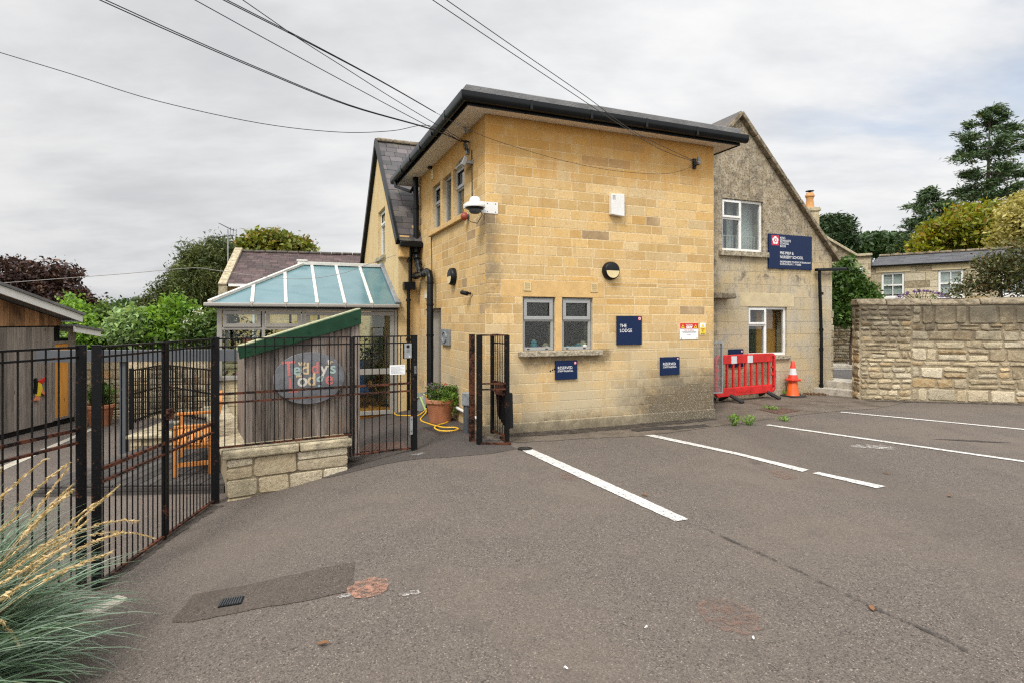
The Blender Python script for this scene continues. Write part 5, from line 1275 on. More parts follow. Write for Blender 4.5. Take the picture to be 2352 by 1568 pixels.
# little railings around the yard corner
def railing(P, Q, label, zt, zb, n, group):
    P = Vector(P); Q = Vector(Q); d = Q-P; ln = math.hypot(d.x, d.y); r = thing('low_railing', label, 'railing', P, math.atan2(d.y, d.x), group)
    mb = MB()
    for k in range(n+1): x = ln*k/n; mb.cyl((x, 0, zb), (x, 0, zt), .011, n=6)
    mb.build('bars', M['black'], r)
    mb = MB()
    for z in (zt-.01, zb+.05, zb+(zt-zb)*.55): mb.box(-.02, ln+.02, -.018, .018, z-.012, z+.012)
    mb.build('rail', M['black'], r)
    for x in (0, ln): mb = MB(); mb.box(x-.03, x+.03, -.03, .03, 0, zt+.03); mb.build('post', M['black'], r)
q1, q2 = G(302, 985), G(371, 958)
railing(q1, q2, 'short black railing running back from the low planter wall', 1.13, .1, 16, 'black railings inside the yard')
q3 = Vector((-5.6, 10.9, -.35)); railing(q2+Vector((.1, 0, 0)), q3, 'black railing across the yard in front of the conservatory', 1.13, .1, 20, 'black railings inside the yard')
# low planter wall
pa, pb = G(298, 1043), G(385, 1040); d = pb-pa
r = thing('planter_wall', 'knee high pale stone planter wall in the yard behind the bench', 'wall', pa, math.atan2(d.y, d.x)); ln = math.hypot(d.x, d.y)+.35
mb = MB(); mb.box(0, ln, .01, 1.3, -.05, .24, 1); mb.stones(0, ln, 0, .24, rs, (.11, .13), (.25, .4), y=.01, proud=.01, joint=.012, mi=0); mb.build('masonry', [M['rubble_yard'], M['rjoint']], r)
mb = MB(); x = -.04
while x < ln: mb.box(x, x+.44, -.05, .3, .24, .30); x += .45
mb.box(-.04, .26, .31, 1.3, .24, .30)
mb.build('coping', M['copepale'], r, bev=.015)
# potted shrub by the shed
def pot(parent, r0, r1, h):
    mb = MB(); mb.lathe([(r0, 0), (r0*1.02, .01), (r1*.97, h*.82), (r1*.98, h*.83), (r1*1.07, h*.85), (r1*1.07, h*.98), (r1*1.03, h), (r1*.92, h), (r1*.88, h*.86), (.0, h*.86)], (0, 0, 0), 32); mb.build('pot', M['terra'], parent, True)
    mb = MB(); mb.lathe([(r1*.9, h*.87), (r1*.5, h*.9), (.0, h*.91)], (0, 0, 0), 20); mb.build('compost', M['soil'], parent)
pl1 = thing('potted_plant', 'small leafy shrub in a terracotta pot against the yard wall', 'plant', G(230, 976)); pot(pl1, .17, .24, .42)
# decking and bench
dk = thing('decking', 'low weathered ribbed timber deck inside the double gate', 'deck', (-5.6, 6.75, -.35), math.radians(4))
mb = MB(); x = 0
while x < 2.1: mb.box(x, x+.137, 0, 3.2, .09, .115, tint=(rs.random(), rs.random(), 0)); x += .145
for k in range(22): pass
mb.build('boards', M['deck'], dk, bev=.006)
mb = MB()
for z in (.0, .045): mb.box(0, 2.16, -.03, -.002, z, z+.04)
mb.box(0, 2.16, 0, .06, 0, .088); mb.box(0, 2.16, 3.1, 3.16, 0, .088); mb.box(2.13, 2.16, 0.07, 3.0, 0, .088); mb.build('edge_board', M['deck'], dk)
bA = At(398, 1104, 7.15); bp = Vector((bA.x, 7.15, -.235))
bn = thing('garden_bench', 'orange brown slatted garden bench standing on the deck', 'bench', bp, math.radians(27))
sd = .47; bl = 1.2      # depth along +x (front leg at x=0), length along +y
mb_ = lambda: MB()
for y in (0, bl):
    mb = MB(); mb.box(0, .05, y-.025, y+.025, 0, .6); mb.build('leg', M['bench'], bn, bev=.004)
    mb = MB(); mb.bar((sd-.06, y, 0), (sd-.06, y, .42), .05, .06); mb.bar((sd-.06, y, .42), (sd+.06, y, .92), .05, .06); mb.build('leg', M['bench'], bn, bev=.004)
    mb = MB(); mb.box(-.05, sd, y-.035, y+.035, .6, .635); mb.build('armrest', M['bench'], bn, bev=.006)
    mb = MB(); mb.box(.05, sd-.08, y-.02, y+.02, .12, .17); mb.box(.05, sd-.08, y-.02, y+.02, .34, .40); mb.build('side_rail', M['bench'], bn)
mb = MB()
for k in range(6): x = .0+k*.078; mb.box(x, x+.062, -.04, bl+.04, .402-.008*k, .424-.008*k)
mb.build('seat', M['bench'], bn, bev=.004)
mb = MB(); mb.bar((sd+.055, 0, .89), (sd+.055, bl, .89), .04, .07); mb.bar((sd-.03, 0, .5), (sd-.03, bl, .5), .04, .06)
for k in range(12): y = .08+(bl-.16)*k/11; mb.bar((sd-.03, y, .5), (sd+.05, y, .89), .015, .05)
mb.build('backrest', M['bench'], bn)
# ================================================================== iron gates and fence
fA, fB = G(494, 1154), G(951, 1033); FN = Wall(fA, math.atan2(fB.y-fA.y, fB.x-fA.x))
ZR = [FN.px(502, y)[1] for y in (778, 796, 904.5, 925, 1027.5)]
def post(P, zt, w, label, mat='black', extra=None, group='square black gate posts'):
    r = thing('gate_post', label, 'post', P, FN.a, group); mb = MB(); mb.box(-w/2, w/2, -w/2, w/2, -.1, zt-P[2]); mb.build('shaft', M[mat], r, bev=.004)
    mb = MB(); mb.box(-w/2-.002, w/2+.002, -w/2-.002, w/2+.002, zt-P[2], zt-P[2]+.008); mb.build('cap', M['black'], r); return r
def panel(name, label, cat, P, ang, x0, x1, rails, bars, bt, bb, mat='black', rr_=.0065, stiles=None, group=None, rust='blackrust', sw=.035, tops=True):
    r = thing(name, label, cat, P, ang, group)
    mb = MB(); n = bars
    for k in range(n):
        x = x0+(x1-x0)*(k+.5)/n; mb.cyl((x, 0, bb), (x, 0, bt), rr_, n=6)
    mb.build('bars', M[mat], r)
    for i, z in enumerate(rails):
        mb = MB(); hh = .016 if i in (0, 1) else .02
        if i == 2: hh = .026
        mb.box(x0, x1, -.016, .016, z-hh/2, z+hh/2); mb.build('rail', M[rust if i >= 2 else mat], r)
    for x, z0, z1 in (stiles or []):
        mb = MB(); mb.box(x-sw/2, x+sw/2, -sw/2, sw/2, z0, z1); mb.build('stile', M[mat], r, bev=.003)
    return r
pL = G(494, 1154); post(pL, ZR[0]+.01, .085, 'thick black gate post at the left end of the low stone wall')
sF0, sF1 = FN.s_at(507), FN.s_at(806); sG0, sG1 = FN.s_at(812), FN.s_at(944)
base = lambda s: FN.pt(s, 0)
gz_ = lambda z: z
panel('iron_fence', 'black iron fence panel standing on the low stone wall', 'fence', FN.pt(0, 0), FN.a, .045, sF1, ZR, 14, ZR[0], ZR[4]-.01, stiles=[(sF1, ZR[4]-.02, ZR[0])], sw=.022)
zgb = FN.px(812, 1047)[1]
gt = panel('iron_gate', 'small black iron entrance gate with an intercom and notice', 'gate', FN.pt(0, 0), FN.a, sG0, sG1, ZR[:4]+[zgb+.02], 8, ZR[0], zgb, stiles=[(sG0, zgb, ZR[0]+.005)], sw=.028)
pR = G(951, 1033); post(pR, FN.px(951, 771)[1], .07, 'slim black gate post right of the small gate with a keypad', 'black')
# furniture of the small gate
r, hw, h = mount(FN, 'intercom', 'grey intercom panel with camera lens on the small gate', 'intercom', 924, 787, 943, 823)
mb = MB(); mb.box(-hw, hw, -.055, -.02, 0, h); mb.build('case', M['plastic'], r, bev=.003)
mb = MB(); mb.box(-hw+.008, hw-.008, -.06, -.055, .008, h-.008); mb.build('faceplate', M['galv'], r, bev=.002)
mb = MB(); mb.disc(0, h*.78, .022, .022, -.064, -.06, 18); mb.build('lens', M['plastic'], r)
mb = MB()
for k in range(4): mb.box(-.02, .02, -.062, -.06, h*(.42+.05*k), h*(.43+.05*k))
mb.build('speaker_slot', M['plastic'], r); mb = MB(); mb.disc(.02, h*.14, .008, .008, -.064, -.06, 10); mb.build('button', M['whitebox'], r)
r, hw, h = mount(FN, 'keypad', 'black door keypad on the right gate post', 'keypad', 946, 833, 953.5, 861)
mb = MB(); mb.box(-hw, hw, -.065, -.036, 0, h); mb.build('case', M['plastic'], r, bev=.003); mb = MB()
for i in range(3):
    for j in range(4): mb.box(-hw*.6+hw*.45*i, -hw*.3+hw*.45*i, -.067, -.065, h*(.2+.16*j), h*(.29+.16*j))
mb.build('key', M['galv'], r)
r, hw, h = mount(FN, 'paper_notice', 'white laminated notice tied to the bars of the small gate', 'notice', 894, 837, 929, 859)
mb = MB(); mb.box(-hw, hw, -.022, -.019, 0, h); mb.build('sheet', M['paper'], r); mb = MB()
for k in range(7): mb.box(-hw*.85, hw*(.85-.25*(k % 3)), -.0228, -.022, h*(.14+.11*k), h*(.165+.11*k))
mb.build('print', M['greypaint'], r)
mb = MB(); s_ = FN.s_at(950); r = thing('door_closer', 'galvanised strip on the lower right gate post', 'strip', FN.pt(FN.s_at(942), FN.px(942, 975)[1]), FN.a)
mb.box(-.02, .02, -.045, -.03, -.12, .12); mb.build('bar', M['galv'], r)
mb = MB(); mb.disc(0, .08, .007, .007, -.05, -.045, 8); mb.disc(0, -.08, .007, .007, -.05, -.045, 8); mb.build('bolt', M['iron'], r)
# double gate running towards the camera
dB_ = G(222, 1352); dM = G(379, 1238); DG = Wall(dB_, math.atan2(pL.y-dB_.y, pL.x-dB_.x)); lenD = (Vector((pL.x, pL.y))-Vector((dB_.x, dB_.y))).length
sM = DG.s_at(380)
zt_g = ZR[0]; zb_g = -.31; mr_ = [zt_g, zt_g-.075, DG.px(455, 985)[1], DG.px(455, 985)[1]-.10, zb_g]
panel('iron_gate', 'nearer black iron leaf of the padlocked double gate beside the grass', 'gate', DG.pt(0, 0), DG.a, .04, sM-.02, mr_, 12, zt_g, zb_g, stiles=[(sM-.022, zb_g-.03, zt_g)], sw=.036, group='two leaves of the double gate')
panel('iron_gate', 'farther black iron leaf of the double gate beside the stone wall', 'gate', DG.pt(0, 0), DG.a, sM+.02, lenD-.045, mr_, 14, zt_g, zb_g, stiles=[(sM+.018, zb_g-.0, zt_g)], sw=.036, group='two leaves of the double gate')
post(dB_, zt_g+.01, .062, 'black gate post rising out of the ornamental grass')
r = thing('padlock', 'blue grey padlock hanging from the latch of the double gate', 'padlock', DG.pt(sM+.01, mr_[2]+.16, .03), DG.a)
mb = MB(); mb.box(-.025, .025, -.03, -.008, -.03, .025); mb.build('body', M['greypaint'], r, bev=.004)
mb = MB(); mb.tube([(.017*math.cos(q), -.019, .025+.03*math.sin(q)) for q in [math.pi*k/8 for k in range(9)]], .005, 6); mb.build('shackle', M['galv'], r, True)
r = thing('gate_latch', 'rusty box latch across the meeting stiles of the double gate', 'latch', DG.pt(sM+.01, mr_[2]+.22, .02), DG.a)
mb = MB(); mb.box(-.05, .05, -.03, -.0, .0, .1); mb.build('case', M['blackrust'], r, bev=.004); mb = MB(); mb.cyl((-.09, -.015, .05), (.1, -.015, .05), .01, n=8); mb.build('bolt', M['blackrust'], r)
# gate leaf at the far left
lp = Vector((dB_.x-.155, dB_.y+.05, -.33)); post(lp, zt_g+.01, .066, 'second black gate post close beside the one in the grass')
lq = At(-30, 900, 3.72); LW = Wall((lq.x, lq.y), math.atan2(lp.y-lq.y, lp.x-lq.x)); lw_ = (Vector((lp.x, lp.y))-Vector((lq.x, lq.y))).length
panel('iron_fence', 'wide barred black iron panel at the left edge before the shed', 'fence', LW.pt(0, 0), LW.a, -.7, lw_-.04, [zt_g, zt_g-.075, LW.px(100, 1003)[1], LW.px(100, 1003)[1]-.1, -.25], 13, zt_g, -.25)
# open gate by the lodge corner
oA = G(1101, 1020); oB = G(1084, 1013)
post(oA, FN.px(951, 771)[1]+.0, .065, 'black gate post nearest the lodge corner with rusty foot'); pp = post(oB, FN.px(951, 771)[1], .065, 'rust streaked black post close to the lodge corner', 'blackrust')
og1, og2 = At(1131, 985, 8.45), At(1165, 998, 8.02); og1.z = og2.z = 0
ang = math.atan2(og2.y-og1.y, og2.x-og1.x); ln = (og2-og1).length; zt3 = FN.px(951, 771)[1]
og = panel('iron_gate', 'narrow black iron gate leaf folded open against the lodge corner', 'gate', og1, ang, .03, ln, [zt3, zt3-.12, .83, .70, .1], 8, zt3, .08, stiles=[(.0, .06, zt3), (ln, .04, zt3)], sw=.05, rust='blackrust')
mb = MB(); d = oA-og1
inv = Matrix.Rotation(-ang, 3, 'Z'); a = inv @ (oA-og1); a.z = .0
for z in (zt3, .84, .76): mb.bar((a.x, a.y, z), (ln, 0, z), .02, .02)
mb.bar((a.x, a.y, .02), (ln+.1, -.02, .02), .03, .025); mb.bar((ln+.1, -.02, .02), (.1, .1, .02), .06, .025); mb.build('link_rail', M['blackrust'], og)
mb = MB(); mb.box(ln*.38, ln*.92, -.05, .05, .66, .82); mb.build('lock_box', M['blackrust'], og, bev=.006)
lb = thing('leather_bag', 'dark brown leather satchel hanging inside the open gate leaf', 'bag', og1, ang)
mb = MB(); mb.prism([(.1, .68), (ln*.92, .7), (ln*.98, .2), (ln*.6, .22), (.1, .34)], .03, .11); mb.build('body', M['plastic'], lb, bev=.015)
mb = MB(); mb.prism([(.1, .68), (ln*.5, .69), (ln*.42, .5), (.2, .3), (.13, .4)], .008, .026); mb.build('flap', M['leather'], lb, bev=.006)
# grey stub post and wall tap
r = thing('bollard_stub', 'short grey metal post standing behind the open gate', 'post', G(1071, 993)); mb = MB(); mb.cyl((0, 0, 0), (0, 0, .42), .045, n=14); mb.build('shaft', M['greypaint'], r, True)
mb = MB(); mb.box(-.06, .06, -.06, .06, .42, .62); mb.build('head', M['pewter'], r, bev=.012)
r, hw, h = mount(LS, 'garden_tap', 'brass tap with a yellow hose connector beside the drain pipe', 'tap', 1012, 888, 1030, 930)
mb = MB(); mb.cyl((.0, -.03, -.2), (.0, -.03, h), .012, n=8); mb.cyl((0, -.03, h), (-.04, -.12, h), .014, n=8); mb.build('pipe', M['iron'], r); mb = MB(); mb.cyl((-.04, -.12, h+.01), (-.04, -.12, h-.11), .022, n=10); mb.build('connector', M['hose'], r, True)
# ================================================================== stone wall and timber store
kw0, kw1 = FN.s_at(519), FN.s_at(799); zc = ZR[4]-.04
lw = thing('low_stone_wall', 'low lichened stone retaining wall under the black iron fence', 'wall', FN.pt(0, 0), FN.a)
mb = MB(); mb.box(kw0+.02, kw1-.02, .0, .3, -.6, zc-.1, 1); mb.stones(kw0, kw1, -.55, zc-.1, rs, (.2, .27), (.34, .62), y=0, proud=.02, joint=.012, ins=.009, jit=.006, bulge=.005, mi=0, rare=0)
mb.stones(-.3, 0, -.3, zc-.1, rs, (.18, .26), (.28, .4), y=0, proud=.02, joint=.014, ins=.014, jit=.008, mi=0, xform=lambda v: (kw1-.02-v[1], -v[0], v[2]))
mb.box(kw0+.02, kw0+.3, .3, 4.2, -.6, zc-.1, 1); mb.build('masonry', [M['rubble_low'], M['rjoint']], lw)
mb = MB()
for a, b in ((kw0-.04, kw0+(kw1-kw0)*.57), (kw0+(kw1-kw0)*.57+.012, kw1+.04)): mb.box(a, b, -.06, .36, zc-.1, zc)
y = .37
while y < 4: w = rs.uniform(.2, .34); mb.box(kw0-.04, kw0+.34, y, y+w-.01, zc-.1, zc+rs.uniform(-.01, .01)); y += w
mb.build('coping', M['copepale'], lw, bev=.02)
TS = Wall(FN.pt(0, 0, -.36), FN.a); ts = thing('timber_store', 'upright boarded timber store with a sloping dark green roof edge', 'store', TS.pt(0, -.2), FN.a)
tx0, tx1 = TS.s_at(561), TS.s_at(826); tc = TS.s_at(806)
ft = [TS.px(x, y) for x, y in ((545, 797), (826, 710), (826, 744), (549, 824))]
ft = [(a, b+.2) for a, b in ft]
def tz(x): return ft[3][1]+(ft[2][1]-ft[3][1])*(x-ft[3][0])/(ft[2][0]-ft[3][0])+.03
mb = MB(); x = tx0
while x < tc: w = min(.098, tc-x); k = rs.choice((0, .012)); mb.prism([(x, zc+.2), (x+w-.005, zc+.2), (x+w-.005, tz(x+w)), (x, tz(x))], -.0-k, .02, tint=(rs.random(), rs.random(), 0)); x += w
mb.build('boards', M['bboards'], ts)
mb = MB(); mb.prism([(tc, .1), (tx1-.005, .1), (tx1-.005, tz(tx1)), (tc, tz(tc))], -.03, .07, tint=(.5, .95, 0)); mb.build('corner_post', M['bboards'], ts, bev=.004)
mb = MB(); mb.prism([(tx0+.02, .1), (tx1-.03, .1), (tx1-.03, tz(tx1)-.02), (tx0+.02, tz(tx0)-.02)], .03, 1.0); mb.build('carcass', M['bboards'], ts)
mb = MB(); mb.prism(ft, -.075, -.035); mb.build('green_fascia', M['green'], ts, bev=.004)
mb = MB(); mb.prism([(ft[0][0], ft[0][1]-.035), (ft[1][0], ft[1][1]-.035), (ft[1][0], ft[1][1]+.012), (ft[0][0], ft[0][1]+.012)], -.034, .16); mb.build('roof', M['greentop'], ts)
mb = MB()
for f in (.08, .55, .95):
    x = ft[0][0]+(ft[1][0]-ft[0][0])*f; z = (ft[0][1]+ft[3][1])/2+((ft[1][1]+ft[2][1])/2-(ft[0][1]+ft[3][1])/2)*f; mb.disc(x, z, .016, .016, -.085, -.075, 10)
mb.build('bolt', M['green'], ts)
# oval sign
OV = Wall(FN.pt(0, 0, -.335), FN.a)
a, b, c, d = OV.rect(626.5, 808, 790, 926.5); ov = thing('oval_sign', 'oval slate grey sign with painted letters on the timber store', 'sign', OV.pt((a+b)/2, (c+d)/2), FN.a)
hw, hh = (b-a)/2, (d-c)/2
mb = MB(); mb.disc(0, 0, hw, hh, -.03, -.0, 56); mb.build('board', M['slateboard'], ov, bev=.004)
lt = [('T', -.75, .12, .52, 'teddypink'), ('e', -.47, .14, .42, 'teddymint'), ('d', -.25, .16, .42, 'teddycream'), ('d', .02, .18, .42, 'teddypink'), ('y', .29, .14, .44, 'teddywhite'), ("'", .49, .22, .42, 'teddywhite'), ('s', .57, .15, .42, 'teddymint'),
      ('L', -.62, -.5, .52, 'teddypink'), ('o', -.36, -.30, .48, 'teddywhite'), ('d', -.09, -.28, .46, 'teddycream'), ('g', .17, -.26, .46, 'teddymint'), ('e', .43, -.28, .46, 'teddypink')]
for ch, x, z, s_, mt in lt: text(ch, s_*hh*1.5, M[mt], ov, x*hw, -.0312, z*hh, bold=.004, rot=.06 if ch in 'Te' else 0)
mb = MB()
for k, q in enumerate((-.5, -.2, .1, .4)): mb.disc(-.3*hw+q*.13*hw, .08*hh+.03*hh*(1-abs(q)), .024*hw, .05*hh, -.032, -.03, 10)
for q in (-.5, 0, .5): mb.bar(((-.21+q*.1)*hw, -.031, .5*hh), ((-.23+q*.18)*hw, -.031, .62*hh), .018, .002, up=(0, 1, 0))
mb.bar((.55*hw, -.031, .44*hh), (.6*hw, -.031, .62*hh), .01, .002, up=(0, 1, 0)); mb.bar((.6*hw, -.031, .62*hh), (.67*hw, -.031, .58*hh), .012, .002, up=(0, 1, 0)); mb.disc(.53*hw, .43*hh, .03*hw, .035*hh, -.032, -.03, 10)
mb.build('paw_mark', M['teddycream'], ov)
# ================================================================== flower pot, hose and reel
fp_ = thing('flower_pot', 'big terracotta pot brimming with trailing flowers by the side wall', 'plant', G(1011, 968)); pot(fp_, .185, .235, .40)
rp = G(972, 942); hz = thing('hose_reel', 'lime green and grey hose reel lying behind the flower pot', 'hose reel', rp+Vector((0, .0, .19)), math.radians(-35))
mb = MB()
for y, rr_, m_ in ((-.1, .19, 0), (.1, .19, 0)):
    vs = [(rr_*math.cos(2*math.pi*j/28), y+dy_, rr_*math.sin(2*math.pi*j/28)) for dy_ in (-.012, .012) for j in range(28)]
    mb.add(vs, [(j, (j+1) % 28, (j+1) % 28+28, j+28) for j in range(28)]+[tuple(range(28)), tuple(range(28, 56))])
mb.build('drum_side', M['reelgrey'], hz); mb = MB(); mb.cyl((0, -.086, 0), (0, .086, 0), .14, n=20); mb.build('drum', M['hose'], hz, True)
mb = MB(); mb.tube([(-.16, -.12, -.18), (-.05, -.13, .1), (.05, -.13, .1), (.2, -.12, -.18)], .022, 8); mb.build('stand', M['reelgreen'], hz, True)
def gl_(x, y, up=.015): p = G(x, y); p.z += up; return p
def spline(pts, k=6):
    out = []; n = len(pts)
    for i in range(n-1):
        p0, p1, p2, p3 = pts[max(0, i-1)], pts[i], pts[i+1], pts[min(n-1, i+2)]
        for j in range(k):
            t = j/k; out.append(.5*((2*p1)+(p2-p0)*t+(2*p0-5*p1+4*p2-p3)*t*t+(3*p1-p0-3*p2+p3)*t**3))
    out.append(pts[-1]); return out
hp = [rp+Vector((.1, -.12, .3)), gl_(968, 938, .05), gl_(950, 939), gl_(921, 942), gl_(906, 947), gl_(912, 954), gl_(935, 955), gl_(960, 955), gl_(980, 944, .05), rp+Vector((.25, -.2, .18))]
hp2 = [rp+Vector((.2, -.2, .15)), gl_(976, 953, .03), gl_(966, 965), gl_(985, 974), gl_(1015, 982), gl_(1045, 983), gl_(1052, 987), gl_(1035, 991), gl_(1010, 990), gl_(998, 985, .03), gl_(1010, 977, .02), gl_(1030, 968), gl_(1043, 950, .1), G(1046, 958)+Vector((0, .05, .35)), G(1043, 955)+Vector((0, .15, .55))]
r = thing('garden_hose', 'yellow hose looping over the path around the flower pot', 'hose', rp)
for pts in (hp, hp2): mb = MB(off=rp); mb.tube(spline(pts), .013, 8); mb.build('coil', M['hose'], r, True)
r = thing('door_mat', 'black rubber mat at the foot of the old house drain pipe', 'mat', G(920, 930)); mb = MB(); mb.box(-.4, .4, -.22, .22, 0, .03); mb.build('sheet', M['rubber'], r, bev=.01)
mb = MB(); mb.frame(-.41, .41, -.0, .01, .002, -.22, .22); mb.box(-.41, .41, -.23, -.2, .03, .04); mb.build('rim', M['plastic'], r)
# ================================================================== red barrier, cones, mesh guard
ba, bb_ = G(1676, 923), G(1762, 914)
BW = Wall(ba, math.atan2(bb_.y-ba.y, bb_.x-ba.x))
def barrier(P, ang, ln, label, txt=True):
    r = thing('plastic_barrier', label, 'barrier', P, ang, 'red plastic barriers'); z0, z1 = .13, 1.0
    mb = MB(); y0, y1 = -.035, .035
    mb.box(.1, ln-.1, y0, y1, z1-.19, z1); mb.box(.05, ln-.1, y0, y1, z0, z0+.18)
    n = 9
    for k in range(n):
        x = .16+(ln-.36)*k/(n-1); mb.box(x-.024, x+.024, y0+.012, y1-.012, z0+.17, z1-.17)
    # rounded ends with openings
    def arc(cx, cz, R0, R1, a0, a1):
        nn_ = 8; pts = [(cx+R1*math.cos(a0+(a1-a0)*i/nn_), cz+R1*math.sin(a0+(a1-a0)*i/nn_)) for i in range(nn_+1)]+[(cx+R0*math.cos(a1+(a0-a1)*i/nn_), cz+R0*math.sin(a1+(a0-a1)*i/nn_)) for i in range(nn_+1)]
        mb.prism(pts, y0+.003, y1-.003)
    for cx, sg in ((.1, -1), (ln-.1, 1)):
        a0, a1 = (math.pi/2, math.pi) if sg < 0 else (math.pi/2, 0)
        arc(cx, z1-.12, .06, .12, a0, a1); arc(cx, z0+.12, .06, .12, -a0, -a1)
        x = cx+sg*.09; mb.box(x-.03, x+.03, y0+.003, y1-.003, z0+.12, z1-.12)
        mb.box(cx, x, y0+.012, y1-.012, z1-.34, z1-.29); mb.box(cx, x, y0+.012, y1-.012, .5, .55)
    mb.box(ln+.015, ln+.05, -.02, .02, .44, .62); mb.build('panel', M['red'], r, bev=.012)
    for k, xx in enumerate((.28, .55)):
        mb = MB(); x = ln*xx; mb.box(x-.085, x+.085, y0-.003, y0-.0005, z1-.185, z1-.03); mb.build('reflector', M['sleeve'], r)
    if txt: text('NAVIGATOR', .085, M['red'], r, ln*.32, y0-.001, z0+.05, ext=.004)
    for xx in (.22, .85):
        x = ln*xx; mb = MB(); mb.prism([(x-.06, .2), (x+.06, .2), (x+.06, .12), (x-.06, .12)], -.02, .02)
        for sg in (-1, 1): mb.tube([(x, 0, .16), (x+.04, sg*.12, .1), (x+.07, sg*.3, .025)], [.035, .045, .04], 8)
        mb.build('foot', M['rubber'], r)
    return r
s0_, s1_ = BW.s_at(1643), BW.s_at(1778)
barrier(BW.pt(s0_, 0), BW.a, s1_-s0_, 'red plastic barrier with two white reflectors standing before the gable')
barrier(BW.pt(s0_-.75, 0)+Vector((.55, .55, 0)), BW.a+math.radians(62), 1.3, 'second red plastic barrier mostly hidden behind the lodge corner', False)
P = G(1821, 910); r = thing('traffic_cone', 'faded orange traffic cone under the red one', 'cone', P, .3)
mb = MB(); mb.box(-.2, .2, -.2, .2, 0, .035); mb.build('base', M['rubber'], r, bev=.01)
mb = MB(); mb.lathe([(.145, .03), (.13, .06), (.095, .36), (.06, .45)], (0, 0, 0), 28); mb.build('body', M['orangep'], r, True)
r = thing('traffic_cone', 'bright red traffic cone with a white sleeve stacked on an orange cone', 'cone', P+Vector((0, 0, .36)), .2)
mb = MB(); mb.lathe([(.16, 0), (.17, .015), (.17, .04), (.11, .05)], (0, 0, 0), 8); mb.build('base', M['redcone'], r)
mb = MB(); mb.lathe([(.11, .05), (.085, .14)], (0, 0, 0), 28); mb.build('body', M['redcone'], r, True)
mb = MB(); mb.lathe([(.062, .28), (.035, .44), (.028, .45), (.0, .45)], (0, 0, 0), 28); mb.build('tip', M['redcone'], r, True)
mb = MB(); mb.lathe([(.0865, .138), (.0635, .282), (.05, .282), (.05, .138)], (0, 0, 0), 28); mb.build('sleeve', M['sleeve'], r, True)
mp = W(Wall(W(0, .62), TH).s_at(1659)-.44, .62); r = thing('mesh_guard', 'grey wire mesh guard panel standing behind the lodge corner', 'guard', mp, TH)
zA, zB_ = At(1650, 904, 10.9).z, At(1650, 785, 10.9).z
mb = MB(); wq = .44; mb.frame(0, wq, zA, zB_, .03, -.02, .02); mb.build('frame', M['galv'], r)
mb = MB()
for k in range(1, 18): x = .03+(wq-.06)*k/18; mb.box(x-.0022, x+.0022, -.002, .002, zA+.03, zB_-.03)
for k in range(1, 36): z = zA+.03+(zB_-zA-.06)*k/36; mb.box(.03, wq-.03, -.0045, -.0022, z-.0022, z+.0022)
mb.build('mesh', M['galv'], r); mb = MB(); mb.box(.03, .07, -.02, .02, -.0, zA); mb.build('leg', M['galv'], r)
# ================================================================== inside the conservatory
def cpt(x, y): return CWp+(W(0, 0)-C)+Vector((U.x*x+V.x*y, U.y*x+V.y*y, 0))
ch = thing('armchair', 'blue padded chair with curved pale wooden arms seen through the conservatory door', 'chair', cpt(-.75, 1.2)+Vector((0, 0, gb+.17)), TH)
mb = MB(); mb.box(-.28, .28, -.25, .28, .36, .48); mb.build('seat', M['blue'], ch, bev=.03)
mb = MB(); mb.bar((0, .27, .45), (0, .42, 1.05), .5, .09, up=(0, 1, 0)); mb.build('backrest', M['blue'], ch, bev=.03)
for sg in (-1, 1): mb = MB(); mb.tube([(sg*.32, -.3, .02), (sg*.32, .3, .03), (sg*.32, .36, .2), (sg*.32, .1, .6), (sg*.32, -.25, .62), (sg*.32, -.32, .5)], .025, 8); mb.build('arm', M['orange'], ch, True)
bg = thing('bunting', 'string of orange and white triangular flags inside the conservatory', 'bunting', cpt(xl+.3, .35)+Vector((0, 0, z2-.12)), TH)
mb = MB(); mb.tube([(0, 0, 0), (.4, 0, -.12), (.9, 0, -.18), (1.3, 0, -.1)], .006, 5); mb.build('string', M['paper'], bg)
for k in range(5): mb = MB(); x = .1+.24*k; zz = -.05-.11*math.sin(math.pi*(x/1.3)); mb.prism([(x, zz), (x+.22, zz-.02), (x+.15, zz-.26)], -.004, .004); mb.build('flag', M['paleorange' if k % 2 == 0 else 'dresspale'], bg)
for k, (mt, fx, lab) in enumerate((('pink', .42, 'pink toy tub on the conservatory sill'), ('cyan', .62, 'small blue toy tub on the conservatory sill'))):
    r = thing('toy_tub', lab, 'toy', cpt(xl+fx, .15)+Vector((0, 0, zs+.001)), TH); tub(mt, .09-.03*k, .13)(r)
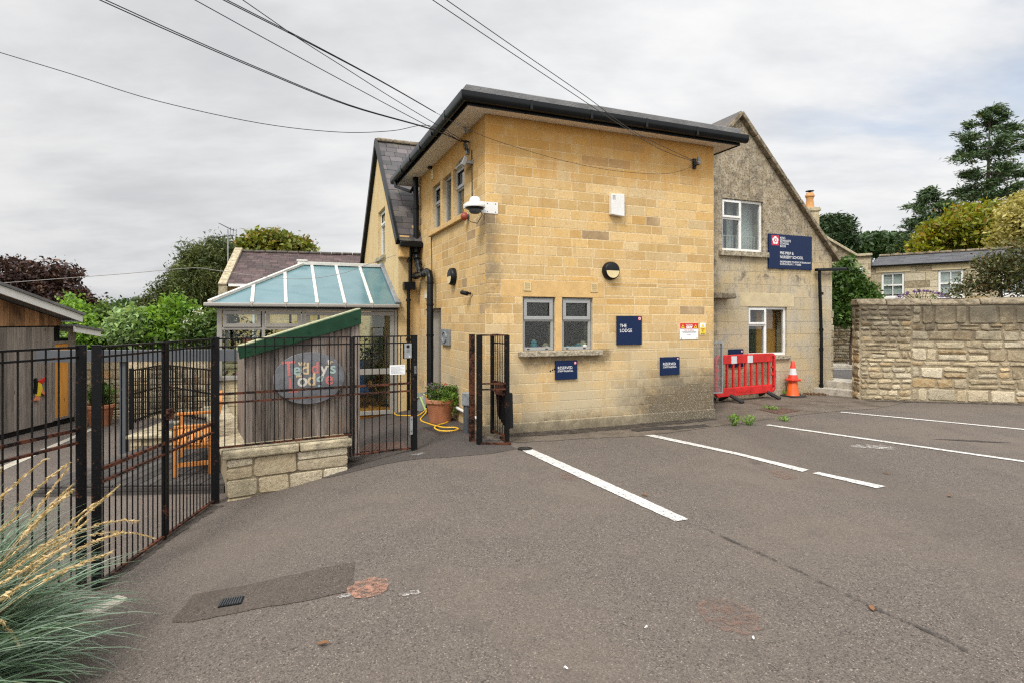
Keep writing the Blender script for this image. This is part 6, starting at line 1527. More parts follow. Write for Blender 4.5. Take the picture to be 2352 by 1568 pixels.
# ================================================================== plants
NR = np.random.default_rng(5)
def leaf_mesh(name, pts, size, mat, parent, t0=None, t1=None, rare=0., aspect=.5, up=.35, dirs=None, fold=0, sv=.35):
    n = len(pts); nm = NR.normal(size=(n, 3)); nm[:, 2] += up*2.2; nm /= np.linalg.norm(nm, axis=1)[:, None]
    a = NR.normal(size=(n, 3)) if dirs is None else dirs+NR.normal(size=(n, 3))*.35
    a -= (a*nm).sum(1)[:, None]*nm; a /= np.linalg.norm(a, axis=1)[:, None]+1e-9
    b = np.cross(nm, a); s = size*(1+sv*NR.normal(size=(n, 1)).clip(-1.6, 2))
    L_ = a*s; B = b*s*aspect; droop = np.array([0, 0, -1.])*s*.12
    v = np.stack([pts-L_+droop, pts-B*.9-L_*.1, pts+L_+droop, pts+B*.9-L_*.1], 1).reshape(-1, 3)
    me = bpy.data.meshes.new(name); me.vertices.add(4*n); me.vertices.foreach_set('co', v.astype(np.float32).ravel())
    me.loops.add(4*n); me.loops.foreach_set('vertex_index', np.arange(4*n, dtype=np.int32))
    me.polygons.add(n); me.polygons.foreach_set('loop_start', np.arange(0, 4*n, 4, dtype=np.int32)); me.update(calc_edges=True)
    at = me.attributes.new('tint', 'FLOAT_COLOR', 'FACE'); c = np.ones((n, 4), np.float32)
    c[:, 0] = NR.random(n) if t0 is None else np.clip(t0+NR.normal(size=n)*.18, 0, 1)
    c[:, 1] = np.clip((.5 if t1 is None else t1)+NR.normal(size=n)*.2, 0, 1); c[:, 2] = NR.random(n) < rare
    at.data.foreach_set('color', c.ravel()); me.materials.append(mat)
    o = bpy.data.objects.new(name, me); COL.objects.link(o); o.parent = parent; return o
def clumps(blobs, ncl, per, sig, flat=.7, lo=.55):
    """leaf positions: clumps sit towards the outside of each ellipsoid, with gaps between"""
    vol = np.array([b[3]*b[4]*b[5] for b in blobs])**.67; vol /= vol.sum(); P = []; T0 = []; T1 = []
    for b, f in zip(blobs, vol):
        k = max(3, int(ncl*f)); d = NR.normal(size=(k, 3)); d /= np.linalg.norm(d, axis=1)[:, None]
        r = lo+(1.04-lo)*NR.random((k, 1))**.6; c = np.array(b[:3])+d*r*np.array(b[3:6])
        h = NR.random(k); h1 = .5+.22*NR.normal(size=k)
        m = (per*(.5+NR.random(k))).astype(int)
        idx = np.repeat(np.arange(k), m); sc = sig*(.7+.6*NR.random(k))[idx][:, None]
        P.append(c[idx]+NR.normal(size=(len(idx), 3))*sc*np.array([1, 1, flat])); T0.append(h[idx]); T1.append(h1[idx])
    return np.concatenate(P), np.concatenate(T0), np.concatenate(T1)
LF_ = {
 'yew': mat_leaf('yew_needles', (.045, .070, .018), (.115, .128, .034), trans=.2), 'round': mat_leaf('maple_leaves', (.085, .12, .016), (.19, .19, .024), (.26, .16, .03)),
 'copper': mat_leaf('copper_leaves', (.026, .013, .012), (.066, .032, .024), (.11, .055, .034), trans=.15), 'bright': mat_leaf('bright_leaves', (.11, .23, .025), (.23, .37, .05), trans=.35),
 'mid': mat_leaf('shrub_leaves', (.045, .10, .018), (.11, .165, .03), trans=.25), 'silver': mat_leaf('silvery_leaves', (.18, .29, .11), (.35, .46, .20), trans=.3),
 'fir': mat_leaf('conifer_needles', (.028, .062, .022), (.080, .122, .040), (.11, .07, .02), trans=.1), 'pine': mat_leaf('pine_needles', (.02, .048, .018), (.055, .085, .03), trans=.12),
 'yellow': mat_leaf('yellowing_leaves', (.13, .16, .012), (.26, .26, .02), (.30, .17, .02), trans=.35), 'pale': mat_leaf('pale_yellow_leaves', (.34, .30, .09), (.48, .42, .16), trans=.35),
 'ivy': mat_leaf('ivy_leaves', (.03, .075, .012), (.10, .17, .03), trans=.25), 'dark': mat_leaf('dark_shrub_leaves', (.04, .05, .018), (.11, .115, .034), (.12, .06, .02), trans=.2),
 'far': mat_leaf('distant_leaves', (.03, .065, .022), (.07, .12, .035), trans=.15), 'red': mat_leaf('red_petals', (.6, .03, .04), (.65, .08, .08)), 'purple': mat_leaf('purple_petals', (.13, .06, .2), (.22, .14, .3)), 'whitep': mat_leaf('white_petals', (.6, .58, .5), (.7, .68, .62)),
 'weed': mat_leaf('weed_leaves', (.09, .20, .02), (.20, .32, .05), trans=.3), 'dead': mat_leaf('dead_leaves', (.13, .055, .025), (.24, .12, .05), trans=.1)}
def trunk(parent, h, r, limbs=6, sp=1., base=0, mat='bark', lean=(0, 0), start=.35):
    mb = MB(); rr = random.Random(int(h*100)); n = 6
    pts = [(lean[0]*k/n+rr.uniform(-.04, .04)*h*.2, lean[1]*k/n+rr.uniform(-.04, .04)*h*.2, base+h*k/n) for k in range(n+1)]
    mb.tube(pts, [r*(1-.8*k/n) for k in range(n+1)], 9)
    for k in range(limbs):
        f = start+(.95-start)*k/max(1, limbs-1); i = min(n-1, int(f*n)); p = Vector(pts[i]).lerp(Vector(pts[i+1]), f*n-i); a = k*2.4+rr.uniform(-.4, .4); ln = sp*(1-.5*f)*rr.uniform(.7, 1.1)
        q = [p+Vector((math.cos(a)*ln*u, math.sin(a)*ln*u, ln*.55*u**1.4)) for u in (0, .35, .7, 1)]
        mb.tube(q, [r*.42*(1-f*.5), r*.3*(1-f*.5), r*.18, r*.06], 6)
    mb.build('trunk', M[mat], parent, True)
def tree(name, label, cat, px, py, Y, blobs_px, leafk, ncl, per, sig, size, group=None, zb=-.3, rare=0., mat='bark', **kw):
    """crown given as ellipses measured on the photo (cx,cy,rx,ry), set at distance Y with real depth"""
    c = At(px, py, Y); r = thing(name, label, cat, (c.x, c.y, zb), 0, group); s = Y/F; bl = []
    for j, (cx, cy, rx, ry) in enumerate(blobs_px):
        p = At(cx, cy, Y); bl.append((p.x-c.x, random.Random(j+int(px)).uniform(-.3, .3)*rx*s, p.z-zb, rx*s, max(rx, ry)*s*.85, ry*s))
    P, a, b = clumps(bl, ncl, per, sig, **{k: v for k, v in kw.items() if k in ('flat', 'lo')})
    P[:, 2] = np.maximum(P[:, 2], .02)
    leaf_mesh('crown', P, size, LF_[leafk], r, a, b, rare, kw.get('aspect', .55), kw.get('up', .35))
    top = max(b_[2]+b_[5] for b_ in bl); w = max(b_[3] for b_ in bl)
    trunk(r, top*.86, max(.02, top*kw.get('tr', .022)), kw.get('limbs', 8), w*1.1, mat=mat, start=kw.get('start', .3)); return r
# trees beyond the yard
tree('yew_tree', 'big dark green yew with feathery drooping sprays behind the yard', 'tree', 430, 700, 30, [(480, 645, 60, 88), (505, 600, 34, 52), (432, 672, 50, 64), (385, 694, 44, 44), (343, 712, 36, 22), (505, 690, 55, 70), (452, 610, 16, 34), (415, 640, 14, 30)], 'yew', 640, 80, .2, .10, aspect=.28, up=-.1, flat=1.1, lo=.5)
tree('maple_tree', 'round golden green maple rising behind the purple slate roof', 'tree', 625, 600, 38, [(625, 580, 78, 48), (580, 585, 40, 38), (668, 590, 38, 30), (610, 560, 45, 26)], 'round', 420, 60, .28, .15, rare=.12, flat=.55)
tree('copper_tree', 'dark copper leaved tree left of the yard behind the shed', 'tree', 95, 690, 19, [(60, 640, 75, 50), (120, 640, 60, 50), (10, 650, 60, 55), (165, 690, 50, 30), (205, 700, 30, 18), (130, 700, 60, 40), (225, 712, 22, 12)], 'copper', 330, 62, .13, .062, rare=.12, flat=.7, lo=.45)
for k, (px, bl, lk, lab, Y, sz) in enumerate((
  (185, [(185, 745, 35, 45), (160, 720, 22, 30), (205, 770, 30, 40)], 'bright', 'lime green leafy shrub beside the low shed roof', 14.2, .05),
  (240, [(240, 745, 45, 40), (265, 770, 40, 35)], 'mid', 'olive green shrub behind the middle of the yard wall', 14.6, .045),
  (300, [(295, 760, 34, 35), (308, 735, 20, 20)], 'silver', 'pale silvery leaved shrub in the middle of the yard hedge', 14, .06),
  (385, [(390, 745, 45, 48), (350, 760, 32, 38), (415, 712, 24, 30), (430, 770, 30, 30)], 'bright', 'vivid green ash sapling above the yard wall', 14.2, .06),
  (470, [(475, 760, 36, 45), (450, 785, 30, 25), (505, 745, 25, 40)], 'mid', 'green flowering shrub next to the conservatory corner', 14, .045))):
    r = tree('shrub', lab, 'shrub', px, 780, Y, bl, lk, 130, 48, .13, sz, 'shrubs behind the yard wall', flat=.8, lo=.3, start=.1, limbs=10, tr=.012)
    if k == 4: P, a, b = clumps([(0, -.3, 2.0, .3, .2, .25)], 14, 10, .05); leaf_mesh('flowers', P, .03, LF_['whitep'], r)
r = thing('ground_hedge', 'rough green hedge filling the foot of the shrubs behind the yard wall', 'hedge', (-7, 14.3, -.4))
P, a, b = clumps([(-3.4+.9*k, 0, 1.1, .75, .5, .85) for k in range(9)], 240, 45, .14, lo=.3); leaf_mesh('foliage', P, .05, LF_['mid'], r, a, b)
mb = MB()
for k in range(16): mb.tube([(-3.6+.48*k, 0, 0), (-3.5+.48*k, .1, .7), (-3.55+.48*k, .05, 1.5)], [.03, .02, .008], 5)
mb.build('stems', M['bark'], r)
tree('distant_tree', 'far blue green tree low on the horizon between copper tree and yew', 'tree', 275, 715, 70, [(275, 718, 38, 20), (310, 712, 30, 18)], 'far', 120, 45, .5, .25, zb=-.5)
# right of the house
def conifer(name, label, px, base_y, top_y, Y, prof, seed, leafk='fir', size=.2, lean=0, nb=44, zb=.2):
    """tall ragged conifer; prof lists (fraction of height, left reach, right reach) in photo pixels"""
    rr = np.random.default_rng(seed); c = At(px, base_y, Y); top = At(px, top_y, Y).z-zb; s = Y/F; r = thing(name, label, 'tree', (c.x, c.y, zb), 0, 'conifers beyond the cottage'); zlow = max(.5, At(px, base_y, Y).z-zb)
    P = []; D = []; T0 = []; T1 = []; mb = MB()
    mb.tube([(lean*k/8, .02*math.sin(k), top*k/8) for k in range(9)], [max(.03, .02*top*(1-k/8.3)) for k in range(9)], 8)
    for i in range(nb):
        f = min(1, max(0, (i+rr.random())/nb)); z = zlow+(top-zlow)*f; az = i*2.4+rr.normal()*.5
        lt = np.interp(f, [p[0] for p in prof], [p[1] for p in prof])*s; rt = np.interp(f, [p[0] for p in prof], [p[2] for p in prof])*s
        w = (1+math.cos(az))/2; ln = (lt*(1-w)+rt*w)*(.5+.58*rr.random()**.8)
        hz = np.array([math.cos(az), math.sin(az), 0]); n = 7; rise = rr.normal()*.12+(.35 if f > .8 else .06)
        q = [np.array([lean*z/top, 0, z])+hz*ln*u+np.array([0, 0, ln*(rise*u-.16*u*u+.10*u**3)]) for u in np.linspace(0, 1, n)]
        mb.tube([tuple(x) for x in q], [max(.012, .018*ln*(1-.85*k/(n-1))) for k in range(n)], 5)
        pe = np.array([-hz[1], hz[0], 0]); nt = int(5+ln*2.6)
        for t in range(nt):
            u = .3+.75*rr.random()**.6; p = q[0]*(1-u)+q[-1]*u; p[2] = np.interp(min(u, 1), np.linspace(0, 1, n), [x[2] for x in q])
            side = rr.normal()*.26*ln*(1.1-u*.7); p = p+pe*side+np.array([0, 0, rr.normal()*.12*ln**.5]); m = int(26+22*rr.random()); sg = (.26+.2*rr.random())*(.55+.18*ln**.5)
            pts = p+rr.normal(size=(m, 3))*np.array([1, 1, .55])*sg; P.append(pts); D.append(np.tile(hz+pe*np.sign(side)*.7+np.array([0, 0, .15]), (m, 1))+(pts-p)*1.5); T0.append(np.full(m, rr.random())); T1.append(np.clip(.5+.16*rr.normal()+.0*pts[:, 0], 0, 1))
    P = np.concatenate(P); D = np.concatenate(D)
    leaf_mesh('crown', P, size, LF_[leafk], r, np.concatenate(T0), np.concatenate(T1), .03, .3, .3, D); mb.build('trunk', M['bark'], r, True); return r
conifer('tall_conifer', 'tallest dark conifer with tiered ragged branches at the right edge', 2256, 505, 248, 62, [(0, 30, 55), (.12, 75, 115), (.25, 95, 110), (.4, 70, 120), (.52, 96, 112), (.66, 78, 100), (.8, 52, 66), (.92, 26, 30), (1, 5, 5)], 1, size=.2, lean=.9, nb=46)
conifer('tall_conifer', 'second shorter dark conifer left of the tallest one', 2138, 570, 437, 56, [(0, 68, 90), (.2, 66, 85), (.45, 56, 70), (.7, 42, 50), (.88, 20, 30), (1, 4, 4)], 2, size=.17, lean=-.2, nb=40)
tree('pine_tree', 'rounded dark pine standing behind the chimney stack', 'tree', 1915, 545, 44, [(1915, 530, 34, 28), (1925, 555, 30, 22), (1900, 560, 26, 22), (1930, 515, 18, 16), (1900, 515, 16, 16)], 'pine', 260, 60, .3, .2, aspect=.25, flat=.5, zb=.2)
for k, (px, bl, lab) in enumerate(((2010, [(2010, 560, 42, 20), (1985, 572, 30, 16)], 'low distant green tree just left of the cottage roof ridge'), (2062, [(2055, 562, 44, 22), (2085, 572, 40, 18)], 'broad distant green tree under the second conifer'), (1962, [(1965, 572, 16, 22)], 'narrow distant tree beside the pine'))):
    tree('distant_tree', lab, 'tree', px, 575, 75+k*4, bl, 'far', 130, 50, .6, .3, zb=.2, flat=.5)
tree('yellow_tree', 'yellow green tree in early autumn colour behind the cottage roof', 'tree', 2230, 540, 40, [(2220, 535, 75, 50), (2270, 525, 55, 52), (2170, 545, 45, 42), (2240, 500, 50, 30), (2130, 570, 28, 26)], 'yellow', 560, 70, .34, .15, rare=.14, flat=.6, lo=.35, zb=.2)
tree('pale_tree', 'pale straw yellow tree at the right edge above the wall', 'tree', 2340, 540, 34, [(2335, 530, 38, 60), (2365, 500, 45, 60), (2320, 570, 30, 28), (2380, 560, 50, 50)], 'pale', 330, 70, .26, .11, flat=.8, lo=.3, zb=.2, mat='barkgrey')
tree('dark_shrub', 'twiggy dark shrub with thinning leaves leaning over the boundary wall', 'shrub', 2300, 680, 15.5, [(2300, 625, 55, 45), (2262, 645, 45, 30), (2215, 668, 36, 14), (2340, 600, 45, 40), (2365, 650, 50, 40), (2275, 600, 30, 25)], 'dark', 230, 26, .13, .045, rare=.1, flat=.8, lo=.2, zb=.2, limbs=16, tr=.018, mat='bark', start=.2)
tree('ivy_shrub', 'glossy green ivy clad shrub between gable and boundary wall', 'shrub', 1955, 720, 18.6, [(1950, 690, 48, 50), (1925, 650, 22, 40), (1940, 615, 10, 25), (1990, 690, 26, 30), (1955, 640, 16, 24), (1935, 720, 40, 24)], 'ivy', 330, 60, .12, .065, flat=.9, lo=.3, zb=.3, limbs=10, start=.15, tr=.012)
r = thing('buddleia', 'buddleia with purple flower spikes nodding over the boundary wall', 'shrub', (At(2120, 690, 14.6).x, 14.6, .2)); mb = MB(); pp = []
for k in range(12):
    a = -1.3+.24*k; h0 = 2.0; q = [Vector((0, 0, h0-.6)), Vector((.2*math.sin(a), .05, h0)), Vector((.55*math.sin(a), .05*k % .2, h0+.28*math.cos(a))), Vector((.72*math.sin(a), 0, h0+.26*math.cos(a)))]; mb.tube(q, .008, 5)
    for u in np.linspace(0, 1, 24): pp.append(tuple(q[2].lerp(q[3], u*1.2)))
mb.tube([(0, 0, 0), (0, 0, 1.5)], .03, 6); mb.build('stems', M['bark'], r); P = np.array(pp); leaf_mesh('flowers', P+NR.normal(size=P.shape)*.015, .03, LF_['purple'], r)
P, a, b = clumps([(0, 0, 1.75, .6, .3, .35)], 40, 20, .1, lo=.2); leaf_mesh('leaves', P, .05, LF_['mid'], r, a, b, aspect=.25)
# plants in pots
P, a, b = clumps([(0, 0, .50, .25, .25, .13), (.16, 0, .48, .14, .2, .12)], 70, 34, .04, lo=.3); P[:, 2] = np.maximum(P[:, 2], .37); leaf_mesh('leaves', P, .022, LF_['mid'], fp_, a, b)
P, a, b = clumps([(.17, -.05, .47, .14, .18, .10), (.24, -.08, .33, .06, .1, .16), (.02, -.2, .42, .2, .06, .06)], 40, 26, .03, lo=.2); leaf_mesh('trailing_leaves', P, .02, LF_['weed'], fp_, a, b)
P, a, b = clumps([(-.12, 0, .6, .14, .14, .06)], 20, 9, .02); leaf_mesh('purple_flowers', P, .013, LF_['purple'], fp_); P = np.array([(.1, -.1, .66), (.12, -.1, .665), (-.02, .1, .67), (.11, -.12, .66)]); leaf_mesh('red_flowers', np.repeat(P, 5, 0)+NR.normal(size=(20, 3))*.008, .016, LF_['red'], fp_)
P = NR.normal(size=(60, 3))*np.array([.1, .1, .025])+np.array([-.2, -.1, .47]); leaf_mesh('white_flowers', P, .012, LF_['whitep'], fp_)
P, a, b = clumps([(0, 0, .62, .24, .24, .22)], 45, 30, .05, lo=.3); leaf_mesh('leaves', P, .035, LF_['mid'], pl1, a, b); leaf_mesh('red_flowers', NR.normal(size=(14, 3))*.09+np.array([0, -.1, .85]), .02, LF_['red'], pl1)
# weeds and litter
def weed(label, P, w, h, n, grass=False):
    r = thing('weed', label, 'weed', P, 0, 'weeds in the tarmac joints'); q = NR.random((n, 3)); ang = q[:, 0]*6.28; rad = w*q[:, 1]**.7
    t = q[:, 2]; pts = np.stack([np.cos(ang)*rad*(.3+t), np.sin(ang)*rad*(.3+t), h*t*(1-.4*rad/w)+.015], 1); d = np.stack([np.cos(ang)*.5, np.sin(ang)*.5, np.ones(n)], 1)
    leaf_mesh('leaves', pts, .05 if grass else .03, LF_['weed'], r, aspect=.12 if grass else .4, up=0, dirs=d)
    mb = MB()
    for k in range(6): a = k*1.05; mb.tube([(0, 0, 0), (math.cos(a)*w*.4, math.sin(a)*w*.4, h*.6), (math.cos(a)*w*.7, math.sin(a)*w*.7, h*.95)], [.004, .003, .001], 4)
    mb.build('stems', M['reelgreen'], r)
weed('feathery green weed in the tarmac joint, left one of the upright pair', G(1686, 977), .08, .2, 110); weed('grassy green weed with tall blades, right one of the upright pair', G(1720, 975), .12, .17, 120, True)
weed('low spreading weed at the edge of the old surface', G(1803, 966), .13, .07, 80, True); weed('scruffy low weed beside the chequered cover', G(1772, 940), .16, .06, 70); weed('weed at the foot of the boundary wall', G(2122, 917), .16, .42, 150); weed('small weed at the base of the cone', G(1806, 908), .16, .16, 110)
weed('small weed under the right foot of the red barrier', G(1765, 903), .22, .14, 120); weed('weed growing against the right end of the boundary wall', G(2347, 922), .14, .6, 120)
r = thing('leaf_litter', 'drift of dead brown leaves along the foot of the gable', 'leaf litter', G(1895, 906)); r['kind'] = 'stuff'
n = 260; P = np.stack([NR.normal(size=n)*.32-.15, NR.normal(size=n)*.08+.02, NR.random(n)*.03+.012], 1); o = leaf_mesh('leaves', P, .03, LF_['dead'], r, up=1.2)
for k, (x, y, lab) in enumerate(((741, 1482, 'lone curled brown leaf on bare asphalt near the bottom of the picture'), (2002, 1400, 'reddish brown leaf lying on the asphalt at the lower right'), (1482, 1138, 'brown twig like leaf beside the first white line'), (2181, 1140, 'small dark leaf right of the short white line'), (2035, 1088, 'small dark leaf at the broken white line') , (1484, 1445, None), (1730, 1470, None), (1300, 1540, None))):
    P = G(x, y); r = thing('fallen_leaf' if lab else 'white_feather', lab or ('white scrap of feather low on the asphalt, %s' % ('the larger one in the centre', 'the smaller one right of centre', 'the one nearest the bottom edge')[k-5]), 'leaf' if lab else 'feather', P+Vector((0, 0, .012)), k*1.3, 'fallen leaves on the tarmac' if lab else 'white feathers on the tarmac')
    mb = MB(); w = .026 if lab else .009; mb.plate([(-w*1.3, 0, .002), (-w*.4, -w*.6, .006), (w*.7, -w*.5, .012), (w*1.4, 0, .004), (w*.5, w*.55, .012), (-w*.5, w*.5, .004)], .002); mb.build('blade', LF_['dead'] if lab else M['signwhite'], r)
# ornamental grass in its bed
gc = Vector((-3.32, 3.05, -.34))
kb_ = thing('bed_edging', 'pale concrete edging stone half buried under the ornamental grass', 'edging', G(232, 1400), 1.2)
mb = MB(); mb.box(-.1, .16, -.06, .06, -.05, .035); mb.build('stone', M['concrete'], kb_, bev=.02)
bedp = [(-5.5, 1.0), (-2.75, 1.0), (-2.72, 2.6), (-2.86, 3.6), (-3.0, 4.05), (-3.2, 4.2), (-5.5, 3.9)]
sheet('planting_bed', bedp, M['soil'], .012)
og_ = thing('ornamental_grass', 'big clump of blue green ornamental grass with tan seed heads in the foreground', 'grass', gc)
mg = NT('blue_grass_blades'); t = mg.tint(); c = mg.ramp(t[0], [(0, (.05, .105, .040)), (.35, (.115, .19, .105)), (.7, (.23, .32, .225)), (.86, (.38, .45, .33)), (1, (.44, .36, .15))]); bri = mg.mr(t[1], 0, 1, .55, 1.3, False); c = mg.mix(1, c, mg.comb(bri, bri, bri), 'MULTIPLY')
sh = mg.bsdf(c, .42, None, 0, .4); tl = mg.n('ShaderNodeBsdfTranslucent'); mg.put(tl.inputs[0], c); mx = mg.n('ShaderNodeMixShader'); mx.inputs[0].default_value = .25; mg.t.links.new(sh, mx.inputs[1]); mg.t.links.new(tl.outputs[0], mx.inputs[2]); M['blade'] = mg.done(mx.outputs[0])
def blades(n, fn, name, mat, parent, segs=7):
    V_ = []; Fc = []; T_ = []; b = 0; q = random.Random(4)
    for i in range(n):
        pts, w, tint = fn(q, i); k = len(pts); d0 = (pts[-1]-pts[0]); sd = Vector((-d0.y, d0.x, 0)); sd = sd.normalized() if sd.length > 1e-6 else Vector((1, 0, 0)); tw = q.uniform(-.9, .9); sd = (sd*math.cos(tw)+Vector((0, 0, 1))*math.sin(tw))
        for j, p in enumerate(pts):
            f = j/(k-1); ww = w*(.75+.5*f if f < .4 else 1-.97*((f-.4)/.6)**1.3)
            V_ += [tuple(p-sd*ww), tuple(p+sd*ww)]
        for j in range(k-1): Fc.append((b+2*j, b+2*j+1, b+2*j+3, b+2*j+2)); T_.append(tint)
        b += 2*k
    me = bpy.data.meshes.new(name); me.from_pydata(V_, [], Fc); at = me.attributes.new('tint', 'FLOAT_COLOR', 'FACE'); at.data.foreach_set('color', np.array([(a, b_, c_, 1) for a, b_, c_ in T_], np.float32).ravel()); me.materials.append(mat)
    o = bpy.data.objects.new(name, me); COL.objects.link(o); o.parent = parent; return o
def arch(q, base, az, ln, el, droop, n=8):
    pts = [Vector(base)]; e = el; st_ = ln/n
    for j in range(n):
        pts.append(pts[-1]+Vector((math.cos(az)*math.cos(e), math.sin(az)*math.cos(e), math.sin(e)))*st_); e -= droop*(.4+1.3*j/n)/n
        if pts[-1].z < .02: pts[-1].z = .02
    return pts
def gbase(q):
    a = q.uniform(0, 6.28); r_ = q.random()**.5; u = q.random()
    return (.0+.34*u+.26*r_*math.cos(a), .15-.95*u+.3*r_*math.sin(a), q.uniform(0, .06))
def gb_fn(q, i):
    b = gbase(q); az = q.gauss(-.35, 1.0) if q.random() < .72 else q.uniform(0, 6.28)
    return arch(q, b, az, q.uniform(.75, 1.22), q.uniform(.45, 1.54), q.uniform(.6, 1.7)), q.uniform(.005, .0088), (min(1, max(0, q.gauss(.48, .24))), q.random(), 0)
blades(5200, gb_fn, 'blades', M['blade'], og_)
mb = MB(); hp_ = []; hd = []; q = random.Random(9)
for i in range(36):
    b = gbase(q); az = q.gauss(.15, .5); ln = q.uniform(1.1, 1.6); pts = arch(q, b, az, ln, q.uniform(.9, 1.42), q.uniform(.2, .8) if i % 6 else 1.7, 12)
    mb.tube(pts, [.0028-.0001*j for j in range(13)], 4)
    for j in range(9, 12):
        for u in range(20):
            p = pts[j].lerp(pts[j+1], u/20); dv = (pts[j+1]-pts[j]).normalized(); f = (j-9+u/20)/3; rr_ = .0085*(1-.75*f)
            for _ in range(2): hp_.append((p.x+q.gauss(0, rr_*.6), p.y+q.gauss(0, rr_*.6), p.z+q.gauss(0, rr_*.6))); hd.append(tuple(dv))
mb.build('stalks', M['tan'], og_)
leaf_mesh('seed_heads', np.array(hp_), .013, mat_leaf('seed_husks', (.44, .32, .15), (.62, .48, .27), trans=.25), og_, aspect=.3, up=0, dirs=np.array(hd)*2)
# ================================================================== overhead wires
def wire(label, pts, y0, y1, r=.0052, n=1, ext=(2.5, 0), end=None, mat='cable', sep=.03):
    """px polyline; 1/Y runs evenly along it, as for any straight span"""
    d = [0]
    for a, b in zip(pts[:-1], pts[1:]): d.append(d[-1]+math.hypot(b[0]-a[0], b[1]-a[1]))
    P = []
    for (x, y), s in zip(pts, d):
        f = s/d[-1]; Y = 1/((1-f)/y0+f/y1); P.append(At(x, y, Y))
    if end is not None: P[-1] = Vector(end)
    if ext[0]: P.insert(0, P[0]+(P[0]-P[1]).normalized()*ext[0])
    if ext[1]: P.append(P[-1]+(P[-1]-P[-2]).normalized()*ext[1])
    P = spline(P, 6); o = thing('overhead_wire', label, 'wire', P[0], 0, 'overhead wires'); mb = MB(off=P[0])
    for k in range(n): mb.tube([p+Vector((.6, 0, .8))*sep*k*(1-.85*i/(len(P)-1)) for i, p in enumerate(P)], r, 6)
    mb.build('strand', M[mat], o, True); return o
br1 = LS.pt(LS.s_at(1078), LS.px(1078, 328)[1], .14); br2 = LF.pt(LF.s_at(1593), LF.px(1593, 380)[1], .14)
wire('lowest wire sagging across the left sky to the lodge eaves', [(0, 121), (165, 171), (360, 232), (600, 284), (780, 304), (900, 301), (985, 289), (1076, 328)], 7, 8.9, end=br1)
wire('thick paired wire crossing the upper left sky to the lodge', [(228, 0), (395, 75), (600, 163), (800, 243), (985, 296), (1076, 328)], 6, 8.9, n=2, r=.006, end=br1)
wire('single thin wire between the thick pair and the crossing wires', [(447, 0), (610, 90), (800, 193), (985, 291), (1076, 328)], 6, 8.9, end=br1)
wire('long wire passing over the roof corner and across the golden wall', [(512, 0), (700, 95), (870, 185), (1000, 259)], 5.5, 8.1, n=2, sep=.02, ext=(2.5, 0))
wire('faint wire crossing above its neighbour down to the eaves', [(557, 0), (680, 85), (790, 155), (900, 225), (1010, 291)], 6, 8.8, r=.005, ext=(2.5, .6))
wire('thin wire drooping across the face of the golden wall to its right bracket', [(1000, 259), (1100, 309), (1200, 343), (1300, 371), (1400, 391), (1500, 400), (1560, 394), (1593, 382)], 8.1, 9.85, r=.0032, ext=(0, 0), end=br2)
wire('left one of two wires dropping from the top centre to the wall bracket', [(993, 0), (1130, 92), (1300, 205), (1430, 291), (1520, 345), (1593, 380)], 5.5, 9.9, r=.0045, end=br2)
wire('right one of two wires dropping from the top centre to the wall bracket', [(1025, 0), (1180, 108), (1350, 225), (1460, 305), (1593, 380)], 5.5, 9.9, r=.0045, end=br2)
wire('low pale wire strung over the yard to the old house', [(0, 651), (130, 641), (300, 628), (440, 616), (500, 622), (590, 634), (690, 641), (780, 630), (850, 606), (955, 571)], 11, 12.7, r=.006, mat='cablegrey')
# ================================================================== sky, sun, camera
w = bpy.data.worlds.new('World'); scene.world = w; w.use_nodes = True; nt = w.node_tree; nt.nodes.clear()
class WN(NT):
    def __init__(s): s.t = nt; s.out = nt.nodes.new('ShaderNodeOutputWorld')
k = WN()
sky = k.n('ShaderNodeTexSky', sky_type='NISHITA'); sky.sun_disc = False
SUN_EL, SUN_AZ = math.radians(50), math.radians(205)   # azimuth clockwise from +Y
sky.sun_elevation = SUN_EL; sky.sun_rotation = SUN_AZ
bg1 = k.n('ShaderNodeBackground'); nt.links.new(sky.outputs[0], bg1.inputs[0]); bg1.inputs[1].default_value = .1
dirv = k.co('Generated'); x, y, z = k.sep(dirv)[:3]
zz = k.math('ADD', k.math('MAXIMUM', z, 0.), .22)
cv = k.comb(k.math('DIVIDE', x, zz), k.math('DIVIDE', y, zz), 0.)
n1 = k.noise(.85, 7, .55, k.mapv(cv, (1., 1.5, 1), rot=(0, 0, .35)), dist=.25); n2 = k.noise(2.6, 6, .6, k.mapv(cv, (1, 1.7, 1)))
cl = k.mr(k.math('ADD', k.math('MULTIPLY', n1, .72), k.math('MULTIPLY', n2, .28)), .34, .64)
ccol = k.mix(cl, (.43, .44, .452), (.60, .60, .602))
lft = k.mr(x, -.62, .12, .88, 1.0)
lowd = k.mr(z, .02, .30, .92, 1.0)
zen = k.mr(z, .52, .95, 1.0, 3.0)
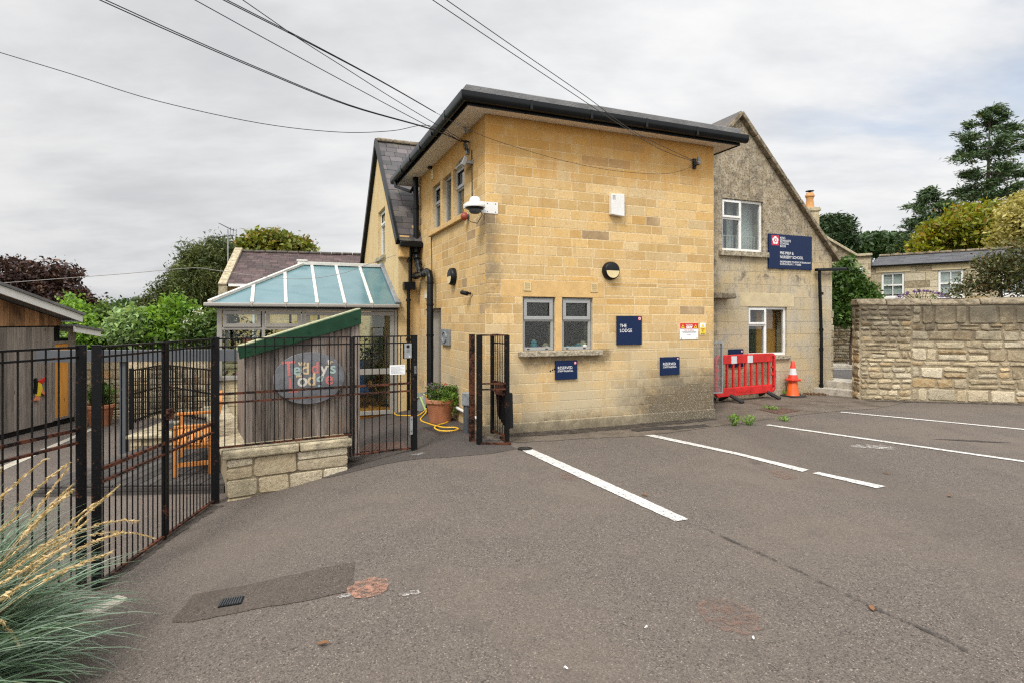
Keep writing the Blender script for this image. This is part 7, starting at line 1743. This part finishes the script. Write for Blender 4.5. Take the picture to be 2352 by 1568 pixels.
back = k.mr(y, .1, -.7, 1.0, 1.75)
gain = k.math('MULTIPLY', k.math('MULTIPLY', lft, lowd), k.math('MULTIPLY', zen, back))
bg2 = k.n('ShaderNodeBackground'); k.put(bg2.inputs[0], ccol); k.put(bg2.inputs[1], gain)
# thin blue break in the cloud to the upper right
bd = Vector((.80, 1, .49)).normalized()
dt = k.math('ADD', k.math('ADD', k.math('MULTIPLY', x, bd.x), k.math('MULTIPLY', y, bd.y)), k.math('MULTIPLY', z, bd.z))
hole = k.math('MULTIPLY', k.math('MULTIPLY', k.mr(dt, .955, .998), k.mr(n1, .54, .36)), .5)
mx = k.n('ShaderNodeMixShader'); k.put(mx.inputs[0], hole); nt.links.new(bg2.outputs[0], mx.inputs[1]); nt.links.new(bg1.outputs[0], mx.inputs[2])
nt.links.new(mx.outputs[0], k.out.inputs[0])
sun = bpy.data.lights.new('sun', 'SUN'); sun.energy = 1.5; sun.angle = math.radians(12); sun.color = (1, .95, .87)
so = bpy.data.objects.new('sun', sun); COL.objects.link(so)
sd_ = Vector((math.sin(SUN_AZ)*math.cos(SUN_EL), math.cos(SUN_AZ)*math.cos(SUN_EL), math.sin(SUN_EL)))
so.rotation_euler = sd_.to_track_quat('Z', 'Y').to_euler(); so.location = (0, 0, 20)
cam = bpy.data.cameras.new('camera'); co_ = bpy.data.objects.new('camera', cam); COL.objects.link(co_); scene.camera = co_
cam.sensor_width = 36; cam.sensor_fit = 'HORIZONTAL'; cam.lens = 36*F/2352; cam.shift_y = -(784-HY)/2352
co_.location = (0, 0, H); co_.rotation_euler = (math.pi/2, 0, 0); cam.clip_start = .05; cam.clip_end = 900
vs = scene.view_settings; vs.view_transform = 'Standard'; vs.look = 'None'; vs.gamma = 1; vs.exposure = .73
scene.cycles.use_denoising = False; scene.cycles.filter_width = 1.25; scene.cycles.sample_clamp_indirect = 1.2; scene.cycles.max_bounces = 8; scene.cycles.transparent_max_bounces = 24; scene.cycles.caustics_reflective = False; scene.cycles.caustics_refractive = False
